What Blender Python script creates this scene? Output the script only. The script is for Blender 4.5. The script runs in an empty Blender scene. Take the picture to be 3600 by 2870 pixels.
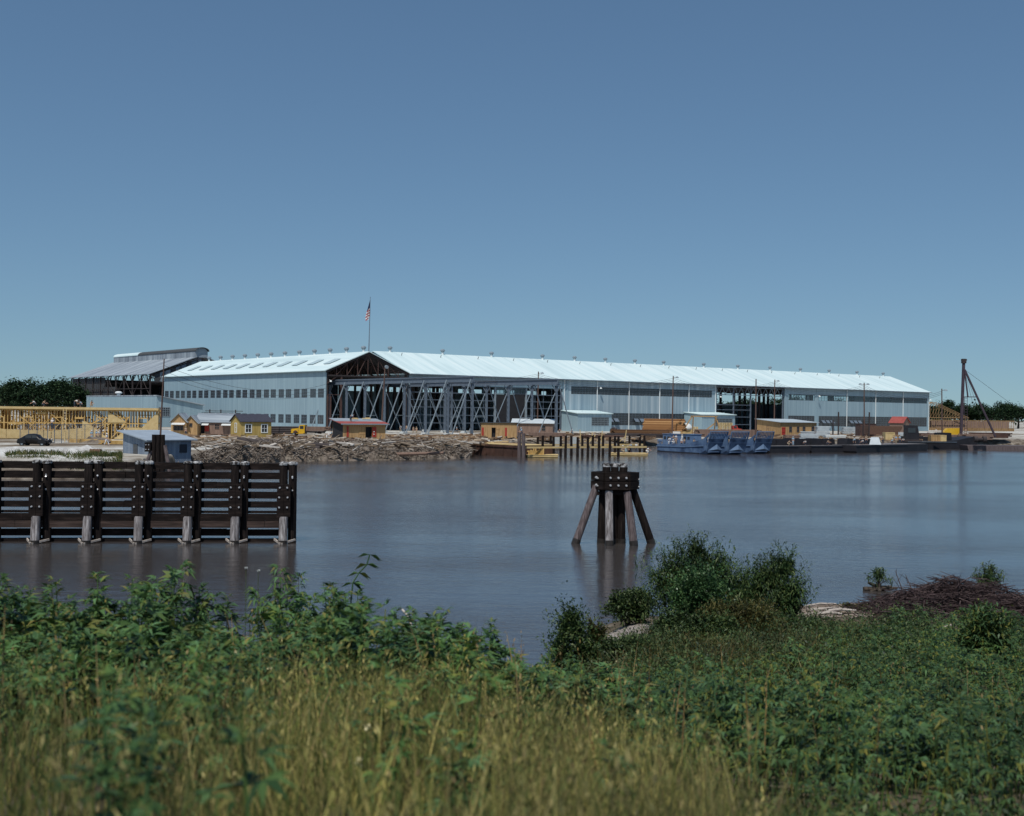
import bpy, math, random
import numpy as np
from mathutils import Vector, Matrix, noise as mnoise
random.seed(7); RNG = np.random.default_rng(7)
SC = bpy.context.scene; COL = SC.collection
R_ = math.radians
# ------------------------------------------------------------------ camera model (photo pixels 3600 x 2870)
FP = 4150.0; CAMZ = 7.3; ROLL = 0.01296; HOFF = 14.0
cr, sr = math.cos(ROLL), math.sin(ROLL)
YARD = 1.8
def ray(x, y):
    dx = x - 1800.0; dy = y - 1435.0 - HOFF
    return (dx * cr + dy * sr) / FP, (dx * sr - dy * cr) / FP
def at_z(x, y, z):
    rx, rz = ray(x, y); d = (z - CAMZ) / rz
    return Vector((rx * d, d, z))
def at_d(x, y, d):
    rx, rz = ray(x, y)
    return Vector((rx * d, d, CAMZ + rz * d))
def G(x, y): return at_z(x, y, YARD)
def Wt(x, y): return at_z(x, y, 0.0)
# ------------------------------------------------------------------ mesh builder
class MB:
    def __init__(s): s.v = []; s.f = []; s.m = []
    def add(s, vs, fs, mi=0):
        o = len(s.v); s.v.extend([tuple(p) for p in vs])
        for f in fs: s.f.append(tuple(i + o for i in f)); s.m.append(mi)
        return s
    def bx(s, x0, x1, y0, y1, z0, z1, mi=0):
        vs = [(x0,y0,z0),(x1,y0,z0),(x1,y1,z0),(x0,y1,z0),(x0,y0,z1),(x1,y0,z1),(x1,y1,z1),(x0,y1,z1)]
        return s.add(vs, [(3,2,1,0),(4,5,6,7),(0,1,5,4),(1,2,6,5),(2,3,7,6),(3,0,4,7)], mi)
    def box(s, c, size, rz=0, mi=0, tilt=None):
        hx, hy, hz = size[0]/2, size[1]/2, size[2]/2
        M = Matrix.Rotation(rz, 3, 'Z')
        if tilt: M = M @ Matrix.Rotation(tilt[0], 3, 'X') @ Matrix.Rotation(tilt[1], 3, 'Y')
        vs = [Vector(c) + M @ Vector(p) for p in ((-hx,-hy,-hz),(hx,-hy,-hz),(hx,hy,-hz),(-hx,hy,-hz),(-hx,-hy,hz),(hx,-hy,hz),(hx,hy,hz),(-hx,hy,hz))]
        return s.add(vs, [(3,2,1,0),(4,5,6,7),(0,1,5,4),(1,2,6,5),(2,3,7,6),(3,0,4,7)], mi)
    def beam(s, p0, p1, w, h, mi=0, up=(0,0,1)):
        p0 = Vector(p0); p1 = Vector(p1); d = (p1 - p0).normalized(); u = Vector(up)
        if abs(d.dot(u)) > .98: u = Vector((0,1,0))
        a = d.cross(u).normalized(); b = a.cross(d).normalized(); a *= w/2; b *= h/2
        vs = [p0-a-b,p0+a-b,p0+a+b,p0-a+b,p1-a-b,p1+a-b,p1+a+b,p1-a+b]
        return s.add(vs, [(0,1,2,3),(7,6,5,4),(4,5,1,0),(5,6,2,1),(6,7,3,2),(7,4,0,3)], mi)
    def cyl(s, p0, p1, r0, r1=None, n=8, mi=0, cap=True, wob=0):
        p0 = Vector(p0); p1 = Vector(p1); r1 = r0 if r1 is None else r1
        d = (p1 - p0).normalized(); u = Vector((0,0,1)) if abs(d.z) < .95 else Vector((1,0,0))
        a = d.cross(u).normalized(); b = a.cross(d).normalized(); vs = []
        for k in range(n):
            t = 2*math.pi*k/n; e = a*math.cos(t) + b*math.sin(t); q = 1 + wob*random.uniform(-1, 1)
            vs += [p0 + e*r0*q, p1 + e*r1*q]
        fs = [(2*k, (2*k+2) % (2*n), (2*k+3) % (2*n), 2*k+1) for k in range(n)]
        if cap: fs += [tuple(2*k for k in range(n-1, -1, -1)), tuple(2*k+1 for k in range(n))]
        return s.add(vs, fs, mi)
    def tube(s, pts, r, n=5, mi=0):
        for a, b in zip(pts[:-1], pts[1:]): s.cyl(a, b, r, r, n, mi, cap=False)
        return s
    def prism(s, poly, fn, a0, a1, mi=0):
        """poly: 2-D outline (ccw); fn(u, v, a) -> point."""
        n = len(poly)
        vs = [fn(u, v, a0) for u, v in poly] + [fn(u, v, a1) for u, v in poly]
        fs = [tuple(range(n-1, -1, -1)), tuple(range(n, 2*n))] + [(k, (k+1) % n, n + (k+1) % n, n + k) for k in range(n)]
        return s.add(vs, fs, mi)
    def slab(s, q, th, mi=0, under=None):
        """four corners of the top face, dropped by th along its normal"""
        q = [Vector(p) for p in q]; nrm = (q[1]-q[0]).cross(q[3]-q[0]).normalized()
        vs = q + [p - nrm*th for p in q]
        s.add(vs, [(0,1,2,3)], mi); k = len(s.v)-8
        s.f.append(tuple(k+i for i in (7,6,5,4))); s.m.append(mi if under is None else under)
        for f in ((0,4,5,1),(1,5,6,2),(2,6,7,3),(3,7,4,0)): s.f.append(tuple(k+i for i in f)); s.m.append(mi)
        return s
    def lathe(s, prof, c=(0,0,0), n=10, mi=0):
        vs = []
        for r, z in prof:
            for k in range(n):
                t = 2*math.pi*k/n; vs.append((c[0]+r*math.cos(t), c[1]+r*math.sin(t), c[2]+z))
        fs = []
        for j in range(len(prof)-1):
            for k in range(n): fs.append((j*n+k, j*n+(k+1) % n, (j+1)*n+(k+1) % n, (j+1)*n+k))
        fs.append(tuple(range(n-1, -1, -1))); fs.append(tuple((len(prof)-1)*n+k for k in range(n)))
        return s.add(vs, fs, mi)
    def panels(s, u0, u1, z0, z1, holes, fn, mi=0):
        """rectangle u0..u1 x z0..z1 minus holes (a,b,c,d), as boxes through fn(ua,ub,za,zb)"""
        us = sorted({u0, u1, *[h[0] for h in holes], *[h[1] for h in holes]})
        for ua, ub in zip(us[:-1], us[1:]):
            if ub <= u0 or ua >= u1: continue
            cut = sorted([(h[2], h[3]) for h in holes if h[0] < ub - 1e-6 and h[1] > ua + 1e-6]); z = z0
            for c, d in cut:
                if c > z + 1e-6: fn(ua, ub, z, c)
                z = max(z, d)
            if z1 > z + 1e-6: fn(ua, ub, z, z1)
    def build(s, name, mats, parent=None, loc=None, rz=0, smooth=False):
        me = bpy.data.meshes.new(name); me.from_pydata(s.v, [], s.f); me.update()
        if not isinstance(mats, (list, tuple)): mats = [mats]
        for m in mats: me.materials.append(m)
        if len(mats) > 1: me.polygons.foreach_set('material_index', s.m)
        if smooth: me.polygons.foreach_set('use_smooth', [True]*len(me.polygons))
        o = bpy.data.objects.new(name, me); COL.objects.link(o)
        if parent is not None: o.parent = parent
        if loc is not None: o.location = loc
        if rz: o.rotation_euler = (0, 0, rz)
        return o
def np_mesh(name, verts, faces, mat, parent=None, loc=None, smooth=False):
    """verts (n,3), faces (m,4) or (m,3) numpy"""
    me = bpy.data.meshes.new(name); k = faces.shape[1]; nf = len(faces)
    me.vertices.add(len(verts)); me.vertices.foreach_set('co', np.asarray(verts, np.float32).ravel())
    me.loops.add(nf*k); me.loops.foreach_set('vertex_index', np.asarray(faces, np.int32).ravel())
    me.polygons.add(nf); me.polygons.foreach_set('loop_start', np.arange(0, nf*k, k, dtype=np.int32))
    me.update(calc_edges=True)
    if smooth: me.polygons.foreach_set('use_smooth', np.ones(nf, bool))
    me.materials.append(mat)
    o = bpy.data.objects.new(name, me); COL.objects.link(o)
    if parent is not None: o.parent = parent
    if loc is not None: o.location = loc
    return o
def tag(o, label=None, cat=None, group=None, kind=None):
    if label: o['label'] = label
    if cat: o['category'] = cat
    if group: o['group'] = group
    if kind: o['kind'] = kind
    return o
def thing(name, label, cat, loc=(0,0,0), rz=0, group=None):
    o = bpy.data.objects.new(name, None); COL.objects.link(o); o.empty_display_size = .3
    o.location = loc; o.rotation_euler = (0, 0, rz)
    return tag(o, label, cat, group)
KIDS = {}
def kids(o): return [c for c in COL.objects if c.parent == o]
def dup(root, label=None, loc=None, rz=None, scale=None, group=None):
    def cp(o, par):
        c = o.copy(); COL.objects.link(c)
        if par is not None: c.parent = par
        for k in list(o.children): cp(k, c)
        return c
    r = cp(root, None)
    if label: r['label'] = label
    if group: r['group'] = group
    if loc is not None: r.location = loc
    if rz is not None: r.rotation_euler = (0, 0, rz)
    if scale is not None: r.scale = (scale,)*3 if not isinstance(scale, (tuple, list)) else scale
    return r
# ------------------------------------------------------------------ materials
def nodes_of(name):
    m = bpy.data.materials.new(name); m.use_nodes = True; nt = m.node_tree
    for n in list(nt.nodes): nt.nodes.remove(n)
    out = nt.nodes.new('ShaderNodeOutputMaterial'); return m, nt, out
def N(nt, t, **kw):
    n = nt.nodes.new(t)
    for k, v in kw.items():
        if k in n.inputs.keys() if hasattr(n.inputs, 'keys') else False: n.inputs[k].default_value = v
        else: setattr(n, k, v)
    return n
def ramp(nt, stops, interp='LINEAR'):
    r = nt.nodes.new('ShaderNodeValToRGB'); cr_ = r.color_ramp; cr_.interpolation = interp
    while len(cr_.elements) > 1: cr_.elements.remove(cr_.elements[-1])
    cr_.elements[0].position = stops[0][0]; cr_.elements[0].color = (*stops[0][1], 1)
    for p, c in stops[1:]:
        e = cr_.elements.new(p); e.color = (*c, 1)
    return r
def mat(name, cols, scale=3, stretch=(1,1,1), rough=.8, metal=0, bump=0, spec=.3, detail=5, lo=.3, hi=.7, coord='Object', wave=None, island=False, pos=None):
    """cols: one colour or a list blended along a noise"""
    m, nt, out = nodes_of(name)
    b = N(nt, 'ShaderNodeBsdfPrincipled'); b.inputs['Roughness'].default_value = rough; b.inputs['Metallic'].default_value = metal
    b.inputs['Specular IOR Level'].default_value = spec
    nt.links.new(b.outputs[0], out.inputs[0])
    if isinstance(cols[0], (int, float)): cols = [tuple(c*.85 for c in cols), cols]
    tc = N(nt, 'ShaderNodeTexCoord'); mp = N(nt, 'ShaderNodeMapping'); mp.inputs['Scale'].default_value = stretch
    nt.links.new(tc.outputs[coord], mp.inputs[0])
    nz = N(nt, 'ShaderNodeTexNoise'); nz.inputs['Scale'].default_value = scale; nz.inputs['Detail'].default_value = detail; nz.inputs['Roughness'].default_value = .6
    nt.links.new(mp.outputs[0], nz.inputs['Vector'])
    fac = nz.outputs['Fac']
    if island:
        g = N(nt, 'ShaderNodeNewGeometry'); mx = N(nt, 'ShaderNodeMix'); mx.inputs[0].default_value = .75
        nt.links.new(nz.outputs['Fac'], mx.inputs[2]); nt.links.new(g.outputs['Random Per Island'], mx.inputs[3]); fac = mx.outputs[0]; lo, hi = .1, .9
    n = len(cols); rp = ramp(nt, [(pos[i] if pos else lo + (hi-lo)*i/max(1, n-1), cols[i]) for i in range(n)])
    nt.links.new(fac, rp.inputs[0]); nt.links.new(rp.outputs[0], b.inputs['Base Color'])
    if wave:   # corrugation / boards: (axis, scale, strength)
        w = N(nt, 'ShaderNodeTexWave'); w.wave_type = 'BANDS'; w.bands_direction = wave[0]; w.inputs['Scale'].default_value = wave[1]
        nt.links.new(tc.outputs[coord], w.inputs['Vector'])
        bp = N(nt, 'ShaderNodeBump'); bp.inputs['Strength'].default_value = wave[2]; bp.inputs['Distance'].default_value = .05
        nt.links.new(w.outputs['Fac'], bp.inputs['Height']); nt.links.new(bp.outputs[0], b.inputs['Normal'])
    elif bump:
        bp = N(nt, 'ShaderNodeBump'); bp.inputs['Strength'].default_value = bump; bp.inputs['Distance'].default_value = .05
        nt.links.new(nz.outputs['Fac'], bp.inputs['Height']); nt.links.new(bp.outputs[0], b.inputs['Normal'])
    return m
def leafmat(name, cols, rough=.55, trans=.3, spec=.35, patch=.55):
    m, nt, out = nodes_of(name)
    b = N(nt, 'ShaderNodeBsdfPrincipled'); b.inputs['Roughness'].default_value = rough; b.inputs['Specular IOR Level'].default_value = spec
    t = N(nt, 'ShaderNodeBsdfTranslucent'); mx = N(nt, 'ShaderNodeMixShader'); mx.inputs[0].default_value = trans
    g = N(nt, 'ShaderNodeNewGeometry'); n = len(cols)
    rp = ramp(nt, [(i/max(1, n-1), cols[i]) for i in range(n)])
    nt.links.new(g.outputs['Random Per Island'], rp.inputs[0])
    # slow noise varies the growth in tone; bright end also paints in sunlit highlights
    tc = N(nt, 'ShaderNodeTexCoord'); nz = N(nt, 'ShaderNodeTexNoise'); nz.inputs['Scale'].default_value = patch; nz.inputs['Detail'].default_value = 3; nt.links.new(tc.outputs['Object'], nz.inputs['Vector'])
    pr = ramp(nt, [(.32,(.62,.64,.62)),(.5,(1.2,1.2,1.12)),(.68,(1.6,1.58,1.2))]); nt.links.new(nz.outputs['Fac'], pr.inputs[0])
    ml = N(nt, 'ShaderNodeMix', data_type='RGBA', blend_type='MULTIPLY'); ml.inputs[0].default_value = 1; nt.links.new(rp.outputs[0], ml.inputs[6]); nt.links.new(pr.outputs[0], ml.inputs[7])
    nt.links.new(ml.outputs[2], b.inputs['Base Color']); nt.links.new(ml.outputs[2], t.inputs['Color'])
    nt.links.new(b.outputs[0], mx.inputs[1]); nt.links.new(t.outputs[0], mx.inputs[2]); nt.links.new(mx.outputs[0], out.inputs[0])
    return m
M = {}
M['galv'] = mat('galvanised_wall', [(.225,.325,.385),(.275,.385,.44),(.32,.435,.485)], scale=.35, stretch=(4,4,.12), rough=.5, metal=.0, spec=.4, lo=.32, hi=.68, wave=('DIAGONAL',3,.25))
M['galv_patch'] = mat('galvanised_sheets', [(.225,.31,.375),(.29,.385,.44),(.43,.51,.55)], scale=.3, stretch=(2.2,2.2,.05), rough=.45, spec=.5, lo=.35, hi=.66, detail=2)
M['roof'] = mat('bright_roof_sheet', [(.47,.60,.62),(.585,.72,.735),(.68,.78,.78)], scale=.5, stretch=(1,.07,.07), rough=.6, spec=.3, lo=.28, hi=.72, detail=8)
M['roof_old'] = mat('weathered_roof', [(.11,.13,.16),(.25,.29,.33),(.42,.47,.50)], scale=.4, stretch=(.18,2.2,.18), rough=.7, lo=.3, hi=.7)
M['roof_dark'] = mat('dark_roofing', [(.05,.055,.06),(.08,.085,.09)], scale=2, rough=.85)
M['dark_steel'] = mat('primer_steel', [(.035,.028,.030),(.06,.048,.046)], scale=1, rough=.7)  # plain dark tone for trusses, pipes, wires and machinery
M['rust_steel'] = mat('red_primer_steel', [(.07,.040,.036),(.11,.065,.055)], scale=1, rough=.75)
M['grey_steel'] = mat('grey_painted_steel', [(.105,.135,.175),(.15,.185,.23)], scale=1, rough=.5, spec=.3)
M['light_steel'] = mat('light_steel', [(.19,.235,.275),(.27,.32,.355)], scale=1, rough=.5)
M['white'] = mat('white_paint', [(.70,.74,.74),(.8,.82,.81)], scale=1, rough=.5)
M['darkint'] = mat('dark_interior', [(.018,.018,.021),(.028,.028,.031)], scale=1, rough=.9)  # shade of hut interiors put into the colour; also the dark sliding door
M['conc'] = mat('concrete', [(.33,.36,.37),(.45,.47,.46)], scale=2, rough=.9)
M['yellowwood'] = mat('fresh_yellow_timber', [(.36,.21,.065),(.56,.36,.125),(.68,.48,.21)], scale=1.5, stretch=(1,1,.5), rough=.8)
M['palewood'] = mat('pale_timber', [(.50,.36,.16),(.64,.49,.25)], scale=1.5, rough=.8)
M['tanwood'] = mat('tan_boards', [(.25,.145,.065),(.40,.25,.115),(.52,.35,.18)], scale=2, stretch=(3.5,3.5,.2), rough=.85)
M['yellowpaint'] = mat('yellow_board_paint', [(.33,.235,.07),(.45,.325,.105),(.53,.40,.15)], scale=1.2, stretch=(3,3,.25), rough=.8, wave=('DIAGONAL',2.2,.5))
M['brownwood'] = mat('brown_boards', [(.16,.105,.085),(.26,.175,.135)], scale=1.2, stretch=(3,3,.3), rough=.9)
M['ochre'] = mat('ochre_lumber', [(.20,.09,.035),(.36,.19,.075),(.52,.31,.14)], scale=2, stretch=(.3,3,3), rough=.85, island=True)
M['creosote'] = mat('creosoted_timber', [(.007,.005,.005),(.015,.011,.010),(.045,.031,.027)], scale=2.2, stretch=(.6,.6,3), rough=.85, spec=.12, bump=.4, lo=.25, hi=.8)
M['creosote_v'] = mat('creosoted_pile', [(.007,.005,.005),(.016,.012,.011),(.050,.037,.032)], scale=3, stretch=(3,3,.4), rough=.85, spec=.12, bump=.4, lo=.25, hi=.8)
M['wale'] = mat('weathered_brown_wale', [(.018,.012,.010),(.045,.029,.024),(.085,.058,.048)], scale=2, stretch=(.35,3,4), rough=.8, bump=.4)
M['weathered'] = mat('weathered_pile', [(.055,.045,.045),(.24,.22,.22),(.52,.50,.50)], scale=2.4, stretch=(5,5,.35), rough=.85, bump=.5, lo=.3, hi=.72)
M['pilegrey'] = mat('silvered_pile', [(.045,.034,.036),(.115,.09,.09),(.22,.185,.185)], scale=2.6, stretch=(5,5,.4), rough=.85, bump=.5, lo=.3, hi=.72)
M['guano'] = mat('droppings_white', [(.03,.026,.025),(.30,.30,.30),(.7,.7,.7)], scale=5, rough=.9, pos=[.45,.53,.72])
M['bolt'] = mat('galvanised_bolt', [(.45,.46,.48),(.55,.56,.58)], rough=.4, metal=.3)
M['waterline'] = mat('wet_pile_foot', [(.02,.017,.015),(.04,.034,.03)], scale=4, rough=.4)
M['rust'] = mat('rusty_hull', [(.045,.025,.02),(.075,.04,.03),(.11,.06,.045)], scale=.7, rough=.75, detail=7)
M['blackhull'] = mat('black_hull', [(.014,.014,.018),(.026,.025,.03)], scale=.8, rough=.55)
M['navyblue'] = mat('blue_grey_navy_paint', [(.04,.07,.135),(.08,.135,.24),(.125,.195,.31)], scale=.5, lo=.38, hi=.62, rough=.5, spec=.4)
M['navylight'] = mat('light_blue_grey_paint', [(.105,.165,.27),(.16,.24,.37)], scale=.9, rough=.45, spec=.4)
M['navydark'] = mat('dark_waterline_paint', [(.02,.025,.035),(.03,.035,.05)], scale=.6, rough=.5)
M['redroof'] = mat('red_roofing', [(.26,.055,.05),(.33,.085,.07)], scale=1, rough=.85)
M['red'] = mat('red_paint', [(.32,.035,.025),(.40,.05,.035)], scale=1, rough=.6)
M['tar'] = mat('tar_paper', [(.018,.018,.022),(.03,.03,.034)], scale=2, rough=.85)
M['glass'] = mat('dark_window_glass', [(.025,.03,.036),(.05,.058,.066)], scale=.4, rough=.12, spec=.6)
M['yellow'] = mat('yellow_vehicle_paint', [(.62,.36,.02),(.70,.43,.03)], scale=1, rough=.35, spec=.5)
M['black'] = mat('black_paint', [(.008,.008,.010),(.013,.013,.015)], rough=.3, spec=.35)
M['rubber'] = mat('rubber', [(.015,.015,.016),(.025,.025,.026)], rough=.9)
M['chrome'] = mat('bright_metal', [(.16,.16,.17),(.22,.22,.23)], rough=.35, metal=.3)
M['pole'] = mat('pole_timber', [(.09,.055,.045),(.14,.09,.075)], scale=2, stretch=(3,3,.2), rough=.9)
M['sheet'] = mat('stacked_steel_sheet', [(.42,.47,.50),(.55,.60,.62)], scale=.8, rough=.5)
M['skin'] = mat('skin', [(.42,.24,.17),(.50,.30,.22)], rough=.6)
M['skin_dark'] = mat('dark_skin', [(.10,.055,.04),(.14,.08,.06)], rough=.6)
M['hair'] = mat('dark_hair', [(.02,.014,.01),(.035,.025,.02)], rough=.7)
M['shirt_white'] = mat('white_cotton', [(.62,.64,.64),(.74,.75,.74)], rough=.9)
M['shirt_blue'] = mat('light_blue_cotton', [(.26,.38,.48),(.33,.46,.55)], rough=.9)
M['shirt_tan'] = mat('tan_cotton', [(.36,.26,.18),(.43,.32,.22)], rough=.9)
M['denim'] = mat('dark_denim', [(.03,.04,.065),(.045,.06,.09)], rough=.9)
M['khaki'] = mat('khaki_cotton', [(.30,.25,.17),(.38,.31,.22)], rough=.9)
M['flag_red'] = mat('flag_red', [(.38,.03,.045),(.45,.045,.06)], rough=.9)
M['flag_blue'] = mat('flag_blue', [(.02,.025,.085),(.03,.035,.11)], rough=.9)
M['canvas'] = mat('pale_canvas', [(.55,.57,.56),(.68,.69,.67)], rough=.9)
M['bark'] = mat('bark', [(.05,.04,.03),(.09,.07,.055)], scale=4, stretch=(4,4,.5), rough=.9, bump=.4)
M['stick'] = mat('dead_twig', [(.022,.013,.014),(.048,.031,.032),(.10,.072,.07)], scale=2, rough=.9, island=True)
M['drift'] = mat('bleached_driftwood', [(.26,.22,.19),(.42,.37,.33),(.55,.50,.45)], scale=3, stretch=(.5,3,3), rough=.9, bump=.3)
M['litter'] = mat('scrap_wood', [(.05,.032,.024),(.12,.075,.05),(.24,.15,.085),(.36,.25,.15),(.55,.52,.47)], scale=2, rough=.9, island=True)
M['lf_rag'] = leafmat('ragweed_leaf', [(.016,.040,.014),(.032,.075,.024),(.060,.125,.050),(.095,.185,.085),(.065,.125,.040),(.040,.085,.026),(.075,.13,.040),(.055,.10,.032),(.125,.15,.040),(.17,.145,.05)], rough=.5, trans=.2, spec=.25)
M['lf_rag2'] = leafmat('ragweed_leaf_deep', [(.012,.030,.011),(.026,.058,.021),(.050,.100,.042),(.075,.140,.068),(.050,.090,.028),(.028,.062,.021),(.095,.12,.03),(.15,.14,.035)], rough=.5, trans=.2, spec=.25)
M['lf_willow'] = leafmat('willow_leaf', [(.014,.036,.013),(.03,.064,.021),(.055,.095,.03),(.10,.13,.045)], trans=.3)
M['lf_light'] = leafmat('light_green_leaf', [(.020,.055,.020),(.042,.095,.035),(.10,.17,.075)], trans=.25, rough=.4)
M['lf_olive'] = leafmat('olive_weed_leaf', [(.022,.030,.009),(.045,.052,.015),(.075,.075,.022),(.15,.12,.045)], trans=.3)
M['lf_dark'] = leafmat('dark_bush_leaf', [(.012,.03,.012),(.026,.052,.018),(.05,.082,.028),(.085,.11,.04)], trans=.2)
M['lf_tree'] = leafmat('far_tree_leaf', [(.008,.020,.012),(.014,.030,.017),(.022,.042,.022),(.032,.055,.026)], trans=.15, rough=.7, spec=.1)
M['grass_dry'] = leafmat('dry_grass', [(.07,.11,.035),(.18,.185,.06),(.31,.27,.10),(.48,.41,.18),(.15,.10,.05),(.10,.145,.045),(.24,.23,.08),(.08,.075,.035)], trans=.35, spec=.2)
M['grass_green'] = leafmat('green_grass', [(.03,.065,.02),(.06,.105,.032),(.105,.14,.045),(.19,.165,.06)], trans=.35, spec=.2)
M['flower'] = mat('pale_flower', [(.62,.55,.30),(.72,.66,.42)], rough=.8)
def see_glass():
    m, nt, out = nodes_of('clear_window_glass')
    t = N(nt, 'ShaderNodeBsdfTransparent'); t.inputs[0].default_value = (.78,.82,.84,1)
    g = N(nt, 'ShaderNodeBsdfGlossy'); g.inputs['Roughness'].default_value = .1; g.inputs[0].default_value = (.8,.85,.9,1)
    mx = N(nt, 'ShaderNodeMixShader'); mx.inputs[0].default_value = .08
    nt.links.new(t.outputs[0], mx.inputs[1]); nt.links.new(g.outputs[0], mx.inputs[2]); nt.links.new(mx.outputs[0], out.inputs[0])
    return m
M['clear'] = see_glass()
def mesh_glass():
    m, nt, out = nodes_of('woven_wire')
    t = N(nt, 'ShaderNodeBsdfTransparent'); d = N(nt, 'ShaderNodeBsdfDiffuse'); d.inputs[0].default_value = (.30,.33,.36,1)
    tc = N(nt, 'ShaderNodeTexCoord'); w1 = N(nt, 'ShaderNodeTexWave'); w2 = N(nt, 'ShaderNodeTexWave')
    mp1 = N(nt, 'ShaderNodeMapping'); mp1.inputs['Rotation'].default_value = (0, R_(45), 0); mp2 = N(nt, 'ShaderNodeMapping'); mp2.inputs['Rotation'].default_value = (0, R_(-45), 0)
    for mp, w in ((mp1, w1), (mp2, w2)):
        w.inputs['Scale'].default_value = 5; nt.links.new(tc.outputs['Object'], mp.inputs[0]); nt.links.new(mp.outputs[0], w.inputs['Vector'])
    mxm = N(nt, 'ShaderNodeMath', operation='MAXIMUM'); nt.links.new(w1.outputs['Fac'], mxm.inputs[0]); nt.links.new(w2.outputs['Fac'], mxm.inputs[1])
    gt = N(nt, 'ShaderNodeMath', operation='GREATER_THAN'); gt.inputs[1].default_value = .982; nt.links.new(mxm.outputs[0], gt.inputs[0])
    mx = N(nt, 'ShaderNodeMixShader'); nt.links.new(gt.outputs[0], mx.inputs[0]); nt.links.new(t.outputs[0], mx.inputs[1]); nt.links.new(d.outputs[0], mx.inputs[2]); nt.links.new(mx.outputs[0], out.inputs[0])
    return m
M['wire'] = mesh_glass()
# ================================================================== SETTING
def lerp_prof(p, d):
    if d <= p[0][0]: return p[0][1]
    for (a, za), (b, zb) in zip(p[:-1], p[1:]):
        if d <= b:
            t = (d-a)/(b-a); return za + (zb-za)*t
    return p[-1][1]
PL = [(-12,5.7),(4,5.3),(10,4.35),(17,3.15),(22,1.3),(27,-.7),(60,-2.2)]
PR = [(-12,5.4),(5,4.95),(10,3.8),(16,2.65),(24,1.55),(32,.85),(40,.4),(44,-.25),(50,-1),(70,-2.5)]
def sst(a, b, x):
    t = min(1, max(0, (x-a)/(b-a))); return t*t*(3-2*t)
def near_z(X, Y):
    l = lerp_prof(PL, Y); yy = Y - max(0, X-6)*.42*sst(25, 40, Y)
    r = lerp_prof(PR, yy)
    w = sst(-2.5 + .06*Y, 2.2 + .06*Y, X)
    z = l + (r-l)*w
    # small sandy spit under the willow bushes
    z += .18*math.exp(-((X-4.4)/1.8)**2 - ((Y-35)/2.5)**2)
    return z + .10*mnoise.noise(Vector((X*.35, Y*.35, 1.7))) + .03*mnoise.noise(Vector((X*1.5, Y*1.5, 4)))
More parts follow.
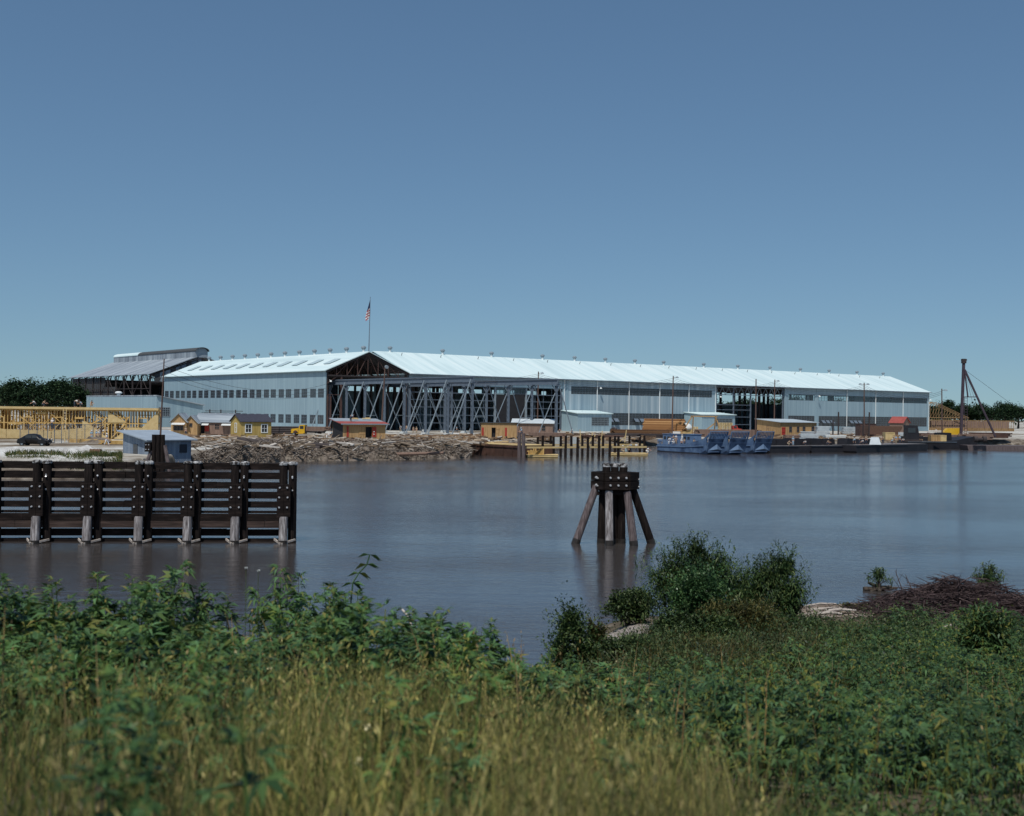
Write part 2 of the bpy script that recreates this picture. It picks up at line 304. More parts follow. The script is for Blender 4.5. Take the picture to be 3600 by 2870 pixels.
def build_setting():
    # --- water
    m, nt, out = nodes_of('muddy_bayou_water')
    b = N(nt, 'ShaderNodeBsdfPrincipled'); b.inputs['Base Color'].default_value = (.052,.046,.044,1); b.inputs['Roughness'].default_value = .14
    b.inputs['IOR'].default_value = 1.7; b.inputs['Specular IOR Level'].default_value = .5
    tc = N(nt, 'ShaderNodeTexCoord')
    mp = N(nt, 'ShaderNodeMapping'); mp.inputs['Scale'].default_value = (.8, 2.0, 1); mp.inputs['Rotation'].default_value = (0,0,.2); nt.links.new(tc.outputs['Object'], mp.inputs[0])
    n1 = N(nt, 'ShaderNodeTexNoise'); n1.inputs['Scale'].default_value = 2.2; n1.inputs['Detail'].default_value = 4; n1.inputs['Roughness'].default_value = .55; nt.links.new(mp.outputs[0], n1.inputs['Vector'])
    n2 = N(nt, 'ShaderNodeTexNoise'); n2.inputs['Scale'].default_value = .035; n2.inputs['Detail'].default_value = 3; nt.links.new(mp.outputs[0], n2.inputs['Vector'])
    mr = N(nt, 'ShaderNodeMapRange'); mr.inputs[1].default_value = .38; mr.inputs[2].default_value = .64; mr.inputs[3].default_value = .18; mr.inputs[4].default_value = .62
    nt.links.new(n2.outputs['Fac'], mr.inputs[0])
    n3 = N(nt, 'ShaderNodeTexNoise'); n3.inputs['Scale'].default_value = .62; n3.inputs['Detail'].default_value = 2; nt.links.new(mp.outputs[0], n3.inputs['Vector'])
    sm = N(nt, 'ShaderNodeMath', operation='MULTIPLY_ADD'); sm.inputs[1].default_value = 1.6; nt.links.new(n3.outputs['Fac'], sm.inputs[0]); nt.links.new(n1.outputs['Fac'], sm.inputs[2])
    bp = N(nt, 'ShaderNodeBump'); bp.inputs['Distance'].default_value = .06; nt.links.new(mr.outputs[0], bp.inputs['Strength']); nt.links.new(sm.outputs[0], bp.inputs['Height'])
    nt.links.new(bp.outputs[0], b.inputs['Normal']); nt.links.new(b.outputs[0], out.inputs[0])
    wm = MB(); wm.add([(-3000,-60,0),(3000,-60,0),(3000,700,0),(-3000,700,0)], [(0,1,2,3)])
    tag(wm.build('water', m), kind='structure')
    # --- far yard ground: one sheet from the waterline to the horizon
    gm, nt, out = nodes_of('shell_and_dirt_ground')
    b = N(nt, 'ShaderNodeBsdfPrincipled'); b.inputs['Roughness'].default_value = .95; b.inputs['Specular IOR Level'].default_value = .1
    tc = N(nt, 'ShaderNodeTexCoord')
    na = N(nt, 'ShaderNodeTexNoise'); na.inputs['Scale'].default_value = .055; na.inputs['Detail'].default_value = 6; nt.links.new(tc.outputs['Object'], na.inputs['Vector'])
    nb = N(nt, 'ShaderNodeTexNoise'); nb.inputs['Scale'].default_value = .9; nb.inputs['Detail'].default_value = 5; nt.links.new(tc.outputs['Object'], nb.inputs['Vector'])
    r1 = ramp(nt, [(.36,(.17,.135,.10)),(.46,(.40,.37,.32)),(.56,(.60,.60,.57)),(.75,(.68,.68,.65))]); nt.links.new(na.outputs['Fac'], r1.inputs[0])
    r2 = ramp(nt, [(.3,(.55,.52,.48)),(.6,(1,1,1))]); nt.links.new(nb.outputs['Fac'], r2.inputs[0])
    mx = N(nt, 'ShaderNodeMix', data_type='RGBA', blend_type='MULTIPLY'); mx.inputs[0].default_value = 1
    nt.links.new(r1.outputs[0], mx.inputs[6]); nt.links.new(r2.outputs[0], mx.inputs[7]); ge = N(nt, 'ShaderNodeNewGeometry'); sx = N(nt, 'ShaderNodeSeparateXYZ'); nt.links.new(ge.outputs['Position'], sx.inputs[0])
    zz = N(nt, 'ShaderNodeMapRange'); zz.inputs[1].default_value = 1.35; zz.inputs[2].default_value = 1.78; nt.links.new(sx.outputs[2], zz.inputs[0])
    mud = ramp(nt, [(.3,(.07,.055,.042)),(.5,(.15,.125,.10)),(.7,(.27,.24,.20))]); nt.links.new(nb.outputs['Fac'], mud.inputs[0])
    m2 = N(nt, 'ShaderNodeMix', data_type='RGBA'); nt.links.new(zz.outputs[0], m2.inputs[0]); nt.links.new(mud.outputs[0], m2.inputs[6]); nt.links.new(mx.outputs[2], m2.inputs[7])
    nt.links.new(m2.outputs[2], b.inputs['Base Color']); nt.links.new(b.outputs[0], out.inputs[0])
    shore = [(-3000,105),(-300,110),(-85,114)] + [tuple(Wt(*p)[:2]) for p in ((150,1686),(380,1680),(500,1668),(610,1652),(720,1638),(840,1628),(1000,1623),(1350,1619),(1560,1612),(1660,1598),(1720,1586),(1900,1575),(2280,1568),(2700,1563),(3050,1562),(3420,1562),(3700,1566))] + [(330,282),(3000,300)]
    pts = []
    for (ax, ay), (bx_, by) in zip(shore[:-1], shore[1:]):
        k = max(1, min(24, int(math.hypot(bx_-ax, by-ay)/3)))
        for i in range(k): pts.append((ax+(bx_-ax)*i/k, ay+(by-ay)*i/k))
    pts.append(shore[-1])
    rows = [(-1.0,-.9),(.6,.55),(2.6,1.2),(6,1.68),(11,YARD),(40,YARD)]
    vs = []
    for off, z in rows:
        for (x, y) in pts:
            j = .5*mnoise.noise(Vector((x*.2, y*.2+off, 0)))*min(1, off+1)
            zz = z + (.22*mnoise.noise(Vector((x*.33, (y+off)*.33, 9))) if 0 < off < 8 else 0)
            vs.append((x, y+off+j, zz))
    for (x, y) in pts: vs.append((x*1.0, 3200, YARD))
    n = len(pts); fs = []
    for r in range(len(rows)):
        for i in range(n-1): fs.append((r*n+i, r*n+i+1, (r+1)*n+i+1, (r+1)*n+i))
    g = MB(); g.add(vs, fs); tag(g.build('ground', gm, smooth=True), kind='structure')
    # --- near bank
    em = mat('bank_earth', [(.03,.026,.014),(.06,.048,.026),(.11,.085,.055),(.20,.17,.135)], scale=.8, rough=.95, detail=7, lo=.3, hi=.72)
    xs = np.concatenate([np.linspace(-90,-22,18), np.linspace(-20,26,116), np.linspace(28,110,20)]); ys = np.concatenate([np.linspace(-14,1,10), np.linspace(1.4,62,150)])
    vs = [(x, y, near_z(x, y)) for y in ys for x in xs]; n = len(xs)
    fs = [(j*n+i, j*n+i+1, (j+1)*n+i+1, (j+1)*n+i) for j in range(len(ys)-1) for i in range(n-1)]
    g = MB(); g.add(vs, fs); tag(g.build('near_bank_ground', em, smooth=True), kind='structure')
# ------------------------------------------------------------------ foliage primitives (numpy)
def grass_at(X, Y, Z, H, w, lean=.35):
    n = len(X); a = RNG.uniform(0,6.28,n); l = RNG.uniform(.1,1,n)*lean; dx = np.cos(a)*l*H; dy = np.sin(a)*l*H; pa = RNG.uniform(0,3.14,n); wx, wy = np.cos(pa)*w/2, np.sin(pa)*w/2
    V = []
    for q, ws in ((0,1),(.4,.9),(.75,.6),(1,.12)):
        c = np.stack([X+dx*q*q, Y+dy*q*q, Z+H*(q-.18*q*q*l)],1); V += [c-np.stack([wx*ws,wy*ws,0*wx],1), c+np.stack([wx*ws,wy*ws,0*wx],1)]
    V = np.stack(V,1).reshape(-1,3); o = np.arange(n)[:,None]*8; F = np.concatenate([o+np.array([[0,1,3,2]]), o+np.array([[2,3,5,4]]), o+np.array([[4,5,7,6]])])
    return V, F
def rnd_dirs(n): 
    v = RNG.normal(size=(n,3)); return v/np.linalg.norm(v, axis=1, keepdims=True)
def norm(v): return v/np.maximum(1e-9, np.linalg.norm(v, axis=1, keepdims=True))
def leaves(P, D, L, Wd, droop=.25, up=None):
    """folded diamond leaves: base P, direction D, length L, width Wd -> verts, quads (two quads sharing the midrib)"""
    n = len(P); L = np.broadcast_to(np.ravel(L), n).reshape(n,1); Wd = np.broadcast_to(np.ravel(Wd), n).reshape(n,1)
    D = norm(D); U = np.tile(np.array([[0,0,1.]]), (n,1)) + .35*RNG.normal(size=(n,3)) if up is None else up
    S = norm(np.cross(D, U)); Nn = np.cross(S, D)
    mid = P + D*L*.45; tip = P + D*L - np.array([[0,0,1.]])*L*droop
    a = mid + S*Wd*.5 + Nn*Wd*.12; b = mid - S*Wd*.5 + Nn*Wd*.12
    V = np.stack([P, a, tip, b], 1).reshape(-1,3); F = np.arange(4*n).reshape(n,4)
    return V, F
def join(parts):
    vs, fs, o = [], [], 0
    for v, f in parts: vs.append(v); fs.append(f+o); o += len(v)
    return np.concatenate(vs), np.concatenate(fs)
def crown_points(n, r, c, clump=60, lo=.55, flat=0.0, jitter=.22):
    """clumped points through an uneven ellipsoid"""
    k = max(6, n//clump); d = rnd_dirs(k); d[:,2] = np.where(d[:,2] < -.35, -d[:,2], d[:,2])
    rad = RNG.uniform(lo, 1, size=(k,1))**.7
    cen = d*rad
    idx = RNG.integers(0, k, n); sz = RNG.uniform(.6, 1.3, size=k)[idx][:,None]
    p = cen[idx] + RNG.normal(size=(n,3))*jitter*sz
    return p*np.array(r) + np.array(c), norm(cen[idx]*.7 + RNG.normal(size=(n,3))*.6)
# ------------------------------------------------------------------ trees
def tree_proto(name, label, H, R, n, leaf, kind='oak'):
    t = thing(name, label, 'tree', (0,0,-500))
    tr = MB(); x = y = 0; z = 0; r = H*.028; seg = 6; top = H*(.95 if kind == 'pine' else .72)
    pts = [(0,0,0)]
    for k in range(seg):
        x += random.uniform(-.02,.02)*H; y += random.uniform(-.02,.02)*H; z += top/seg
        tr.cyl(pts[-1], (x,y,z), r*(1-k/seg*.8), r*(1-(k+1)/seg*.8), 7, cap=False); pts.append((x,y,z))
    limbs = []
    for k in range(9):
        i = random.randint(2, seg-1); b = Vector(pts[i]); a = random.uniform(0, 6.28); l = R*random.uniform(.5,.9)
        e = b + Vector((math.cos(a)*l, math.sin(a)*l, l*random.uniform(.2,.7))); tr.cyl(b, e, r*.35, r*.1, 5, cap=False); limbs.append(e)
    tr.build('trunk', M['bark'], t)
    parts = []
    if kind == 'pine':
        for k in range(11):
            zc = H*(.42+.55*k/10); rr = R*(1.05-.75*k/10)*random.uniform(.7,1.15); a = random.uniform(0,6.28)
            P, D = crown_points(n//11, (rr*.75, rr*.75, H*.05), (math.cos(a)*rr*.45, math.sin(a)*rr*.45, zc), 20)
            parts.append(leaves(P, D, RNG.uniform(.6,1.2,len(P))*leaf, RNG.uniform(.6,1.1,len(P))*leaf*.7))
    else:
        for k in range(7):
            a = random.uniform(0, 6.28); q = random.uniform(0,.5)*R if k else 0
            c = (math.cos(a)*q, math.sin(a)*q, H*random.uniform(.45,.82) if k else H*.62); rr = R*random.uniform(.42,.7) if k else R*.8
            P, D = crown_points(n//7, (rr, rr, rr*random.uniform(.6,.9)), c, 24)
            parts.append(leaves(P, D, RNG.uniform(.6,1.3,len(P))*leaf, RNG.uniform(.6,1.2,len(P))*leaf*.8))
    V, F = join(parts)
    np_mesh('crown', V, F, M['lf_tree'], t)
    return t
def build_trees():
    p1 = tree_proto('broadleaf_tree', 'x', 16, 7.0, 3600, .75)
    p2 = tree_proto('broadleaf_tree', 'x', 14, 6.0, 3200, .7)
    used = set()
    def place(p, x, ytop, d, label, group, wide=1.0):
        g = at_d(x, ytop, d); h = {p1:16, p2:14}[p]; s = max(.3, (g.z - YARD)/h)
        loc = (g.x, d, YARD - .1)
        if p in used: o = dup(p, label, loc, random.uniform(0, 6.28), (s*wide, s*wide, s), group)
        else:
            used.add(p); o = p; o.location = loc; o.rotation_euler = (0,0,random.uniform(0,6.28)); o.scale = (s*wide, s*wide, s); o['label'] = label; o['group'] = group
        return o
    gl = 'dark trees beyond the timber frame'
    L = [(p1,165,1322,380,'tallest dark tree, rounded crown behind the timber frame left of the weathered shed',1.25),
         (p2,205,1338,395,'second dark tree to the right of the tallest, behind the timber frame',1.3),
         (p2,245,1352,410,'dark bushy tree with sloping top, third from the weathered shed',1.3),
         (p1,272,1346,430,'dark tree with pointed top right beside the old shed corner',1.0),
         (p2,295,1352,470,'dark tree half hidden behind the old shed corner',1.0),
         (p1,125,1340,375,'dark tree at the left edge of the scene, above the parked car',1.3),
         (p2,80,1338,380,'dark tree beyond the left end of the timber frame',1.3),
         (p1,30,1330,390,'outermost dark tree on the left, behind the timber frame',1.3)]
    for a in L: place(a[0], a[1], a[2], a[3], a[4], gl, a[5])
    gr = 'distant trees beyond the shed at the right'
    Rr = [(p1,3326,1393,620,'tall tree standing above the distant tree line beside the derrick',.75),
          (p2,3285,1428,640,'low rounded tree next to the end wall of the long shed',1.6),
          (p1,3300,1420,660,'rounded tree left under the tallest tree there',1.3),
          (p1,3358,1418,640,'broad tree just right of the tallest tree there',1.5),
          (p2,3388,1424,650,'dark tree directly behind the derrick mast',1.5),
          (p1,3415,1430,640,'broad dark tree between the derrick mast and its boom',1.6),
          (p2,3447,1424,660,'dark tree seen through the derrick boom',1.5),
          (p1,3485,1426,640,'broad dark tree beyond the right end of the derrick boom',1.6),
          (p2,3530,1418,650,'second tree from the right edge beyond the derrick',1.6),
          (p1,3580,1415,640,'rightmost far tree past the derrick boom',1.6)]
    for a in Rr: place(a[0], a[1], a[2], a[3], a[4], gr, a[5])
    gb = 'trees seen through the shed openings'
    Bk = [(p1,2570,1400,600,'tree seen through the left part of the open bay under the roof truss'),(p2,2620,1405,610,'tree seen through the middle of the open bay'),
          (p1,2680,1402,600,'tree seen through the open bay, left of the bare pole'),(p2,2735,1404,600,'tree seen through the open bay at its right column'),
          (p2,2795,1400,620,'tree seen through the first upper window band right of the open bay'),(p1,2880,1404,640,'tree seen through the upper window band near its second downpipe'),
          (p2,2945,1409,640,'round tree seen through the upper window band left of the tall lamp pole'),(p1,3075,1400,650,'tree seen through the upper window band right of the lamp pole'),
          (p2,3120,1396,650,'bushy tree seen through the upper window band above the red gabled shed'),(p2,3220,1408,650,'small tree seen through the last upper window band')]
    for a in Bk: place(a[0], a[1], a[2], a[3], a[4], gb, 1.4)
    # far wood as one mass
    parts = []
    for k in range(230):
        a = R_(-36 + 72*k/229 + random.uniform(-.2,.2)); d = random.uniform(760, 860)
        h = random.uniform(8, 12.5); r = random.uniform(6, 10)
        P, D = crown_points(190, (r, r, h*.55), (math.sin(a)*d, math.cos(a)*d, YARD + h*.5), 16)
        parts.append(leaves(P, D, RNG.uniform(1.2,2.4,len(P)), RNG.uniform(1.0,1.8,len(P))))
    V, F = join(parts); V[:,2] = np.maximum(V[:,2], YARD+.1)
    tag(np_mesh('far_wood', V, F, M['lf_tree']), 'continuous dark wood along the horizon behind the yard', 'wood', kind='stuff')
# ================================================================== BUILDINGS  (local frame: x = along the river front, y = back from it)
CL = (-48.2, 304.8); ARZ = math.atan2(.621, .784)
Rd = Vector((.784,.621,0)); Ld = Vector((-.621,.784,0))
def st(s, t, z=YARD): return Vector((CL[0]+Rd.x*s+Ld.x*t, CL[1]+Rd.y*s+Ld.y*t, z))
def s_of(x, y, t=0.0):
    """front coordinate s where the photo column x meets the plane y=t"""
    k = ray(x, y)[0]; bx_, by = CL[0]+Ld.x*t, CL[1]+Ld.y*t
    return (k*by - bx_)/(Rd.x - k*Rd.y)
def t_of(x, y, s=0.0):
    k = ray(x, y)[0]; bx_, by = CL[0]+Rd.x*s, CL[1]+Rd.y*s
    return (k*by - bx_)/(Ld.x - k*Ld.y)
def ventilator_mesh():
    m = MB(); m.cyl((0,0,-.5), (0,0,.65), .32, .32, 8, 1)
    m.lathe([(.32,.6),(.60,.72),(.70,.95),(.66,1.2),(.4,1.4),(.1,1.46)], n=10, mi=0)
    for a in (0, 1.57, 3.14, 4.71): m.beam((.3*math.cos(a),.3*math.sin(a),.35), (.75*math.cos(a),.75*math.sin(a),.95), .07, .07, 0)
    return m
def window_grid(y0, y1, z0, z1, ny, nz, bar, fn, edge=None):
    """frame + glazing bars in the plane; fn(ya,yb,za,zb,depth0,depth1) adds a box"""
    e = edge or bar*1.6
    fn(y0, y1, z0, z0+e); fn(y0, y1, z1-e, z1); fn(y0, y0+e, z0+e, z1-e); fn(y1-e, y1, z0+e, z1-e)
    for k in range(1, ny):
        yc = y0 + (y1-y0)*k/ny; fn(yc-bar/2, yc+bar/2, z0+e, z1-e)
    for k in range(1, nz):
        zc = z0 + (z1-z0)*k/nz
        for j in range(ny):
            a = y0 + (y1-y0)*j/ny + (e if j == 0 else bar/2); b = y0 + (y1-y0)*(j+1)/ny - (e if j == ny-1 else bar/2)
            fn(a, b, zc-bar/2, zc+bar/2)
EA = 15.6; RA = 20.8; WA = 25.4; LA = 107.0
def build_shed_a():
    r = thing('gabled_shed', 'grey sheet metal shed with open steel gable front and two rows of square windows', 'industrial shed', (CL[0], CL[1], YARD), ARZ)
    nb = 12; bay = LA/nb; holes = []
    for i in range(nb):
        for k in (0, 1):
            y0 = bay*i + .85 + k*4.2; holes += [(y0, y0+3.15, 8.55, 10.95), (y0, y0+3.15, 1.7, 4.1)]
    w = MB(); w.panels(0, LA, 0, EA-.05, holes, lambda a, b, c, d: w.bx(0, .22, a, b, c, d)); w.build('side_wall', M['galv'], r)
    w = MB(); w.panels(37.6, LA, 0, EA-.05, [], lambda a, b, c, d: w.bx(WA-.22, WA, a, b, c, d)); w.build('inner_side_wall', M['galv'], r)
    w = MB(); w.panels(.25, WA-.25, 0, EA, [(4,7,8.5,10),(9,12,8.5,10),(15,17,8.5,10),(19,21,8.5,10)], lambda a, b, c, d: w.bx(a, b, LA-.3, LA-.08, c, d))
    w.prism([(.25,EA),(WA-.25,EA),(WA/2,RA-.25)], lambda u, v, a: (u, a, v), LA-.3, LA-.08); w.build('back_wall', M['galv'], r)
    fm = MB(); window_grid(0, 3.15, 0, 2.4, 3, 3, .06, lambda a, b, c, d: fm.bx(.0, .10, a, b, c, d))
    f0 = fm.build('window', M['grey_steel'], r); pm = MB(); pm.bx(.03, .05, .05, 3.1, .05, 2.35); p0 = pm.build('pane', M['glass'], f0)
    first = True
    for (a, b, c, d) in holes:
        if first: o = f0; first = False
        else:
            o = f0.copy(); COL.objects.link(o); o.parent = r; q = p0.copy(); COL.objects.link(q); q.parent = o
        o.location = (0, a, c)
    # roof
    ov = .75; sl = (RA-EA)/(WA/2); ro = MB()
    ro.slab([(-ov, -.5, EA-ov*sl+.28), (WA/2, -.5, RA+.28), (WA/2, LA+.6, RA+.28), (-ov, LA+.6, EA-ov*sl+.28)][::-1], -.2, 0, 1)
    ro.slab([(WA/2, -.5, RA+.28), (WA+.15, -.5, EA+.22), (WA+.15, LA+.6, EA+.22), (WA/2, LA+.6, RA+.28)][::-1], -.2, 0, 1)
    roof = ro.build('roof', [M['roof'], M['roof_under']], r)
    v0 = ventilator_mesh().build('ventilator', [M['light_steel'], M['white']], roof)
    for i in range(nb):
        o = v0
        if i: o = v0.copy(); COL.objects.link(o); o.parent = roof
        o.location = (WA/2, bay*(i+.5)-2, RA+.35)
    sk = MB(); q0, q1 = .30, .58
    sk.slab([(WA/2*q0, 0, EA+(RA-EA)*q0+.55), (WA/2*q1, 0, EA+(RA-EA)*q1+.55), (WA/2*q1, 3.1, EA+(RA-EA)*q1+.55), (WA/2*q0, 3.1, EA+(RA-EA)*q0+.55)][::-1], -.1)
    s0 = sk.build('skylight', M['roof_sky'], roof)
    for i in range(11):
        o = s0
        if i: o = s0.copy(); COL.objects.link(o); o.parent = roof
        o.location = (0, bay*(i+.45)+1.2, 0)
    # gable frame: trusses every bay, first one in full
    def truss(y, big):
        t = MB(); wd = .42 if big else .28
        t.beam((.1,y,EA-.35), (WA/2,y,RA-.3), wd, .5, 0, up=(0,1,0)); t.beam((WA-.1,y,EA-.35), (WA/2,y,RA-.3), wd, .5, 0, up=(0,1,0))
        t.beam((.4,y,EA-1.2), (WA-.4,y,EA-1.2), wd, .35)
        n = 8
        for k in range(1, n):
            x = WA*k/n; zt = EA-.5 + (RA-EA)*(1-abs(x-WA/2)/(WA/2)); t.beam((x,y,EA-1.1), (x,y,zt), .16, .16, 1)
            x2 = WA*(k+(1 if k < n/2 else -1))/n if k != n//2 else None
            if x2 is not None: t.beam((x,y,EA-1.1), (x2,y,EA-.5+(RA-EA)*(1-abs(x2-WA/2)/(WA/2))), .14, .14, 1)
        for sgn in (0, 1):
            xx = .3 if not sgn else WA-.3; t.beam((xx,y,EA-3.4), (xx+(3.6 if not sgn else -3.6),y,EA-1.1), .16, .16, 1)
        return t
    for i in range(0, nb+1):
        truss(.12 + i*(LA-.6)/nb, i == 0).build('truss', [M['dark_steel'], M['rust_steel']], r)
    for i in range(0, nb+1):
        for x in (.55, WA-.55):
            c = MB(); y = .15 + i*(LA-.8)/nb; c.bx(x-.28, x+.28, y, y+.5, 0, EA-.5); c.build('column', M['dark_steel'], r)
    g = MB(); g.beam((4.7,.2,0), (4.7,.2,EA-1.3), .5, .4, 0, up=(0,1,0)); g.beam((.6,.15,9.4), (4.7,.15,9.4), .18, .18)
    g.build('door_post', M['rust_steel'], r)
    fl = MB()
    for x0, x1, z0, z1 in ((.35,.75,0,9.2),(1.2,1.6,0,9)):
        fl.bx(x0, x1, -.25, -.02, z0, z1)
    fl.build('door_stile', M['rust_steel'], r)
    lm = MB(); lm.beam((1.0,-.1,13.2), (1.0,-.8,13.0), .1, .1); lm.lathe([(.02,-.35),(.32,-.3),(.2,0),(.05,.1)], (1.0,-.9,13.0)); lm.build('wall_lamp', M['white'], r)
    # flag pole and flag
    p = thing('flagpole', 'slender grey flagpole standing on the peak of the open gable', 'flagpole', st(WA/2, -.2, YARD+RA+.3))
    m = MB(); m.cyl((0,0,-.3), (.22,0,14.2), .13, .06, 8); m.build('pole', M['grey_steel'], p)
    m = MB(); m.lathe([(.02,-.12),(.12,0),(.02,.12)], (.22,0,14.3)); m.build('finial', M['grey_steel'], p)
    fl = MB(); nu, nv = 10, 26; Hh = 5.3   # hanging limp: hoist edge up the pole, fly edge falling in folds
    idx = {}; vs = []
    for j in range(nv+1):
        q = j/nv
        for i in range(nu+1):
            u = i/nu; wd = (.12 + 1.15*q**.9)*(1.0 if q < .8 else 1-(q-.8)*1.2)
            x = -u*wd + .16 + .16*math.sin(u*9 + q*3)*q; y = .18*math.sin(u*11 + q*2)*(.3+q) - .05
            z = 13.6 - q*Hh*.86 - u*(.55+.65*q)
            idx[i, j] = len(vs); vs.append((x, y, z))
    for j in range(nv):
        for i in range(nu):
            mi = 1 if j < 12 else (0 if (j - i//3) % 3 == 0 else 2) if j < nv else 0
            mi = mi if j < 12 else [0,0,2,2][(j + (nu-i)//4) % 4]
            fl.add([vs[idx[i,j]], vs[idx[i+1,j]], vs[idx[i+1,j+1]], vs[idx[i,j+1]]], [(0,1,2,3)], mi)
    o = fl.build('flag', [M['flag_red'], M['flag_blue'], M['white']], loc=st(WA/2, -.2, YARD+RA+.3))
    tag(o, 'red, white and blue striped flag hanging limp from the flagpole', 'flag')
EB = 15.6; RB = 22.05; WB = 37.2; SB0 = 25.75; SB1 = 276.0
def build_shed_b():
    r = thing('waterfront_shed', 'longest shed, with white roof, glazed window bands and an open bay facing the water', 'industrial shed', (CL[0], CL[1], YARD), ARZ)
    A0 = 81.4; O0, O1 = 149.0, 185.0
    bl = [81.4,94.8,108.4,122.1,135.7,149.0]; br = [185,203.2,221.4,239.6,257.8,276]
    UZ0, UZ1 = 11.15, 13.55; LZ0, LZ1 = 1.75, 5.6; RZ0, RZ1 = 11.0, 13.2
    hl = [(84.2,147.0,UZ0,UZ1), (95.6,137.0,LZ0,LZ1), (137.0,147.2,LZ0,LZ1)]
    hr = [(187.2,202.2,RZ0,RZ1),(204.6,274.6,RZ0,RZ1),(187.2,202.2,LZ0,LZ1-.1),(204.6,274.6,LZ0,LZ1-.1)]
    def wallf(mb, y0, y1): return lambda a, b, c, d: mb.bx(a, b, y0, y1, c, d)
    w = MB(); w.panels(A0, O0, 0, EB-.05, [(84.2,147.0,UZ0,UZ1),(95.6,147.2,LZ0,LZ1)], wallf(w, 0, .22)); w.build('front_wall', M['galv_patch'], r)
    w = MB(); w.panels(O1, SB1, 0, EB-.05, hr, wallf(w, 0, .22)); w.build('front_wall', M['galv'], r)
    w = MB(); w.panels(SB0, A0, 12.6, EB-.05, [], wallf(w, 0, .22)); w.build('front_wall', M['galv'], r)
    # solid dark doors in the third open bay
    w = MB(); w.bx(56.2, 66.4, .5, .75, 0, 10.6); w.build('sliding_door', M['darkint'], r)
    w = MB(); w.panels(SB0, SB1, 0, EB-.05, [(28+13.6*k,28+13.6*k+9.5,11.2,12.6) for k in range(8)]+[(150,186,0,14.5),(187,274,9.8,14.2)], wallf(w, WB-.22, WB)); w.build('back_wall', M['galv'], r)
    w = MB(); w.panels(.3, WB-.3, 0, EB, [(4,16,1.8,5.5),(20,33,1.8,5.5)], lambda a, b, c, d: w.bx(SB1-.25, SB1-.03, a, b, c, d)); w.prism([(.3,EB),(WB-.3,EB),(WB/2,RB-.3)], lambda u, v, a: (a, u, v), SB1-.25, SB1-.03); w.build('end_wall', M['galv'], r)
    # end gable above the neighbouring shed, set back to its wall
    w = MB(); w.prism([(.3,EB-1.5),(WB-.3,EB-1.5),(WB-.3,EB),(WB/2,RB-.2),(.3,EB)], lambda u, v, a: (a, u, v), SB0+.02, SB0+.2); w.build('gable_wall', M['galv'], r)
    sl = (RB-EB)/(WB/2); ov = .85; ro = MB()
    for a, b in ((SB0-.2, 71.9), (72.0, 148.9), (149.0, 210.0), (210.1, SB1+.6)):
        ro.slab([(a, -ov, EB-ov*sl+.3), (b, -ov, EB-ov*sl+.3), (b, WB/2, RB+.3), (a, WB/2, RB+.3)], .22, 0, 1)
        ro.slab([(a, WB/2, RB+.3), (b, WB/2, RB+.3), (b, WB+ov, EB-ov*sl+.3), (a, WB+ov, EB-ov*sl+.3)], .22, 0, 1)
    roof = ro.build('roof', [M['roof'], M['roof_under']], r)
    g = MB(); g.beam((SB0-.2,-ov-.12,EB-ov*sl+.12), (SB1+.6,-ov-.12,EB-ov*sl+.12), .2, .22); g.build('gutter', M['grey_steel'], roof)
    v0 = ventilator_mesh().build('ventilator', [M['light_steel'], M['white']], roof); first = True
    for x in (1371,1556,1728,1907,2020,2128,2232,2333,2474,2594,2707,2814,2915,3013,3105):
        s = s_of(x, 1240 + (x-1371)*.048, WB/2); o = v0
        if not first: o = v0.copy(); COL.objects.link(o); o.parent = roof
        first = False; o.location = (s, WB/2, RB+.4)
    # window bands: one glazed part per bay
    def band(a, b, z0, z1, nx, nz, pane, bar=.05):
        f = MB(); window_grid(a, b, z0, z1, nx, nz, bar, lambda p, q, c, d: f.bx(p, q, .02, .14, c, d)); o = f.build('window', M['grey_steel'], r)
        p = MB(); p.bx(a+.1, b-.1, .07, .09, z0+.1, z1-.1); p.build('pane', pane, o); return o
    us = [84.2]+bl[1:5]+[147.0]
    for i in range(5): band(us[i]+(.12 if i else 0), us[i+1]-(.12 if i < 4 else 0), UZ0, UZ1, 9, 4, M['glass'])
    ls = [95.6]+bl[2:5]+[147.2]
    for i in range(4):
        o = band(ls[i]+(.12 if i else 0), ls[i+1]-(.12 if i < 3 else 0), LZ0, LZ1, 9, 5, M['glass'])
        if i < 3:
            h = MB()
            for k in range(3):   # vents hinged open
                x = ls[i] + 1.2 + k*2.5 + (i % 2); h.slab([(x,-.05,3.9),(x+1.8,-.05,3.9),(x+1.8,-1.0,2.9),(x,-1.0,2.9)][::-1], -.05)
            h.build('hinged_vent', M['grey_steel'], o)
    rb = [187.2,202.2]; bands_r = [(187.2,202.2)] + [(204.6,221.28),(221.52,239.48),(239.72,257.68),(257.92,274.6)]
    for i, (a, b) in enumerate(bands_r):
        band(a, b, RZ0, RZ1, 10, 2, M['clear'], .06); o = band(a, b, LZ0, LZ1-.1, 10, 5, M['glass'])
        if i in (1, 2):
            h = MB()
            for k in range(3):
                x = a + 1.5 + k*2.6; h.slab([(x,-.05,3.9),(x+1.8,-.05,3.9),(x+1.8,-1.0,2.9),(x,-1.0,2.9)][::-1], -.05)
            h.build('hinged_vent', M['grey_steel'], o)
    # downpipes / wall posts
    for s in bl[:5]+[O0-.3]+br[2:5]+[276-.2]:
        p = MB(); p.cyl((s,-.12,0), (s,-.12,EB-.2), .13, .13, 6); p.build('downpipe', M['white'], r)
    for s in (A0-.35, 82.6, O1+.35, 203.4):
        p = MB(); p.bx(s-.3, s+.3, -.12, -.02, 0, EB-.3); p.build('wall_post', M['galv'], r)
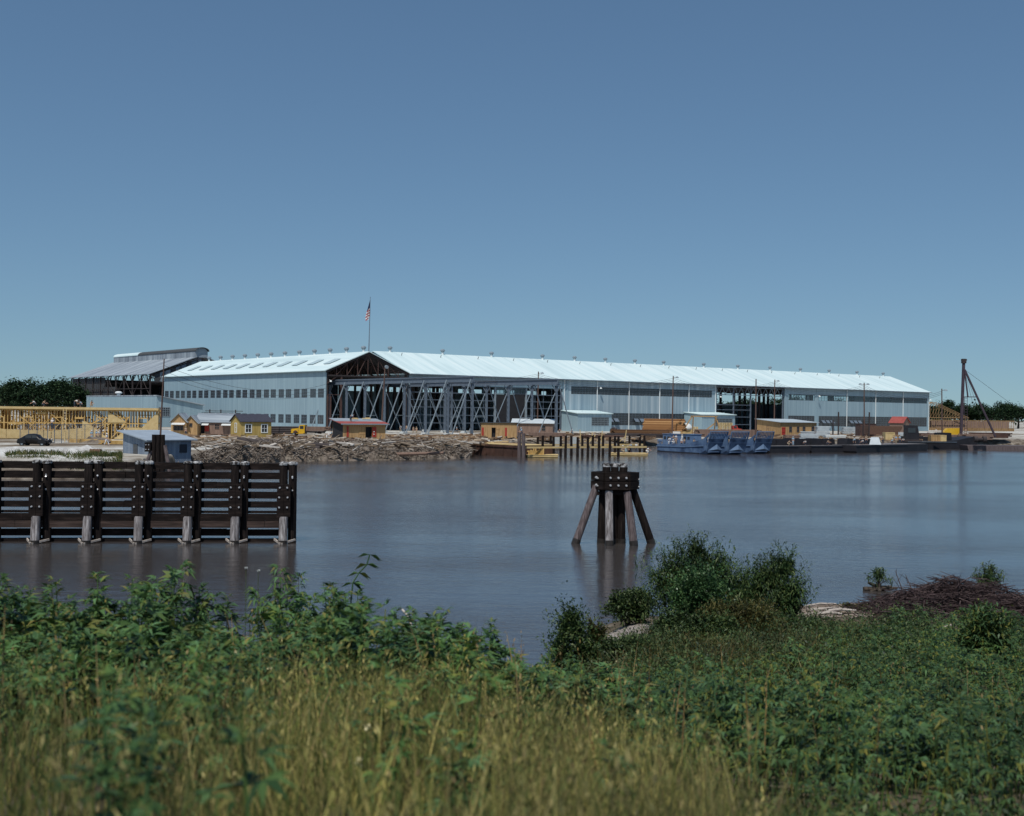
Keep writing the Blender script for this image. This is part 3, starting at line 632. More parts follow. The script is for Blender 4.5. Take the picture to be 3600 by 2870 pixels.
    # open bays at the left: columns and girts
    for s in (26.3, 40.3, 55.6, 67.1, 80.6):
        c = MB(); c.bx(s-.25, s+.25, .3, .8, 0, 12.6); c.build('column', M['light_steel'] if s in (55.6,67.1) else M['grey_steel'], r)
    for a, b in ((26.6,40.0),(40.6,55.3),(67.4,80.3)):
        g = MB()
        for z in (2.2, 4.4, 6.6, 8.6, 10.6): g.beam((a,.45,z), (b,.45,z), .22, .18)
        for k in range(1, 4): g.beam((a+(b-a)*k/4,.7,0), (a+(b-a)*k/4,.7,12.5), .12, .12)
        g.build('wall_girt', M['grey_steel'], r)
    w = MB(); w.bx(56.0, 66.7, .5, .6, 10.7, 12.5)
    f = MB(); window_grid(56.0, 66.7, 10.7, 12.5, 8, 1, .1, lambda p, q, c, d: f.bx(p, q, .45, .6, c, d)); o = f.build('window', M['grey_steel'], r)
    p = MB(); p.bx(56.1, 66.6, .5, .53, 10.8, 12.4); p.build('pane', M['clear'], o)
    # the open bay in the middle: lattice truss, posts, girts
    t = MB(); z0, z1 = 12.3, 14.9
    for z in (z0, z1): t.beam((O0+.3,.4,z), (O1-.3,.4,z), .25, .25)
    n = 22
    for k in range(n):
        a = O0+.3+(O1-O0-.6)*k/n; b = O0+.3+(O1-O0-.6)*(k+1)/n; t.beam((a,.4,z0 if k % 2 else z1), (b,.4,z1 if k % 2 else z0), .14, .14)
    t.build('lattice_truss', M['light_steel'], r)
    for s in (O0+.5, 158.3, 167.2, O1-.4):
        c = MB(); c.bx(s-.2, s+.2, .25, .65, 0, EB-.4); c.build('column', M['grey_steel'], r)
    g = MB()
    for z in (2.2, 4.8, 7.2, 8.9): g.beam((O0+.7,.3,z), (166.9,.3,z), .2, .18)
    g.build('wall_girt', M['grey_steel'], r)
    # interior: two rows of columns, roof trusses
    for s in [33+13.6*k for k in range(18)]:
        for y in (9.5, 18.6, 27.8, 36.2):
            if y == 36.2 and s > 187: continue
            c = MB(); c.bx(s-.35, s+.35, y-.35, y+.35, 0, EB-.6 if y > 30 else EB+1); c.build('column', M['dark_steel'], r)
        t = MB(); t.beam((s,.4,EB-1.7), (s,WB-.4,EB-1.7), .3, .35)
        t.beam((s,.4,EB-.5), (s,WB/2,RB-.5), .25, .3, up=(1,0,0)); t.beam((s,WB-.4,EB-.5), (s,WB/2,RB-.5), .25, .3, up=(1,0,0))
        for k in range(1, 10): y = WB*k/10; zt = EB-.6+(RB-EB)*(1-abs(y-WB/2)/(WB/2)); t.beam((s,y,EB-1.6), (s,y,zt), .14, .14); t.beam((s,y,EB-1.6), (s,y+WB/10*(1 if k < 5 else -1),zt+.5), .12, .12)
        t.build('truss', M['dark_steel'], r)
    # lamp brackets on the wall
    for s, z in ((95.4, 13.3), (150.2, 11.6), (203.6,12.8), (275.4,12.6)):
        l = MB(); l.beam((s,0,z), (s,-1.1,z+.15), .08, .08); l.lathe([(.02,.25),(.12,.1),(.4,-.25),(.36,-.28)], (s,-1.1,z)); l.build('wall_lamp', M['white'], r)
def build_shed_c():
    W2, L0, L1, EC, RC = 18.0, 0.0, 80.0, 16.6, 23.4
    r = thing('weathered_shed', 'unfinished grey shed behind with a curved ridge monitor and open steel side', 'industrial shed', st(16.3, 115), ARZ)
    sl = (RC-EC)/W2; ro = MB()
    ro.slab([(-W2-.8, L0-.6, EC-.8*sl+.3), (-1.9, L0-.6, RC-.4), (-1.9, L1+.6, RC-.4), (-W2-.8, L1+.6, EC-.8*sl+.3)][::-1], -.2)
    ro.slab([(1.9, L0-.6, RC-.4), (W2+.8, L0-.6, EC-.8*sl+.3), (W2+.8, L1+.6, EC-.8*sl+.3), (1.9, L1+.6, RC-.4)][::-1], -.2)
    roof = ro.build('roof', M['roof_old'], r)
    def barrel(y0, y1, mt):
        m = MB(); n = 10; P = [(-2.5*math.cos(math.pi*k/n), RC+1.6+1.3*math.sin(math.pi*k/n)) for k in range(n+1)]
        poly = P + [(x*.95, z-.15) for x, z in P[::-1]]
        m.prism(poly[::-1], lambda u, v, a: (u, a, v), y0, y1); return m.build('ridge_monitor', mt, roof, smooth=False)
    barrel(L0-1, 52, M['roof_dark']); barrel(52.05, L1-2, M['roof'])
    m = MB(); m.bx(-2.3, -2.2, L0, L1-2, RC-.6, RC+1.7); m.bx(2.2, 2.3, L0, L1-2, RC-.6, RC+1.7); m.prism([(-2.2,RC-.6),(2.2,RC-.6),(2.2,RC+1.6),(1.2,RC+2.6),(-1.2,RC+2.6),(-2.2,RC+1.6)], lambda u, v, a: (u, a, v), L0-.2, L0); m.build('monitor_wall', M['roof_old'], roof)
    # gable end: sheeting high up with dark gaps
    g = MB()
    for k in range(9):
        x0 = -W2+1.6+k*1.85; zb = EC-1.2+(RC-EC)*(1-abs(x0)/W2)-1.3; zt0 = EC+(RC-EC)*(1-abs(x0)/W2)-.5; zt1 = EC+(RC-EC)*(1-abs(x0+1.7)/W2)-.5
        g.prism([(x0,zb-1.2),(x0+1.72,zb-.9),(x0+1.72,zt1),(x0,zt0)], lambda u, v, a: (u, a, v), L0, L0+.1, 0 if k % 3 else 1)
    g.prism([(0,EC+1),(W2-1,EC+1),(W2-1,EC+.1),(0,EC)][::-1] if False else [(0,EC),(W2-1,EC),(0,RC-.6)], lambda u, v, a: (u, a, v), L0, L0+.1, 1)
    g.build('gable_sheeting', [M['roof_old'], M['roof_dark']], r)
    # side wall steel
    for i in range(11):
        y = L0 + L1*i/10; 
        for xx in (-W2, W2-.4): c = MB(); c.bx(xx, xx+.4, y, y+.4, 0, EC-.3); c.build('column', M['dark_steel'], r)
        
        t = MB(); t.beam((-W2+.2,y,EC-.4), (0,y,RC-.9), .3, .35, up=(0,1,0)); t.beam((W2-.2,y,EC-.4), (0,y,RC-.9), .3, .35, up=(0,1,0)); t.beam((-W2+.3,y,EC-2.6), (W2-.3,y,EC-2.6), .25, .3)
        for k in range(1, 12): x = -W2+3*k; t.beam((x,y,EC-2.5), (x+(1.5 if k % 2 else -1.5),y,EC-.6+(RC-EC)*(1-min(1,abs(x)/W2))), .15, .15)
        t.build('truss', M['dark_steel'], r)
    g = MB()
    for z in (3, 6, 9, 11.8): g.beam((-W2-.05,L0,z), (-W2-.05,L1,z), .2, .22)
    for i in range(5):
        y = L0+16*i
        if i < 3: g.beam((-W2+.1,y,9.2), (-W2+.1,y+8,EC-.8), .16, .16); g.beam((-W2+.1,y+16,9.2), (-W2+.1,y+8,EC-.8), .16, .16)
    for k in range(40): g.beam((-W2+.1,L0+2*k,7.5), (-W2+.1,L0+2*k,EC-.4 if k > 18 else 9.2), .12, .12)
    g.build('wall_girt', M['dark_steel'], r)
    w = MB(); w.panels(32, L1, 0, 12.6, [(33+k*6.8, 33+k*6.8+5.2, 5.5, 9) for k in range(7)], lambda a, b, c, d: w.bx(-W2+.45, -W2+.6, a, b, c, d)); w.bx(-W2+.45, -W2+.6, 44, L1, 12.6, EC-.5); w.build('side_wall', M['roof_dark'], r)
    w = MB(); w.bx(W2-.7, W2-.5, 30, L1, 0, EC-.6); w.bx(-W2+.8, W2-.8, L1-.3, L1-.1, 0, EC-.5); w.build('back_wall', M['roof_dark'], r)
    # low grey annex in front of it
    a = thing('low_shed', 'low grey sheet metal shed with a sloping roof beside the long shed', 'shed', st(-24.5, 51.4), ARZ)
    w = MB(); w.bx(0, .2, 0, 58, 0, 8.62); w.build('side_wall', M['galv'], a); w = MB(); w.bx(13.4, 13.6, 0, 58, 0, 6.2); w.build('side_wall', M['galv'], a)
    w = MB(); w.prism([(.21,0),(13.39,0),(13.39,6.25),(.21,8.6)], lambda u, v, q: (u, q, v), 0, .2); w.build('end_wall', M['galv'], a); w = MB(); w.prism([(.21,0),(13.39,0),(13.39,6.25),(.21,8.6)], lambda u, v, q: (u, q, v), 57.8, 58); w.build('end_wall', M['galv'], a)
    w = MB(); w.slab([(-.02,-.5,8.95),(14.2,-.5,6.45),(14.2,58.3,6.45),(-.02,58.3,8.95)], .28); rf = w.build('roof', M['roof_old'], a)
    v = ventilator_mesh().build('ventilator', [M['white'], M['white']], rf); v.location = (1.2, 33, 8.9); v.scale = (1.5,1.5,.9)
    f = MB(); window_grid(0, 3.4, 0, 2.6, 5, 4, .1, lambda p, q, c, d: f.bx(p, q, -.12, -.02, c, d)); o = f.build('window', M['light_steel'], a, loc=(.5,0,3.0)); p = MB(); p.bx(.1,3.3,-.06,-.03,.1,2.5); p.build('pane', M['glass'], o)
def build_annexes():
    # grey window annexes standing against the long shed
    for (x0, x1, yb, ytop, s0, s1, dep, h0, h1, lab) in ((1983,2132,1523,1452,80.4,94.0,7.5,5.2,6.0,'small grey sheet metal annex with wide barred window beside the crane runway'),
                                                   (2421,2549,1520,1457,133.5,149.5,8.0,5.3,6.0,'small grey sheet metal annex with barred window behind the landing craft')):
        a = thing('shed_annex', lab, 'annex', st(s0, 0), ARZ, None)
        W = s1-s0; wx0, wx1, wz0, wz1 = W*.40, W*.92, 1.7, 4.3
        w = MB(); w.panels(0, W, 0, h0, [(wx0,wx1,wz0,wz1)], lambda p, q, c, d: w.bx(p, q, -dep, -dep+.18, c, d)); w.build('front_wall', M['galv'], a)
        
        for xa in (0, W-.18): w = MB(); w.prism([(-dep+.19,0),(-.15,0),(-.15,h1),(-dep+.19,h0)], lambda u, v, q: (q, u, v), xa, xa+.18); w.build('side_wall', M['galv'], a)
        w = MB(); w.slab([(-.4,-dep-.4,h0+.25),(W+.4,-dep-.4,h0+.25),(W+.4,-.2,h1+.3),(-.4,-.2,h1+.3)], .2); w.cyl((W*.25,-dep+2,h0+.2),(W*.25,-dep+2,h0+.9),.12,n=6); w.cyl((W*.8,-dep+2,h0+.2),(W*.8,-dep+2,h0+.9),.12,n=6); w.build('roof', M['roof'], a)
        f = MB(); window_grid(wx0, wx1, wz0, wz1, 12, 4, .07, lambda p, q, c, d: f.bx(p, q, -dep-.05, -dep+.1, c, d)); o = f.build('window', M['light_steel'], a); p = MB(); p.bx(wx0+.08,wx1-.08,-dep+.02,-dep+.05,wz0+.08,wz1-.08); p.build('pane', M['glass'], o)
def build_runways():
    H = 12.0
    for (name_lab, s, xs, t1) in (('grey steel crane runway with slanting braces, nearer the left corner of the gabled shed', 3.3, (1158,1218,1283,1351,1421,1496,1575,1660), -60.5),
                                  ('grey steel crane runway with slanting braces, farther out beside the small wooden cabins', 26.2, (1431,1497,1564,1634,1710,1787,1870,1956), -61.5)):
        r = thing('crane_runway', name_lab, 'crane runway', st(s, 0), ARZ)
        ts = [t_of(x, 1420, s) for x in xs]; ts[-1] = max(ts[-1], t1)
        g = MB(); y0 = min(ts)-.5; y1 = max(ts)+14
        g.bx(-.12, .12, y0, y1, H+.12, H+1.08); g.bx(-.35, .35, y0, y1, H, H+.12); g.bx(-.35, .35, y0, y1, H+1.08, H+1.2); g.bx(-.06, .06, y0, y1, H+1.2, H+1.33)
        g.build('girder', M['grey_steel'], r)
        for i, t in enumerate(ts):
            c = MB(); c.bx(-.25, .25, t-.24, t-.18, .5, H-.3); c.bx(-.25, .25, t+.18, t+.24, .5, H-.3); c.bx(-.05, .05, t-.18, t+.18, .5, H-.3); c.bx(-.45, .45, t-.45, t+.45, H-.3, H-.005)
            for k in range(9): c.beam((-.26,t-.2,.8+k*1.2), (-.26,t+.2,1.4+k*1.2), .05, .07); c.beam((.26,t-.2,.8+k*1.2), (.26,t+.2,1.4+k*1.2), .05, .07)
            c.build('column', M['grey_steel'], r)
            f = MB(); f.prism([(-.9,-.1),(.9,-.1),(.5,.5),(-.5,.5)], lambda u, v, q: (u, q, v), t-.8, t+.8); f.build('footing', M['conc'], r)
            for sg, hh, wd in ((-1, H+.6, .19), (1, H-2.0, .14)):
                if s > 20: sg = -sg
                b = MB(); b.beam((sg*.45,t,hh), (sg*5.4,t,.2), wd, wd, up=(0,1,0)); b.build('brace', M['light_steel'], r)
            b = MB()
            if 0 < i: b.beam((0,t+.3,H-1.7), (0,t+1.6,H-.1), .14, .14); 
            if i < len(ts): b.beam((0,t-.3,H-1.7), (0,t-1.6,H-.1), .14, .14)
            b.build('knee_brace', M['grey_steel'], r)
            if i % 2 == 0:
                b = MB(); b.beam((.27,t,4.2), (3.3,t,4.2), .12, .12) if s < 20 else b.beam((-.27,t,4.2), (-3.3,t,4.2), .12, .12); b.build('tie', M['light_steel'], r)
M['roof_sky'] = mat('translucent_roof_panel', [(.36,.46,.50),(.44,.55,.58)], rough=.5)

M['roof_under'] = mat('shaded_roof_underside', [(.045,.045,.05),(.08,.08,.088)], scale=1, rough=.9)  # shade under the shed roofs put into the colour
# ================================================================== YARD
def frame_at(x0, x1, yb, rz=0, z=YARD):
    """left and right photo columns of a front wall standing on the yard -> (centre, width)"""
    c = at_z((x0+x1)/2, yb, z); w = (x1-x0)/FP*c.y/math.cos(rz) if rz else (x1-x0)/FP*c.y
    return c, w
def wall_with(mb, W, y0, y1, z0, z1, holes): mb.panels(-W/2, W/2, z0, z1, holes, lambda a, b, c, d: mb.bx(a, b, y0, y1, c, d))
def window_part(parent, x0, x1, z0, z1, y, fmat, nx=2, nz=2, trim=.14):
    f = MB(); window_grid(x0-trim, x1+trim, z0-trim, z1+trim, 1, 1, trim, lambda a, b, c, d: f.bx(a, b, y-.07, y+.05, c, d), edge=trim)
    if nx > 1 or nz > 1:
        for k in range(1, nx): xc = x0+(x1-x0)*k/nx; f.bx(xc-.03, xc+.03, y-.04, y+.02, z0, z1)
        for k in range(1, nz): zc = z0+(z1-z0)*k/nz; f.bx(x0, x1, y-.05, y-.041, zc-.03, zc+.03)
    o = f.build('window', fmat, parent); p = MB(); p.bx(x0, x1, y+.021, y+.045, z0, z1); p.build('pane', M['glass'], o); return o
def mono_hut(name, label, cat, c, W, D, hf, hb, rz, wm, rm, holes=(), eave=.45, side_m=None, z=None, roof_parts=None):
    """shed-roofed hut; front wall at local y=0 with height hf, back height hb"""
    r = thing(name, label, cat, (c.x, c.y, c.z if z is None else z), rz)
    w = MB(); wall_with(w, W, 0, .12, 0, hf, [tuple(h) for h in holes]); w.build('front_wall', wm, r)
    for x in (-W/2, W/2-.12): w = MB(); w.prism([(.13,0),(D-.13,0),(D-.13,hb),(.13,hf)], lambda u, v, q: (q, u, v), x, x+.12); w.build('side_wall', side_m or wm, r)
    w = MB(); w.bx(-W/2, W/2, D-.12, D, 0, hb); w.build('back_wall', wm, r)
    e = (hb-hf)/D*eave; w = MB(); w.slab([(-W/2-eave,-eave,hf-e+.16),(W/2+eave,-eave,hf-e+.16),(W/2+eave,D+eave,hb+e+.16),(-W/2-eave,D+eave,hb+e+.16)], .13); rf = w.build('roof', rm, r)
    return r, rf
def gable_hut(name, label, cat, c, W, D, h, rise, rz, wm, rm, holes=(), ridge='x', ov=.35, side_holes=()):
    """ridge along local x (eaves at front) or y (gable at front)"""
    r = thing(name, label, cat, (c.x, c.y, c.z), rz)
    w = MB(); wall_with(w, W, 0, .12, 0, h, [tuple(q) for q in holes])
    if ridge == 'y': w.prism([(-W/2,h),(W/2,h),(0,h+rise)], lambda u, v, q: (u, q, v), 0, .12)
    w.build('front_wall', wm, r)
    w = MB(); wall_with(w, W, D-.12, D, 0, h, [])
    if ridge == 'y': w.prism([(-W/2,h),(W/2,h),(0,h+rise)], lambda u, v, q: (u, q, v), D-.12, D)
    w.build('back_wall', wm, r)
    for x in (-W/2, W/2-.12):
        w = MB(); w.panels(.13, D-.13, 0, h, list(side_holes), lambda a, b, c_, d_: w.bx(x, x+.12, a, b, c_, d_))
        if ridge == 'x': w.prism([(.0,h),(D,h),(D/2,h+rise)], lambda u, v, q: (q, u, v), x, x+.12)
        w.build('side_wall', wm, r)
    w = MB()
    if ridge == 'x':
        q = rise/(D/2)*ov
        w.slab([(-W/2-ov,-ov,h-q+.15),(W/2+ov,-ov,h-q+.15),(W/2+ov,D/2,h+rise+.15),(-W/2-ov,D/2,h+rise+.15)], .1); w.slab([(-W/2-ov,D/2,h+rise+.15),(W/2+ov,D/2,h+rise+.15),(W/2+ov,D+ov,h-q+.15),(-W/2-ov,D+ov,h-q+.15)], .1)
    else:
        q = rise/(W/2)*ov
        w.slab([(0,-ov,h+rise+.15),(0,D+ov,h+rise+.15),(-W/2-ov,D+ov,h-q+.15),(-W/2-ov,-ov,h-q+.15)], .1); w.slab([(W/2+ov,-ov,h-q+.15),(W/2+ov,D+ov,h-q+.15),(0,D+ov,h+rise+.15),(0,-ov,h+rise+.15)], .1)
    rf = w.build('roof', rm, r)
    return r, rf
def door_part(r, x0, x1, z1, y, m, name='door', open_=False):
    d = MB()
    d.bx(x0, x1, y-.06, y-.005, .05, z1)
    for z in (.25, z1/2, z1-.25): d.bx(x0+.05, x1-.05, y-.1, y-.061, z-.07, z+.07)
    return d.build(name, m, r)
def build_yard_left():
    # ---- building frame of fresh timber
    c = at_z(556, 1547, YARD); rz = R_(13)
    r = thing('timber_frame_building', 'bright yellow timber building frame under construction with open studs and diagonal boards', 'building', (c.x, c.y, YARD), rz)
    L, D, H = 34.0, 8.0, 5.0
    for nm, y in (('front_frame', 0), ('inner_frame', 2.9), ('inner_frame', 5.4), ('back_frame', D)):
        m = MB(); wins = [(-3.2,-1.9),(-6.8,-5.4),(-9.9,-8.8),(-13.2,-12.0),(-17,-15.6),(-21.2,-20),(-26,-24.6),(-30.2,-29)]
        m.bx(-L, 0, y, y+.14, 0, .12); m.bx(-L, 0, y, y+.14, H-.25, H); m.bx(-L, 0, y-.005, y+.145, 2.62, 2.78)
        k = 0; x = -L
        while x < -.05:
            x += random.uniform(-.08,.08) if y else 0
            mid = any(a < x < b for a, b in wins)
            if not mid: m.bx(x, x+.11, y+.01, y+.13, .12, H-.25)
            else: m.bx(x, x+.11, y+.01, y+.13, .12, 1.2); m.bx(x, x+.11, y+.01, y+.13, 3.7, H-.25)
            x += .48
        for a, b in wins: m.bx(a-.1, b+.1, y-.02, y+.15, 3.55, 3.7); m.bx(a-.1, b+.1, y-.02, y+.15, 1.1, 1.22); m.bx(a-.16, a-.04, y-.01, y+.14, 1.22, 3.55); m.bx(b+.04, b+.16, y-.01, y+.14, 1.22, 3.55)
        for x0 in (-31,-27.5,-22,-18,-11,-7.6): m.beam((x0,y-.05,.2), (x0+2.2,y-.05,2.6), .12, .05, up=(0,1,0)); m.beam((x0+2.4,y-.05,2.8), (x0+.3,y-.05,H-.3), .12, .05, up=(0,1,0))
        for _ in range(16):
            x0 = random.uniform(-L+.5,-3); z0 = random.uniform(.2,2.6); dx = random.uniform(.8,2.6)*random.choice((1,-1)); m.beam((x0,y-.035,z0),(x0+dx,y-.03,z0+random.uniform(.8,2.2)),random.uniform(.1,.24),.035,up=(0,1,0))
        for _ in range(10):
            x0 = random.uniform(-L+.5,-3); m.bx(x0,x0+random.uniform(.8,2.4),y-.06,y-.025,(z:=random.uniform(.6,4.2)),z+random.uniform(.12,.4))
        m.build(nm, M['yellowwood'], r)
    m = MB(); x = -L+.2
    while x < -.1:
        m.bx(x, x+.1, -.45, D+.45, H+.0, H+.3); x += .44
    m.build('ceiling_joist', M['yellowwood'], r)
    m = MB(); m.bx(-L, 0, -.5, -.46, H-.02, H+.32); m.bx(-L, -.0, -.5, 3.2, H+.305, H+.36); m.bx(-L*.55, -.6, 3.5, D, H+.305, H+.36); m.build('roof_deck', M['palewood'], r)
    for x in (-8.2, -16.5, -25): 
        m = MB(); m.bx(x, x+.1, .2, D-.1, 0, H-.3); m.build('partition', M['yellowwood'], r)
    # diagonal sheathing, each patch a part
    for poly in ([(-33.8,.1),(-24.05,.1),(-24.05,1.6),(-28,2.0),(-33.8,1.7)], [(-8.1,2.85),(-5.2,2.85),(-8.1,4.7)], [(-2.6,.1),(-.02,.1),(-.02,4.6),(-.5,4.3),(-2.6,2.1)], [(-12.2,.1),(-8.0,.1),(-11.6,3.0),(-12.2,3.0)], [(-7.2,.1),(-2.62,.1),(-2.62,2.05),(-4.6,2.05)], [(-17,.1),(-12.25,.1),(-12.25,1.9),(-17,1.4)], [(-24,.1),(-17.1,.1),(-17.1,1.4),(-24,1.6)]):
        m = MB(); m.prism(poly, lambda u, v, q: (u, q, v), -.09, -.045); m.build('sheathing', M['palewood'], r)
    m = MB(); m.bx(-L, 0, .3, D-.3, .02, .1); m.build('floor', M['palewood'], r)
    # scaffold where a carpenter stands
    c2 = at_z(190, 1552, YARD); s = thing('plank_scaffold', 'low plank scaffold before the timber frame', 'scaffold', (c2.x, c2.y, YARD), rz)
    m = MB()
    for x in (-1.6, 0, 1.6): m.beam((x,-.4,0),(x,-.4,1.75),.09,.09); m.beam((x,.4,0),(x,.4,1.75),.09,.09); m.beam((x,-.5,1.7),(x,.5,1.7),.05,.14)
    m.build('trestle', M['palewood'], s); m = MB(); m.bx(-2,2,-.4,.4,1.78,1.83); m.build('plank', M['yellowwood'], s)
    # ladder leaning on the frame
    c2 = at_z(222, 1556, YARD); l = MB()
    for x in (-.22, .22): l.beam((x,0,0),(x,1.5,5.2),.07,.09)
    for k in range(13): q = (k+1)/14; l.beam((-.22,1.5*q,5.2*q),(.22,1.5*q,5.2*q),.04,.04)
    tag(l.build('ladder', M['palewood'], loc=(c2.x,c2.y,YARD), rz=rz), 'pale wooden ladder leaning against the timber frame', 'ladder')
    # ---- chain-link fence
    xs = [70,100,130,166.5,191,216,242,270,298,327,355]; P = [at_z(x, 1563-(x-130)*.02, YARD-.1) for x in xs]
    f = thing('wire_fence', 'tall chain link fence with thin posts before the timber frame', 'fence', tuple(P[-1]))
    o = Vector(P[-1]); mm = MB()
    for i, p in enumerate(P):
        q = p - o; m = MB(); m.cyl(q, q+Vector((0,0,2.9 if i < len(P)-1 else 3.3)), .05 if i < len(P)-1 else .09, n=6); m.build('post', M['grey_steel'] if i < len(P)-1 else M['pole'], f)
    m = MB()
    for a, b in zip(P[:-1], P[1:]): m.cyl(a-o+Vector((0,0,2.85)), b-o+Vector((0,0,2.85)), .035, n=5)
    m.build('top_rail', M['grey_steel'], f)
    for a, b in zip(P[:-1], P[1:]): a = a-o; b = b-o; mm.add([a+Vector((0,0,.05)), b+Vector((0,0,.05)), b+Vector((0,0,2.82)), a+Vector((0,0,2.82))], [(0,1,2,3)])
    mm.build('wire_mesh', M['wire'], f)
    # ---- black saloon car
    c = at_z(122, 1569, YARD-.05); build_car(c)
    # ---- shell mound, drum, boards, grass
    e = MB(); n = 40; vs = []; A = at_z(-60, 1606, YARD-.4); B = at_z(470, 1602, YARD-.4)
    for j in range(9):
        for i in range(n):
            u = i/(n-1); v = j/8; h = math.sin(math.pi*v)*(.75+.55*mnoise.noise(Vector((u*7, 2.2, 0)))+.25*mnoise.noise(Vector((u*23, v*4, 1))))*(1 if u < .75 else (1-u)*4)
            vs.append((A.x+(B.x-A.x)*u, A.y+(B.y-A.y)*u-3+7*v, YARD-.25+max(0,h)))
    e.add(vs, [(j*n+i, j*n+i+1, (j+1)*n+i+1, (j+1)*n+i) for j in range(8) for i in range(n-1)])
    tag(e.build('shell_mound', M['shell'], smooth=True), kind='structure')
    c = at_d(336, 1588, 137); d = thing('oil_drum', 'rusty brown drum lying on a short post stand above the mound', 'drum', (c.x, c.y, c.z))
    m = MB(); m.cyl((-.62,0,0),(.62,0,0),.3,n=14); 
    for x in (-.6,-.2,.2,.6): m.cyl((x-.025,0,0),(x+.025,0,0),.33,n=14)
    m.build('barrel', M['rustbrown'], d); m = MB(); m.beam((.25,0,-1.8),(.25,0,-.32),.16,.16); m.bx(-.4,.7,-.2,.2,-.36,-.3); m.build('stand', M['pole'], d)
    for i, (x, y, ln, a, lb) in enumerate(((388,1604,7,.1,'long grey board lying on the bank left of the corrugated hut'),(455,1612,6,-.2,'short sun bleached board lying on the bank at the foot of the corrugated hut'))):
        c = at_d(x, y, 131); b = MB(); b.box((0,0,.06),(ln*.6,.5,.12)); tag(b.build('board', M['drift'] if i else M['brownwood'], loc=(c.x,c.y,1.3+.2*i), rz=a), lb, 'board')
    q = [at_d(random.uniform(20,430), 1605, random.uniform(120,138)) for _ in range(9000)]; q = [p for p in q if mnoise.noise(Vector((p.x*.35,p.y*.25,3)))+.25*mnoise.noise(Vector((p.x*1.4,p.y,1))) > .02-.25*(p.y < 127)]; X = np.array([p.x for p in q]); Y = np.array([p.y for p in q])
    V, F = grass_at(X, Y, np.array([lerp_prof([(121,.9),(124,1.25),(127,1.6),(131,1.75)], y) for y in Y]), RNG.uniform(.15,.75,len(X)), RNG.uniform(.03,.09,len(X)), .9)
    tag(np_mesh('bank_grass', V, F, M['grass_bank']), 'rough green grass on the far bank before the shell mound', 'grass', kind='stuff')
    # ---- brown earth heap behind the fence, lumber lying before the frame
    e = MB(); n = 26; A2 = at_z(235,1560,YARD); B2 = at_z(365,1560,YARD); vs = []
    for j in range(8):
        for i in range(n):
            u = i/(n-1); v = j/7; h = math.sin(math.pi*v)*math.sin(math.pi*u)**.6*(1.0+.7*mnoise.noise(Vector((u*6,v*2,7)))); vs.append((A2.x+(B2.x-A2.x)*u, A2.y+4+4*v, YARD-.08+max(0,h)))
    e.add(vs, [(j*n+i,j*n+i+1,(j+1)*n+i+1,(j+1)*n+i) for j in range(7) for i in range(n-1)]); tag(e.build('earth_mound', M['rubble']), kind='structure')
    for i, (x, y, lb) in enumerate(((415,1562,'low pile of yellow boards before the right end of the timber frame'),(300,1557,'short pile of yellow boards behind the wire fence'))):
        log_stack('board_pile', lb, 'lumber', at_z(x,y,YARD), 6, 3, .1, 4.5, .2, M['yellowwood'], True, .5)
    # ---- corrugated hut
    r, rf = mono_hut('corrugated_hut', 'small blue grey corrugated metal hut behind the fender, with shallow sloping roof', 'hut', at_d(597,1622,139), 5.8, 5.4, 2.9, 3.75, R_(49), M['galv_blue'], M['galv_blue_roof'], [(1.4,2.2,1.5,2.3)], .55, z=.55)
    # side window on the left wall and a shutter
    m = MB(); m.bx(-2.96,-2.905,2.2,3.1,1.3,2.4); m.build('window', M['glass'], r)
    m = MB(); m.bx(1.3,2.3,-.06,-.005,1.4,2.4); m.build('shutter', M['navydark'], r)
    # ---- dark dolphin of piles before the hut, with a tall mast
    c = at_d(556, 1620, 128); c.z = 0
    d = thing('small_dolphin', 'dark cluster of piles with bolted block and tall thin mast before the corrugated hut', 'mooring dolphin', (c.x, c.y, 0))
    for x in (-.5,.0,.5): 
        m = MB(); m.cyl((x,0,-1.5),(x*.95,0,4.35),.25,.23,10); m.build('pile', M['creosote_v'], d)
    for p0, p1 in (((-1.9,-.6,-1.2),(-.75,-.1,2.6)),((1.7,-.5,-1.2),(.75,-.1,3.2))):
        m = MB(); m.cyl(p0,p1,.22,.2,9); m.build('brace_pile', M['pilegrey'], d)
    m = MB(); m.bx(-1.35,-.72,-.45,.45,2.5,3.5); m.build('timber_block', M['creosote'], d); m = MB()
    for z in (2.75,3.25):
        for x in (-1.2,-.9): m.cyl((x,-.5,z),(x,-.44,z),.06,n=8)
    m.build('bolt', M['bolt'], d)
    m = MB(); m.cyl((.1,.3,3.6),(.42,.3,12.6),.11,.06,8); m.build('mast', M['pole'], d)
    # ---- row of brown shacks
    c, W = frame_at(600, 655, 1531); r, rf = gable_hut('gabled_shack', 'small tan gabled shack, leftmost of the shack row', 'shack', c, 3.0, 6, 2.8, 1.5, .05, M['tanwood'], M['roof_old'], [(-.9,.9,1.0,1.9)], 'y')
    m = MB(); m.slab([(-1.3,-1.0,2.15),(1.3,-1.0,2.15),(1.3,0,2.5),(-1.3,0,2.5)], .06); m.build('awning', M['canvas'], r)
    window_part(r, -.9,.9,1.0,1.9,0,M['brownwood'],3,1,.06)
    c, W = frame_at(652, 694, 1531); r, rf = gable_hut('gabled_shack', 'second tan gabled shack, with a small window high in its gable', 'shack', c+Vector((0,-.5,0)), 2.5, 6, 2.6, 1.3, .05, M['tanwood'], M['roof_old'], [(-.25,.25,1.7,2.4)], 'y'); window_part(r,-.25,.25,1.7,2.4,0,M['brownwood'],1,1,.05)
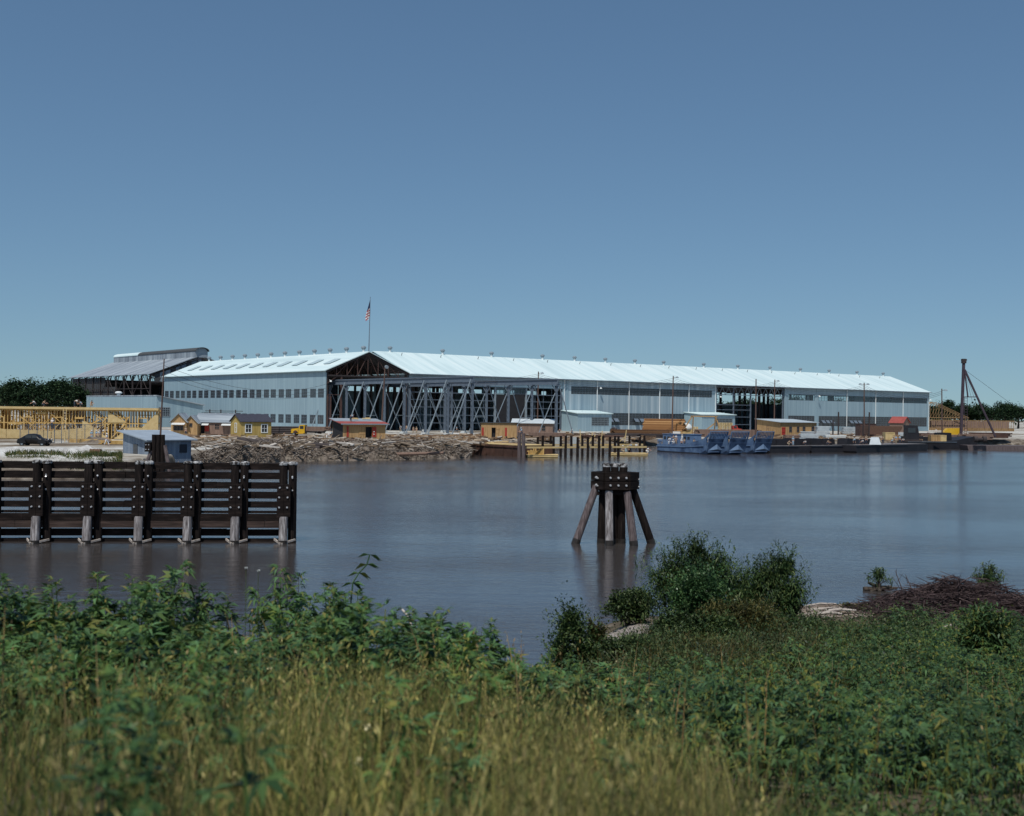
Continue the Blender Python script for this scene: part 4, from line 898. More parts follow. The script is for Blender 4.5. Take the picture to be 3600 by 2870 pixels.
    c = at_z(752, 1531, YARD); r, rf = gable_hut('long_shack', 'long brown shack with grey roof and white awnings left of the yellow cottage', 'shack', c, 7.0, 5.5, 2.7, 1.6, .03, M['brownwood'], M['roof_old'], [(-2.9,-1.9,.05,2.2),(.2,1.0,1.3,2.2)], 'x')
    for x0, x1 in ((-3.2,-1.0),(1.6,3.5)):
        m = MB(); m.slab([(x0,-1.0,2.05),(x1,-1.0,2.05),(x1,0,2.45),(x0,0,2.45)], .06); m.build('awning', M['canvas'], r)
    m = MB(); m.bx(-1.85,-1.0,-.08,-.005,.8,2.0); m.build('door', M['red'], r); m = MB(); m.bx(-2.9,-1.9,.5,.6,.05,2.2); m.build('doorway_shade', M['darkint'], r)  # near-black sheet behind the opening paints the unlit inside
    window_part(r,.2,1.0,1.3,2.2,0,M['brownwood'],2,2,.06)
    # rack of pipes on posts behind
    c = at_z(765, 1528, YARD)+Vector((0,9,0)); p = thing('pipe_rack', 'thin dark rail on short posts above the roof of the long brown shack', 'rail', tuple(c)); m = MB(); m.beam((-5,0,4.9),(3.2,0,4.9),.12,.12); m.beam((-5.8,0,4.5),(2.8,0,4.5),.08,.08); m.build('rail', M['dark_steel'], p)
    for x in (-4,-1.6,1.6):
        m = MB(); m.beam((x,0,0),(x,0,5.2),.22,.22); m.build('post', M['dark_steel'], p)
    # ---- yellow board cottage
    c = at_z(901, 1538, YARD); r, rf = gable_hut('yellow_cottage', 'small yellow board cottage with white framed windows and dark roof', 'cottage', c, 6.2, 4.9, 3.0, 1.3, R_(37), M['yellowpaint'], M['roof_navy'], [(-2.2,-1.1,1.0,2.4),(1.1,2.2,1.0,2.4)], 'x', .3)
    for x in (-2.2, 1.1): window_part(r, x, x+1.1, 1.0, 2.4, 0, M['white'], 2, 2, .16)
    w = window_part(r, -.35,.35,1.0,2.6,0,M['white'],1,2,.14); w.location = (-3.1,2.45,0); w.rotation_euler = (0,0,R_(-90))
    # ---- truck, dark pipe stack, red post
    build_truck(at_z(1075, 1534, YARD))
    log_stack('pipe_stack', 'stack of dark steel pipes on the ground behind the yellow truck', 'pipe stack', at_z(985, 1526, YARD)+Vector((0,4,0)), 8, 4, .22, 10, R_(15), M['dark_steel'])
    c = at_z(1038, 1541, YARD); m = MB(); m.lathe([(.16,0),(.16,.9),(.34,.95),(.34,1.3),(.12,1.5)], n=8); m.bx(-.45,.45,-.1,.1,1.05,1.25); tag(m.build('pillar', M['rust'], loc=tuple(c)), 'squat rust red standpipe on the ground before the yellow truck', 'pillar')  # red upright of unknown kind, modelled as a plain post
    # ---- red roofed hut
    c = at_z(1281, 1551, YARD); r, rf = mono_hut('red_roofed_hut', 'tan plank hut with a red and grey felt roof and red door panels', 'hut', c, 7.9, 6.2, 3.0, 3.7, R_(26), M['tanwood'], M['redroof'], [(.2,1.4,.05,2.5)], .55, side_m=M['tar'])
    m = MB(); m.slab([(-4.52,2.6,3.46),(4.52,2.6,3.46),(4.52,6.78,3.96),(-4.52,6.78,3.96)], .03); m.build('felt_strip', M['roof_old'], rf); m = MB(); m.bx(-4.52,4.52,-.64,-.57,2.9,3.1); m.build('fascia', M['light_steel'], rf)
    m = MB(); m.bx(.2,1.4,.6,.7,.05,2.5); m.build('doorway_shade', M['darkint'], r); door_part(r,-1.05,.15,2.45,0,M['tanwood'])  # dark sheet in the door opening stands in for interior shade
    for x in (1.45,-3.3):
        m = MB(); m.bx(x,x+.75,-.07,-.005,.7,2.5) if x > 0 else m.bx(x,x+.35,-.07,-.005,.7,2.6); m.build('red_panel', M['red'], r)
    m = MB(); m.lathe([(.02,-.1),(.13,0),(.02,.1)],(1.75,-.12,1.2),8); m.lathe([(.02,-.1),(.13,0),(.02,.1)],(1.75,-.12,1.65),8); m.build('fire_bucket', M['white'], r)
    for i, (x, y0, a) in enumerate(((-.6,4.2,.3),(2.0,4.8,-.2))):
        p = Matrix.Rotation(R_(26),3,'Z') @ Vector((x,y0,0)); m = MB(); m.box((0,0,.09),(1.6,.3,.16)); m.box((.2,.1,.22),(.9,.2,.1),.2)
        tag(m.build('plank_bundle', M['palewood'], loc=(c.x+p.x,c.y+p.y,YARD+3.2+.108*y0+.16), rz=a), ['short bundle of planks on the hut roof, left one','short bundle of planks on the hut roof, right one'][i], 'planks')
    # ---- rubble bank in front: litter of broken timber
    rub = MB(); xs = 90; A = [Wt(590,1652),Wt(1000,1623),Wt(1350,1619),Wt(1655,1611)]; vs = []
    def along(u):
        q = u*3; i = min(2, int(q)); return A[i] + (A[i+1]-A[i])*(q-i)
    prof_h = [(-.6,-.3),(.7,.5),(2.2,1.25),(4,1.9),(7,2.45),(10,2.35),(14,1.75)]
    for j, (off, z) in enumerate(prof_h):
        for i in range(xs):
            u = i/(xs-1); p = along(u); e = min(1, (1-u)*7, u*7); zz = z if z < 1 else (1+(z-1)*e); a = .5*(j > 0)
            vs.append((p.x+.4*mnoise.noise(Vector((i*.5,j,0))), p.y+off+.7*mnoise.noise(Vector((i*.35,j*2,3))), zz + a*(.55*mnoise.noise(Vector((i*.3,j*.9,5)))+.35*mnoise.noise(Vector((i*.9,j*1.7,8))))))
    rub.add(vs, [(j*xs+i, j*xs+i+1, (j+1)*xs+i+1, (j+1)*xs+i) for j in range(len(prof_h)-1) for i in range(xs-1)])
    tag(rub.build('rubble_bank', M['rubble']), kind='structure')
    st_ = MB()
    for k in range(9500):
        u = random.random(); off = random.uniform(0,12); p = along(u); j = 0
        z = lerp_prof(prof_h, off); e = min(1, (1-u)*7, u*7); z = z if z < 1 else 1+(z-1)*e
        a = random.uniform(0,6.28); l = random.uniform(.12,.55)*(random.uniform(3,7) if random.random() < .06 else 1)
        st_.box((p.x, p.y+off, z+random.uniform(-.1,.28)), (l, random.uniform(.03,.11), random.uniform(.03,.1)), a, 0, (random.uniform(-.7,.7), random.uniform(-.7,.7)))
    tag(st_.build('broken_wood_litter', M['stick2']), 'grey tangle of broken wood and roots covering the rubble bank', 'rubble', kind='stuff')
    # scrap strewn over the yard edge
    sc = MB()
    for k in range(2600):
        x = random.choice((random.uniform(590,1700), random.uniform(1200,1700), random.uniform(1640,2300), random.uniform(2650,3440))); y = random.uniform(1535,1566) if x < 1700 else random.uniform(1528,1552)
        p = at_z(x, y, YARD); l = random.uniform(.3,2.4); sc.box((p.x,p.y,YARD+random.uniform(.03,.55)), (l,random.uniform(.1,.5),random.uniform(.06,.3)), random.gauss(.2,.5), 0, (random.uniform(-.12,.12),random.uniform(-.15,.15)))
    tag(sc.build('yard_scrap', M['litter']), 'loose scrap timber strewn over the yard near the water', 'scrap', kind='stuff')
    sc = MB()
    for k in range(330):
        x = random.choice((random.uniform(640,1100),random.uniform(1150,1640))); y = random.triangular(1538,1592,1552); p = at_z(x, min(y,1572), YARD+.5); l = random.uniform(.4,3.2); sc.box((p.x,p.y,YARD+.55+random.uniform(-.1,.35)),(l,random.uniform(.12,.5),random.uniform(.05,.2)),random.gauss(.15,.7),0,(random.uniform(-.3,.3),random.uniform(-.35,.35)))
    tag(sc.build('pale_scrap', M['palescrap']), 'pale scrap boards and slabs strewn along the top of the rubble bank', 'scrap', kind='stuff')
    # distinct logs and boards on the rubble
    for i, (x0, y0, x1, y1, rr, mt, lb) in enumerate(((835,1547,1125,1578,.42,'dark_steel','longest dark pipe lying along the rubble bank, its lower end toward the water'),(850,1557,1010,1582,.36,'dark_steel','short dark pipe under the longest pipe on the rubble bank'),(900,1549,1160,1568,.33,'dark_steel','dark pipe lying behind the longest pipe on the rubble bank'),
            (1128,1555,1135,1590,.28,'drift','pale upright stub of board stuck in the rubble bank'),(1295,1575,1335,1552,.25,'drift','pale board lying slanted on the rubble right of the red roofed hut'),(1010,1602,1032,1568,.2,'pole','thin leaning stake on the rubble below the dark pipes'),(884,1590,892,1618,.16,'drift','thin pale stake low on the rubble bank by the water'),
            (1150,1560,1255,1544,.3,'brownwood','brown board propped on rubble before the red roofed hut'),(1640,1610,1655,1592,.2,'drift','pale broken board at the tip of the rubble spit'),(1330,1600,1560,1593,.3,'brownwood','half buried dark log along the rubble spit'))):
        d0 = 172 if x1 < 1200 else 176; dz = .5
        p0 = at_d(x0, y0, d0); p1 = at_d(x1, y1, d0-2); m = MB()
        o = (p0+p1)/2
        if mt in ('dark_steel',): m.cyl(p0-o, p1-o, rr, rr, 10)
        elif i == 9: m.cyl(p0-o, p1-o, rr, rr*.7, 8, wob=.1)
        else: m.beam(p0-o, p1-o, rr*1.6, .1)
        tag(m.build(['pipe','pipe','pipe','board','board','stake','stake','board','board','log'][i], M[mt], loc=tuple(o)), lb, ['pipe','pipe','pipe','board','board','stake','stake','board','board','log'][i])
def log_stack(name, label, cat, c, nx, nz, r, L, rz, mt, rect=False, jit=.25):
    m = MB()
    for j in range(nz):
        for i in range(nx - (0 if rect else j)):
            x = (i + (0 if rect else j*.5) - nx/2)*r*2.05; z = r + j*r*1.8; e = random.uniform(-jit, jit)
            if rect: m.box((e, x, z*1.0), (L, r*1.9, r*1.65))
            else: m.cyl((-L/2+e, x, z), (L/2+e, x, z), r, r, 8)
    return tag(m.build(name, mt, loc=tuple(c), rz=rz), label, cat)
def wheel(parent, x, y, z, r, w, rz=0):
    m = MB(); m.cyl((0,-w/2,0),(0,w/2,0),r,n=18); o = m.build('wheel', M['rubber'], parent, loc=(x,y,z)); h = MB(); h.cyl((0,-w/2-.02,0),(0,w/2+.02,0),r*.5,n=12); h.build('rim', M['light_steel'], o); return o
def build_car(c):
    r = thing('sedan_car', 'black rounded saloon car parked before the wire fence at the left', 'car', tuple(c), R_(-6))
    # long axis along x, nose to the right
    secs = [(-2.35,.35,.75,.55),(-2.2,.3,1.0,.7),(-1.6,.28,1.25,.8),(-.9,.28,1.68,.78),(0,.28,1.74,.78),(.55,.28,1.62,.76),(.95,.28,1.18,.72),(1.6,.3,1.08,.62),(2.15,.32,.98,.5),(2.35,.4,.8,.35)]
    m = MB(); n = 12; vs = []
    for x, z0, z1, hw in secs:
        for k in range(n):
            a = 2*math.pi*k/n; ca, sa = math.cos(a), math.sin(a); vs.append((x, hw*math.copysign(abs(ca)**.6, ca), (z0+z1)/2+(z1-z0)/2*math.copysign(abs(sa)**.7, sa)))
    fs = [(j*n+k, j*n+(k+1) % n, (j+1)*n+(k+1) % n, (j+1)*n+k) for j in range(len(secs)-1) for k in range(n)] + [tuple(range(n-1,-1,-1)), tuple((len(secs)-1)*n+k for k in range(n))]
    m.add(vs, fs); m.build('body', M['black'], r, smooth=True)
    for x in (-1.45, 1.45):
        for y in (-.72, .72):
            wheel(r, x, y, .36, .36, .2); f = MB(); q = [(.62*math.cos(a), .62*math.sin(a)*.95) for a in [math.pi*k/8 for k in range(9)]]
            f.prism(q + [(-.5,0),(.5,0)][::1], lambda u, v, w: (x+u, w, .42+v), y-.17, y+.17); f.build('fender', M['black'], r)
    for y in (-.5,.5):
        m = MB(); m.lathe([(.02,0),(.14,.02),(.12,.1)], n=10); o = m.build('headlight', M['chrome'], r, loc=(2.2,y,.95)); o.rotation_euler = (0,R_(90),0)
    for x0, x1 in ((-.95,-.1),(0,.6)):
        m = MB(); m.bx(x0,x1,-.775,-.74,1.15,1.52); m.build('window', M['glass'], r)
    m = MB(); m.bx(2.42,2.5,-.7,.7,.42,.54); m.build('bumper', M['chrome'], r)
def build_truck(c):
    r = thing('flatbed_truck', 'yellow flatbed truck carrying timber, parked in front of the long shed', 'truck', tuple(c), R_(172))
    m = MB(); m.prism([(1.3,.75),(2.9,.75),(3.0,1.0),(2.9,1.45),(1.5,1.62),(1.3,1.62)], lambda u, v, q: (u, q, v), -.48, .48); m.build('bonnet', M['yellow'], r)
    m = MB(); m.prism([(.0,.6),(1.3,.6),(1.3,1.5),(1.05,2.3),(0,2.35)], lambda u, v, q: (u, q, v), -.8, .8); m.build('cab', M['yellow'], r)
    m = MB(); m.bx(.25,1.0,-.83,-.805,1.5,2.1); m.bx(.25,1.0,.805,.83,1.5,2.1); m.build('window', M['glass'], r)
    for y in (-.78,.78):
        q = [(.58*math.cos(a), .5*math.sin(a)) for a in [math.pi*k/8 for k in range(9)]]; f = MB(); f.prism(q, lambda u, v, w: (2.3+u, w, .62+v), y-.18, y+.18); f.bx(.3,1.75,y-.18,y+.18,.5,.58); f.build('fender', M['yellow'], r)
        wheel(r, 2.3, y, .45, .45, .22); wheel(r, -2.6, y, .47, .47, .3)
        m = MB(); m.lathe([(.02,0),(.15,.02),(.13,.12)], n=10); o = m.build('headlight', M['chrome'], r, loc=(2.95,y*.75,1.15)); o.rotation_euler = (0,R_(90),0)
    m = MB(); m.bx(-4.0,-.1,-1.05,1.05,.95,1.1); m.bx(-4,1.3,-.4,-.3,.7,.94); m.bx(-4,1.3,.3,.4,.7,.94); m.bx(-.2,-.1,-1.05,1.05,1.1,2.0); m.build('flatbed', M['dark_steel'], r)
    m = MB(); m.bx(2.98,3.08,-.8,.8,.55,.68); m.build('bumper', M['black'], r)
    cc = Matrix.Rotation(R_(172),3,'Z') @ Vector((-1.8,0,1.12))
    log_stack('timber_load', 'brown timber load on the flatbed of the yellow truck', 'timber', c+cc, 7, 4, .12, 5.6, R_(172), M['brownwood'], True, .5)
M['shell'] = mat('white_shell_heap', [(.22,.20,.18),(.46,.455,.44),(.68,.68,.66)], scale=.9, rough=.95, bump=.5, detail=8, lo=.25, hi=.7)
M['rustbrown'] = mat('rusty_drum', [(.09,.05,.035),(.16,.09,.06)], scale=3, rough=.8)
M['rubble'] = mat('grey_brown_mud', [(.055,.042,.032),(.12,.096,.076),(.20,.165,.135),(.34,.30,.26)], scale=1.1, rough=.95, detail=9, bump=1.0, lo=.28, hi=.75)
M['stick2'] = mat('grey_broken_wood', [(.035,.026,.02),(.085,.065,.05),(.15,.12,.098),(.25,.21,.175),(.36,.32,.28)], scale=2, rough=.95, island=True)
M['galv_blue'] = mat('blue_grey_corrugated', [(.13,.17,.235),(.19,.235,.30),(.28,.33,.39)], scale=.5, stretch=(5,5,.3), rough=.5, wave=('DIAGONAL',2.6,.6))
M['galv_blue_roof'] = mat('blue_grey_roof_sheet', [(.26,.31,.37),(.34,.40,.46)], scale=.8, rough=.5)
M['roof_navy'] = mat('navy_shingle', [(.035,.037,.055),(.055,.056,.078)], scale=3, rough=.9)

M['grass_bank'] = leafmat('bank_grass_blade', [(.02,.045,.015),(.045,.07,.022),(.09,.095,.035),(.17,.14,.07)], trans=.25, spec=.1)

M['palescrap'] = mat('pale_scrap_wood', [(.07,.05,.036),(.17,.125,.085),(.30,.245,.19),(.52,.49,.45)], scale=2, rough=.95, island=True)
# ================================================================== RIVER FRONT, BOATS AND RIGHT HALF OF THE YARD
def hut_window(r, x0, x1, z0, z1, m='brownwood'): return window_part(r, x0, x1, z0, z1, 0, M[m], 1, 2, .06)
def build_river():
    # ---- rusty barge
    c = at_z(1690, 1608, 0); A = Wt(1545,1590); B = Wt(1822,1608)
    ax = (B-A); L = ax.length; rz = math.atan2(ax.y, ax.x); r = thing('rusty_barge', 'long low rusty brown barge moored beside the rubble spit', 'barge', ((A.x+B.x)/2,(A.y+B.y)/2,0), rz)
    Dp = 7.0; m = MB(); m.prism([(-L/2+1.2,-.8),(L/2-.6,-.8),(L/2,.4),(L/2,1.85),(-L/2,1.75),(-L/2,.5)], lambda u, v, q: (u, q, v), 0, Dp)
    for k in range(9): x = -L/2+1+k*L/9; m.bx(x, x+.1, -.08, -.005, .1, 1.7)
    m.bx(-L/2+.05, L/2-.05, -.14, -.006, 1.5, 1.66); m.build('hull', M['rust'], r)
    m = MB(); m.bx(-L/2+.1, L/2-.1, .3, Dp-.3, 1.86, 1.96); m.build('deck', M['palewood'], r)
    for i in range(7):
        p = Matrix.Rotation(rz,3,'Z') @ Vector((random.uniform(-L/2+3,L/2-3), random.uniform(.6,Dp-1.4), 0)); b = MB(); b.box((0,0,.06),(random.uniform(3,7),.3,.1)); b.box((.5,.35,.06),(random.uniform(2,5),.25,.1),.06)
        tag(b.build('deck_plank', M['palewood'] if i % 2 else M['litter'], loc=(r.location.x+p.x,r.location.y+p.y,1.98+.03*i), rz=rz+random.uniform(-.15,.15)), ['loose plank at the left end of the rusty barge deck','second loose plank on the rusty barge deck','third loose plank on the rusty barge deck','loose plank amidships on the rusty barge deck','fifth loose plank on the rusty barge deck','sixth loose plank on the rusty barge deck','loose plank at the right end of the rusty barge deck'][i], 'plank')
    # ---- pile clump right of the barge
    for i, x in enumerate((1826, 1841)):
        p = Wt(x, 1609+i); m = MB(); m.cyl((0,0,-1.5),(random.uniform(-.1,.1),0,3.9),.33,.3,10); tag(m.build('mooring_pile', M['pilegrey'], loc=(p.x,p.y,0)), ['stout brown mooring pile touching the right end of the rusty barge','stout brown mooring pile, second from the rusty barge end'][i], 'pile', 'pair of stout mooring piles')
    # ---- new pier: piles, walers, float
    px = [1890,1907,1936,1946,1971,1987.5,2009,2030,2047.5,2067,2083,2105,2120,2142.5,2161,2174,2213,2249,2266]
    ft = [1603,1608,1600,1604,1606,1609,1603,1608,1603,1608,1603,1607,1602,1607,1601,1606,1598,1600,1600]; ords = ['first','second','third','fourth','fifth','sixth','seventh','eighth','ninth','tenth','eleventh','twelfth','thirteenth','fourteenth','fifteenth','sixteenth','seventeenth','eighteenth','last']
    for i, (x, y) in enumerate(zip(px, ft)):
        p = Wt(x, y); m = MB(); h = at_d(x, random.uniform(1531,1538), p.y).z; m.cyl((0,0,-1.5),(random.uniform(-.07,.07),0,h),.24+random.uniform(-.02,.03),.21,9)
        lb = f'dark upright pier pile, {ords[i]} counting from the rusty barge' if i < 18 else 'dark upright pier pile, nearest the stern of the blue landing craft'
        tag(m.build('pier_pile', M['creosote_v'], loc=(p.x,p.y,0)), lb, 'pile', 'dark piles of the unfinished pier')
    for i, (x0, x1, y, dz, wd, lb) in enumerate(((1848,2272,1609,1.62,.28,'long pale front waler beam bolted along the pier piles'),(1850,2268,1602,1.75,.25,'pale back waler beam running behind the pier piles'))):
        a = Wt(x0,y); b = Wt(x1,y-4); o = (a+b)/2; m = MB(); m.beam(a-o+Vector((0,-.35 if not i else .3,0)), b-o+Vector((0,-.35 if not i else .3,0)), .16, .3); tag(m.build('pier_waler', M['palewood'], loc=(o.x,o.y,dz)), lb, 'beam')
    for i, (x0, x1, y, H, lb) in enumerate(((1856,1958,1609,1.15,'yellow timber float with upright boards beside the mooring piles'),(2153,2271,1603,.85,'yellow plank float with workmen on it beside the blue landing craft'))):
        a = Wt(x0,y); b = Wt(x1,y); o = (a+b)/2; L = (b-a).length; f = thing('work_float', lb, 'float', (o.x,o.y,0)); m = MB(); m.bx(-L/2,L/2,0,4.2,-.3,.35); m.build('pontoon', M['yellowwood'], f)
        m = MB(); m.bx(-L/2,L/2,-.1,-.005,.1,.32); m.bx(-L/2-.1,L/2+.1,-.15,4.3,.36,.44); m.build('deck', M['palewood'], f)
        if i == 0:
            m = MB(); n = 16
            for k in range(n): x = -L/2+.2+k*(L*.5)/n; m.bx(x,x+.2,.3,.38,.45,1.2+random.uniform(-.2,.5))
            m.bx(-L/2,0,.39,.47,.9,1.05); m.build('board_screen', M['yellowwood'], f)
    # upright pale studs behind the pier
    for i, (x, yb, yt, lean) in enumerate(((2042,1560,1511,-.2),(2080,1560,1520,.1),(2114,1560,1515,.15),(2196,1552,1512,.3),(2070,1556,1530,1.2))):
        p = G(x,1556); h = at_d(x,yt,p.y).z-YARD; m = MB(); m.beam((0,0,0),(lean,0,h),.14,.2); m.beam((-.9,.2,.15),(lean*.6,.1,h*.5),.08,.12); tag(m.build('formwork_post', M['palewood'], loc=tuple(p)), ['pale braced post behind the pier, leftmost','pale braced post behind the pier, second','pale braced post behind the pier, third','pale braced post near the right end of the pier','short pale braced post between the first two posts'][i], 'post')
    for i, x in enumerate((1958,2014)):
        p = G(x,1556); m = MB(); m.prism([(-.75,0),(.75,0),(.6,1.9),(-.6,1.9)], lambda u, v, q: (u, q, v), -.6, .6); tag(m.build('concrete_pier', M['conc'], loc=(p.x,p.y-2,YARD-.9)), ['pale concrete block standing behind the pier, left one','pale concrete block standing behind the pier, right one'][i], 'concrete block')
    # cabins beside the runway
    c = at_z(1754, 1544, YARD); r, _ = mono_hut('plank_cabin', 'tan plank cabin with red door panels between the crane runway columns', 'cabin', c, 7.2, 5, 3.2, 2.7, R_(3), M['tanwood'], M['roof_dark'], [(-1.5,-.7,.05,2.3)], .25)
    m = MB(); m.bx(-1.5,-.7,.6,.7,.05,2.3); m.build('doorway_shade', M['darkint'], r); door_part(r,-.65,.1,2.25,0,M['tanwood'])  # cabin's inner shade painted as a dark sheet behind the opening
    for x in (-3.5,1.2): 
        m = MB(); m.bx(x,x+.4,-.06,-.005,.6,2.3); m.build('red_panel', M['red'], r)
    c = at_z(1872, 1532, YARD); r, _ = gable_hut('grey_roofed_cabin', 'brown plank cabin with pale shallow gabled roof beside the pier', 'cabin', c, 9.5, 6, 2.9, .9, R_(-6), M['brownwood'], M['sheet'], [(2.2,3.0,1.2,2.3)], 'x', .4); hut_window(r,2.2,3.0,1.2,2.3)
    c = G(1833,1529); m = MB(); m.slab([(-2.0,-1,2.3),(2.0,-1,2.3),(2.0,1,2.7),(-2.0,1,2.7)], .06); cn = thing('canopy', 'small pale canopy on posts in front of the plank cabins', 'canopy', (c.x,c.y-2,YARD)); m.build('roof', M['canvas'], cn)
    for x in (-1.7,1.7): 
        m = MB(); m.beam((x,0,0),(x,0,2.35),.1,.1); m.build('post', M['pole'], cn)
    # dark and rusty material behind the pier
    log_stack('timber_stack', 'low dark timber stack behind the left pier piles', 'timber', G(1925,1543), 6, 4, .18, 7, .1, M['brownwood'], True, .5)
    log_stack('rod_stack', 'tangled stack of dark rods behind the pale braced posts', 'rods', G(2120,1546), 14, 5, .1, 8, .1, M['rust'], False, .8)
    log_stack('rod_stack', 'dark rod stack near the right end of the pier', 'rods', G(2190,1541), 14, 6, .1, 7, .05, M['dark_steel'], False, .8)
    m = MB()
    for k in range(60): a = random.uniform(0,6.28); m.cyl((math.cos(a)*.9*random.random(), -.6, math.sin(a)*.9*random.random()+1.1), (math.cos(a)*.9, 2.6, math.sin(a)*.9+1.1), .06, n=5)
    p = G(2160,1532); tag(m.build('wire_bundle', M['rust'], loc=tuple(p)), 'round bundle of rusty rods left of the lumber stacks', 'rods')
    for i, (x0,x1,y,nz,mt,lb) in enumerate(((2180,2330,1533,5,'lumber','long low brown lumber stack reaching left of the tall stack'),(2190,2310,1540,3,'dark_steel','dark lumber stack in front of the brown lumber stacks'),(2480,2640,1537,6,'brownwood','dark lumber stack behind the landing craft ramps'))):
        a = G(x0,y); b = G(x1,y); log_stack('lumber_stack', lb, 'lumber', (a+b)/2, 9, nz, .17, (b-a).length, .06, M[mt], True, 1.2)
    a = G(2278,1530); b = G(2396,1530); r = log_stack('lumber_stack', 'tall rounded stack of orange brown lumber behind the landing craft', 'lumber', (a+b)/2+Vector((0,1,1.0)), 12, 11, .16, (b-a).length*.95, -.45, M['ochre'], False, .35)
    for i, (x,lb) in enumerate(((2414,'white tarpaulin heap right of the tall lumber stack'),)):
        p = G(x,1526); m = MB(); m.lathe([(1.7,0),(1.5,.8),(1.0,1.5),(.3,1.8)], n=11); tag(m.build('tarpaulin_heap', M['canvas'], loc=tuple(p+Vector((0,0,1.2))), smooth=True), lb, 'tarpaulin'); m = MB(); m.box((0,0,.6),(3.2,2.4,1.2)); 
        for k in range(5): m.bx(-1.62,1.62,-1.25,-1.21,.1+k*.24,.2+k*.24)
        tag(m.build('lumber_pallet', M['palewood'], loc=tuple(p)), 'pale lumber pallet under the white tarpaulin heap', 'lumber')
    # wooden lifting frame
    p = G(2480,1530); r = thing('lifting_frame', 'tan timber lifting frame with slanted legs behind the landing craft', 'frame', tuple(p))
    for nm, a, b in (('beam',(-4.0,0,5.0),(3.2,0,5.0)),('leg',(-3.6,0,5),(-6.6,0,.1)),('leg',(-3.3,0,5),(-3.3,1.5,.1)),('leg',(2.6,0,5),(4.6,0,.1)),('leg',(2.6,0,5),(2.6,1.5,.1)),('brace',(2.5,0,3.2),(-.8,0,.6))):
        m = MB(); m.beam(a,b,.28,.3); m.build(nm, M['tanwood'], r)
    # crate stack + red cab
    for i, (x, y, n) in enumerate(((2536,1523,3),(2562,1523,3),(2440,1525,2))):
        p = G(x,y)
        for k in range(n if i < 2 else 2):
            m = MB(); 
            for zz in (.05,.35,.65): m.bx(-1.0,1.0,-.8,.8,zz,zz+.16)
            for xx in (-.95,0,.8): m.bx(xx,xx+.15,-.82,-.801,.05,.81); m.bx(xx,xx+.14,-.78,.78,.21,.35); m.bx(xx,xx+.14,-.78,.78,.51,.65)
            tag(m.build('slatted_crate', M['palewood'], loc=(p.x,p.y,YARD+.6+k*.84 if i < 2 else YARD+.3+k*.84)), f'{["bottom","middle","top"][k] if n == 3 else ["lower","upper"][k]} pale slatted crate, {["left stack behind the landing craft ramps","right stack beside the red truck cab","low stack inside the timber lifting frame"][i]}', 'crate', 'slatted crates behind the landing craft')
        m = MB(); m.bx(-1.1,1.1,-.9,.9,0,.59 if i < 2 else .29); tag(m.build('dunnage', M['brownwood'], loc=tuple(p)), f'dark dunnage platform under the {["left tall","right tall","low"][i]} crate stack', 'platform')
    p = G(2587,1524); r = thing('red_truck', 'small red truck cab showing beside the slatted crates', 'truck', tuple(p), .1); m = MB(); m.prism([(-1.2,.6),(1.6,.6),(1.6,1.3),(.4,1.5),(.1,2.3),(-1.2,2.3)], lambda u, v, q: (u,q,v), -.9, .9); m.build('cab', M['red'], r); m = MB(); m.bx(-4.6,-1.25,-1,1,.8,1.0); m.build('flatbed', M['dark_steel'], r)
    m = MB(); m.bx(-.9,0,-.93,-.905,1.5,2.15); m.build('window', M['glass'], r)
    for x in (1.0,-3.4):
        for y in (-.75,.75): wheel(r,x,y,.45,.45,.25)
    # ---- three landing craft
    build_craft()
    # ---- tan house with red door
    c = at_z(2808, 1537, YARD); r, _ = mono_hut('plank_house', 'tan plank house with low grey roof, red door and small windows', 'house', c, 11.2, 10.5, 3.7, 4.4, R_(23), M['tanwood'], M['roof_house'], [(-3.0,-2.2,1.3,2.7),(-.6,.1,1.3,2.7),(1.2,2.0,1.3,2.7),(4.0,4.8,1.3,2.7)], .5)
    for a, b in ((-3.0,-2.2),(-.6,.1),(1.2,2.0),(4.0,4.8)): hut_window(r,a,b,1.3,2.7)
    w = hut_window(r,-.5,.5,1.3,2.8); w.location = (-5.6,5.6,0); w.rotation_euler = (0,0,R_(-90))
    door_part(r,-5.3,-4.2,2.5,0,M['red'])
    # stacks of sheet and crates before the house
    for i, (x0,x1,y,n,h,mt,lb) in enumerate(((2812,2868,1553,6,.28,'sheet','white sheet stack before the plank house, under the window'),(2815,2852,1537,5,.3,'sheet','upper pale sheet stack against the plank house wall'),(2872,2908,1540,9,.33,'sheet','tall pale sheet stack at the corner of the plank house'),(2968,3010,1528,7,.32,'sheet','pale sheet stack behind the wire cage right of the house'),
             (2760,2810,1552,4,.35,'brownwood','brown timber stack before the plank house door'),(2905,2960,1548,4,.3,'canvas','low pale board stack between the sheet stack and the wire cage'))):
        a = G(x0,y); b = G(x1,y); W = (b-a).length; m = MB()
        for k in range(n): m.box((random.uniform(-.12,.12),random.uniform(-.1,.1),h*(k+.5)),(W*random.uniform(.85,1),2.4,h*.8),random.uniform(-.04,.04))
        tag(m.build('sheet_stack' if mt != 'brownwood' else 'timber_stack', M[mt], loc=tuple((a+b)/2)), lb, 'stack')
    # wire cage enclosure
    c = at_z(3001, 1541, YARD); r = thing('wire_cage', 'dark wire cage enclosure with tall posts before the long shed', 'cage', tuple(c))
    for x in (-3.9,3.9):
        for y in (0,5):
            m = MB(); m.beam((x,y,0),(x,y,6.6 if y == 0 else 4.5),.3,.3); m.build('post', M['dark_steel'], r)
    m = MB(); 
    for k in range(26): m.beam((-3.8+k*.3,0,.1),(-3.8+k*.3,0,3.0),.05,.05)
    for z in (.2,1.6,3.0): m.beam((-3.8,0.04,z),(3.8,0.04,z),.07,.07)
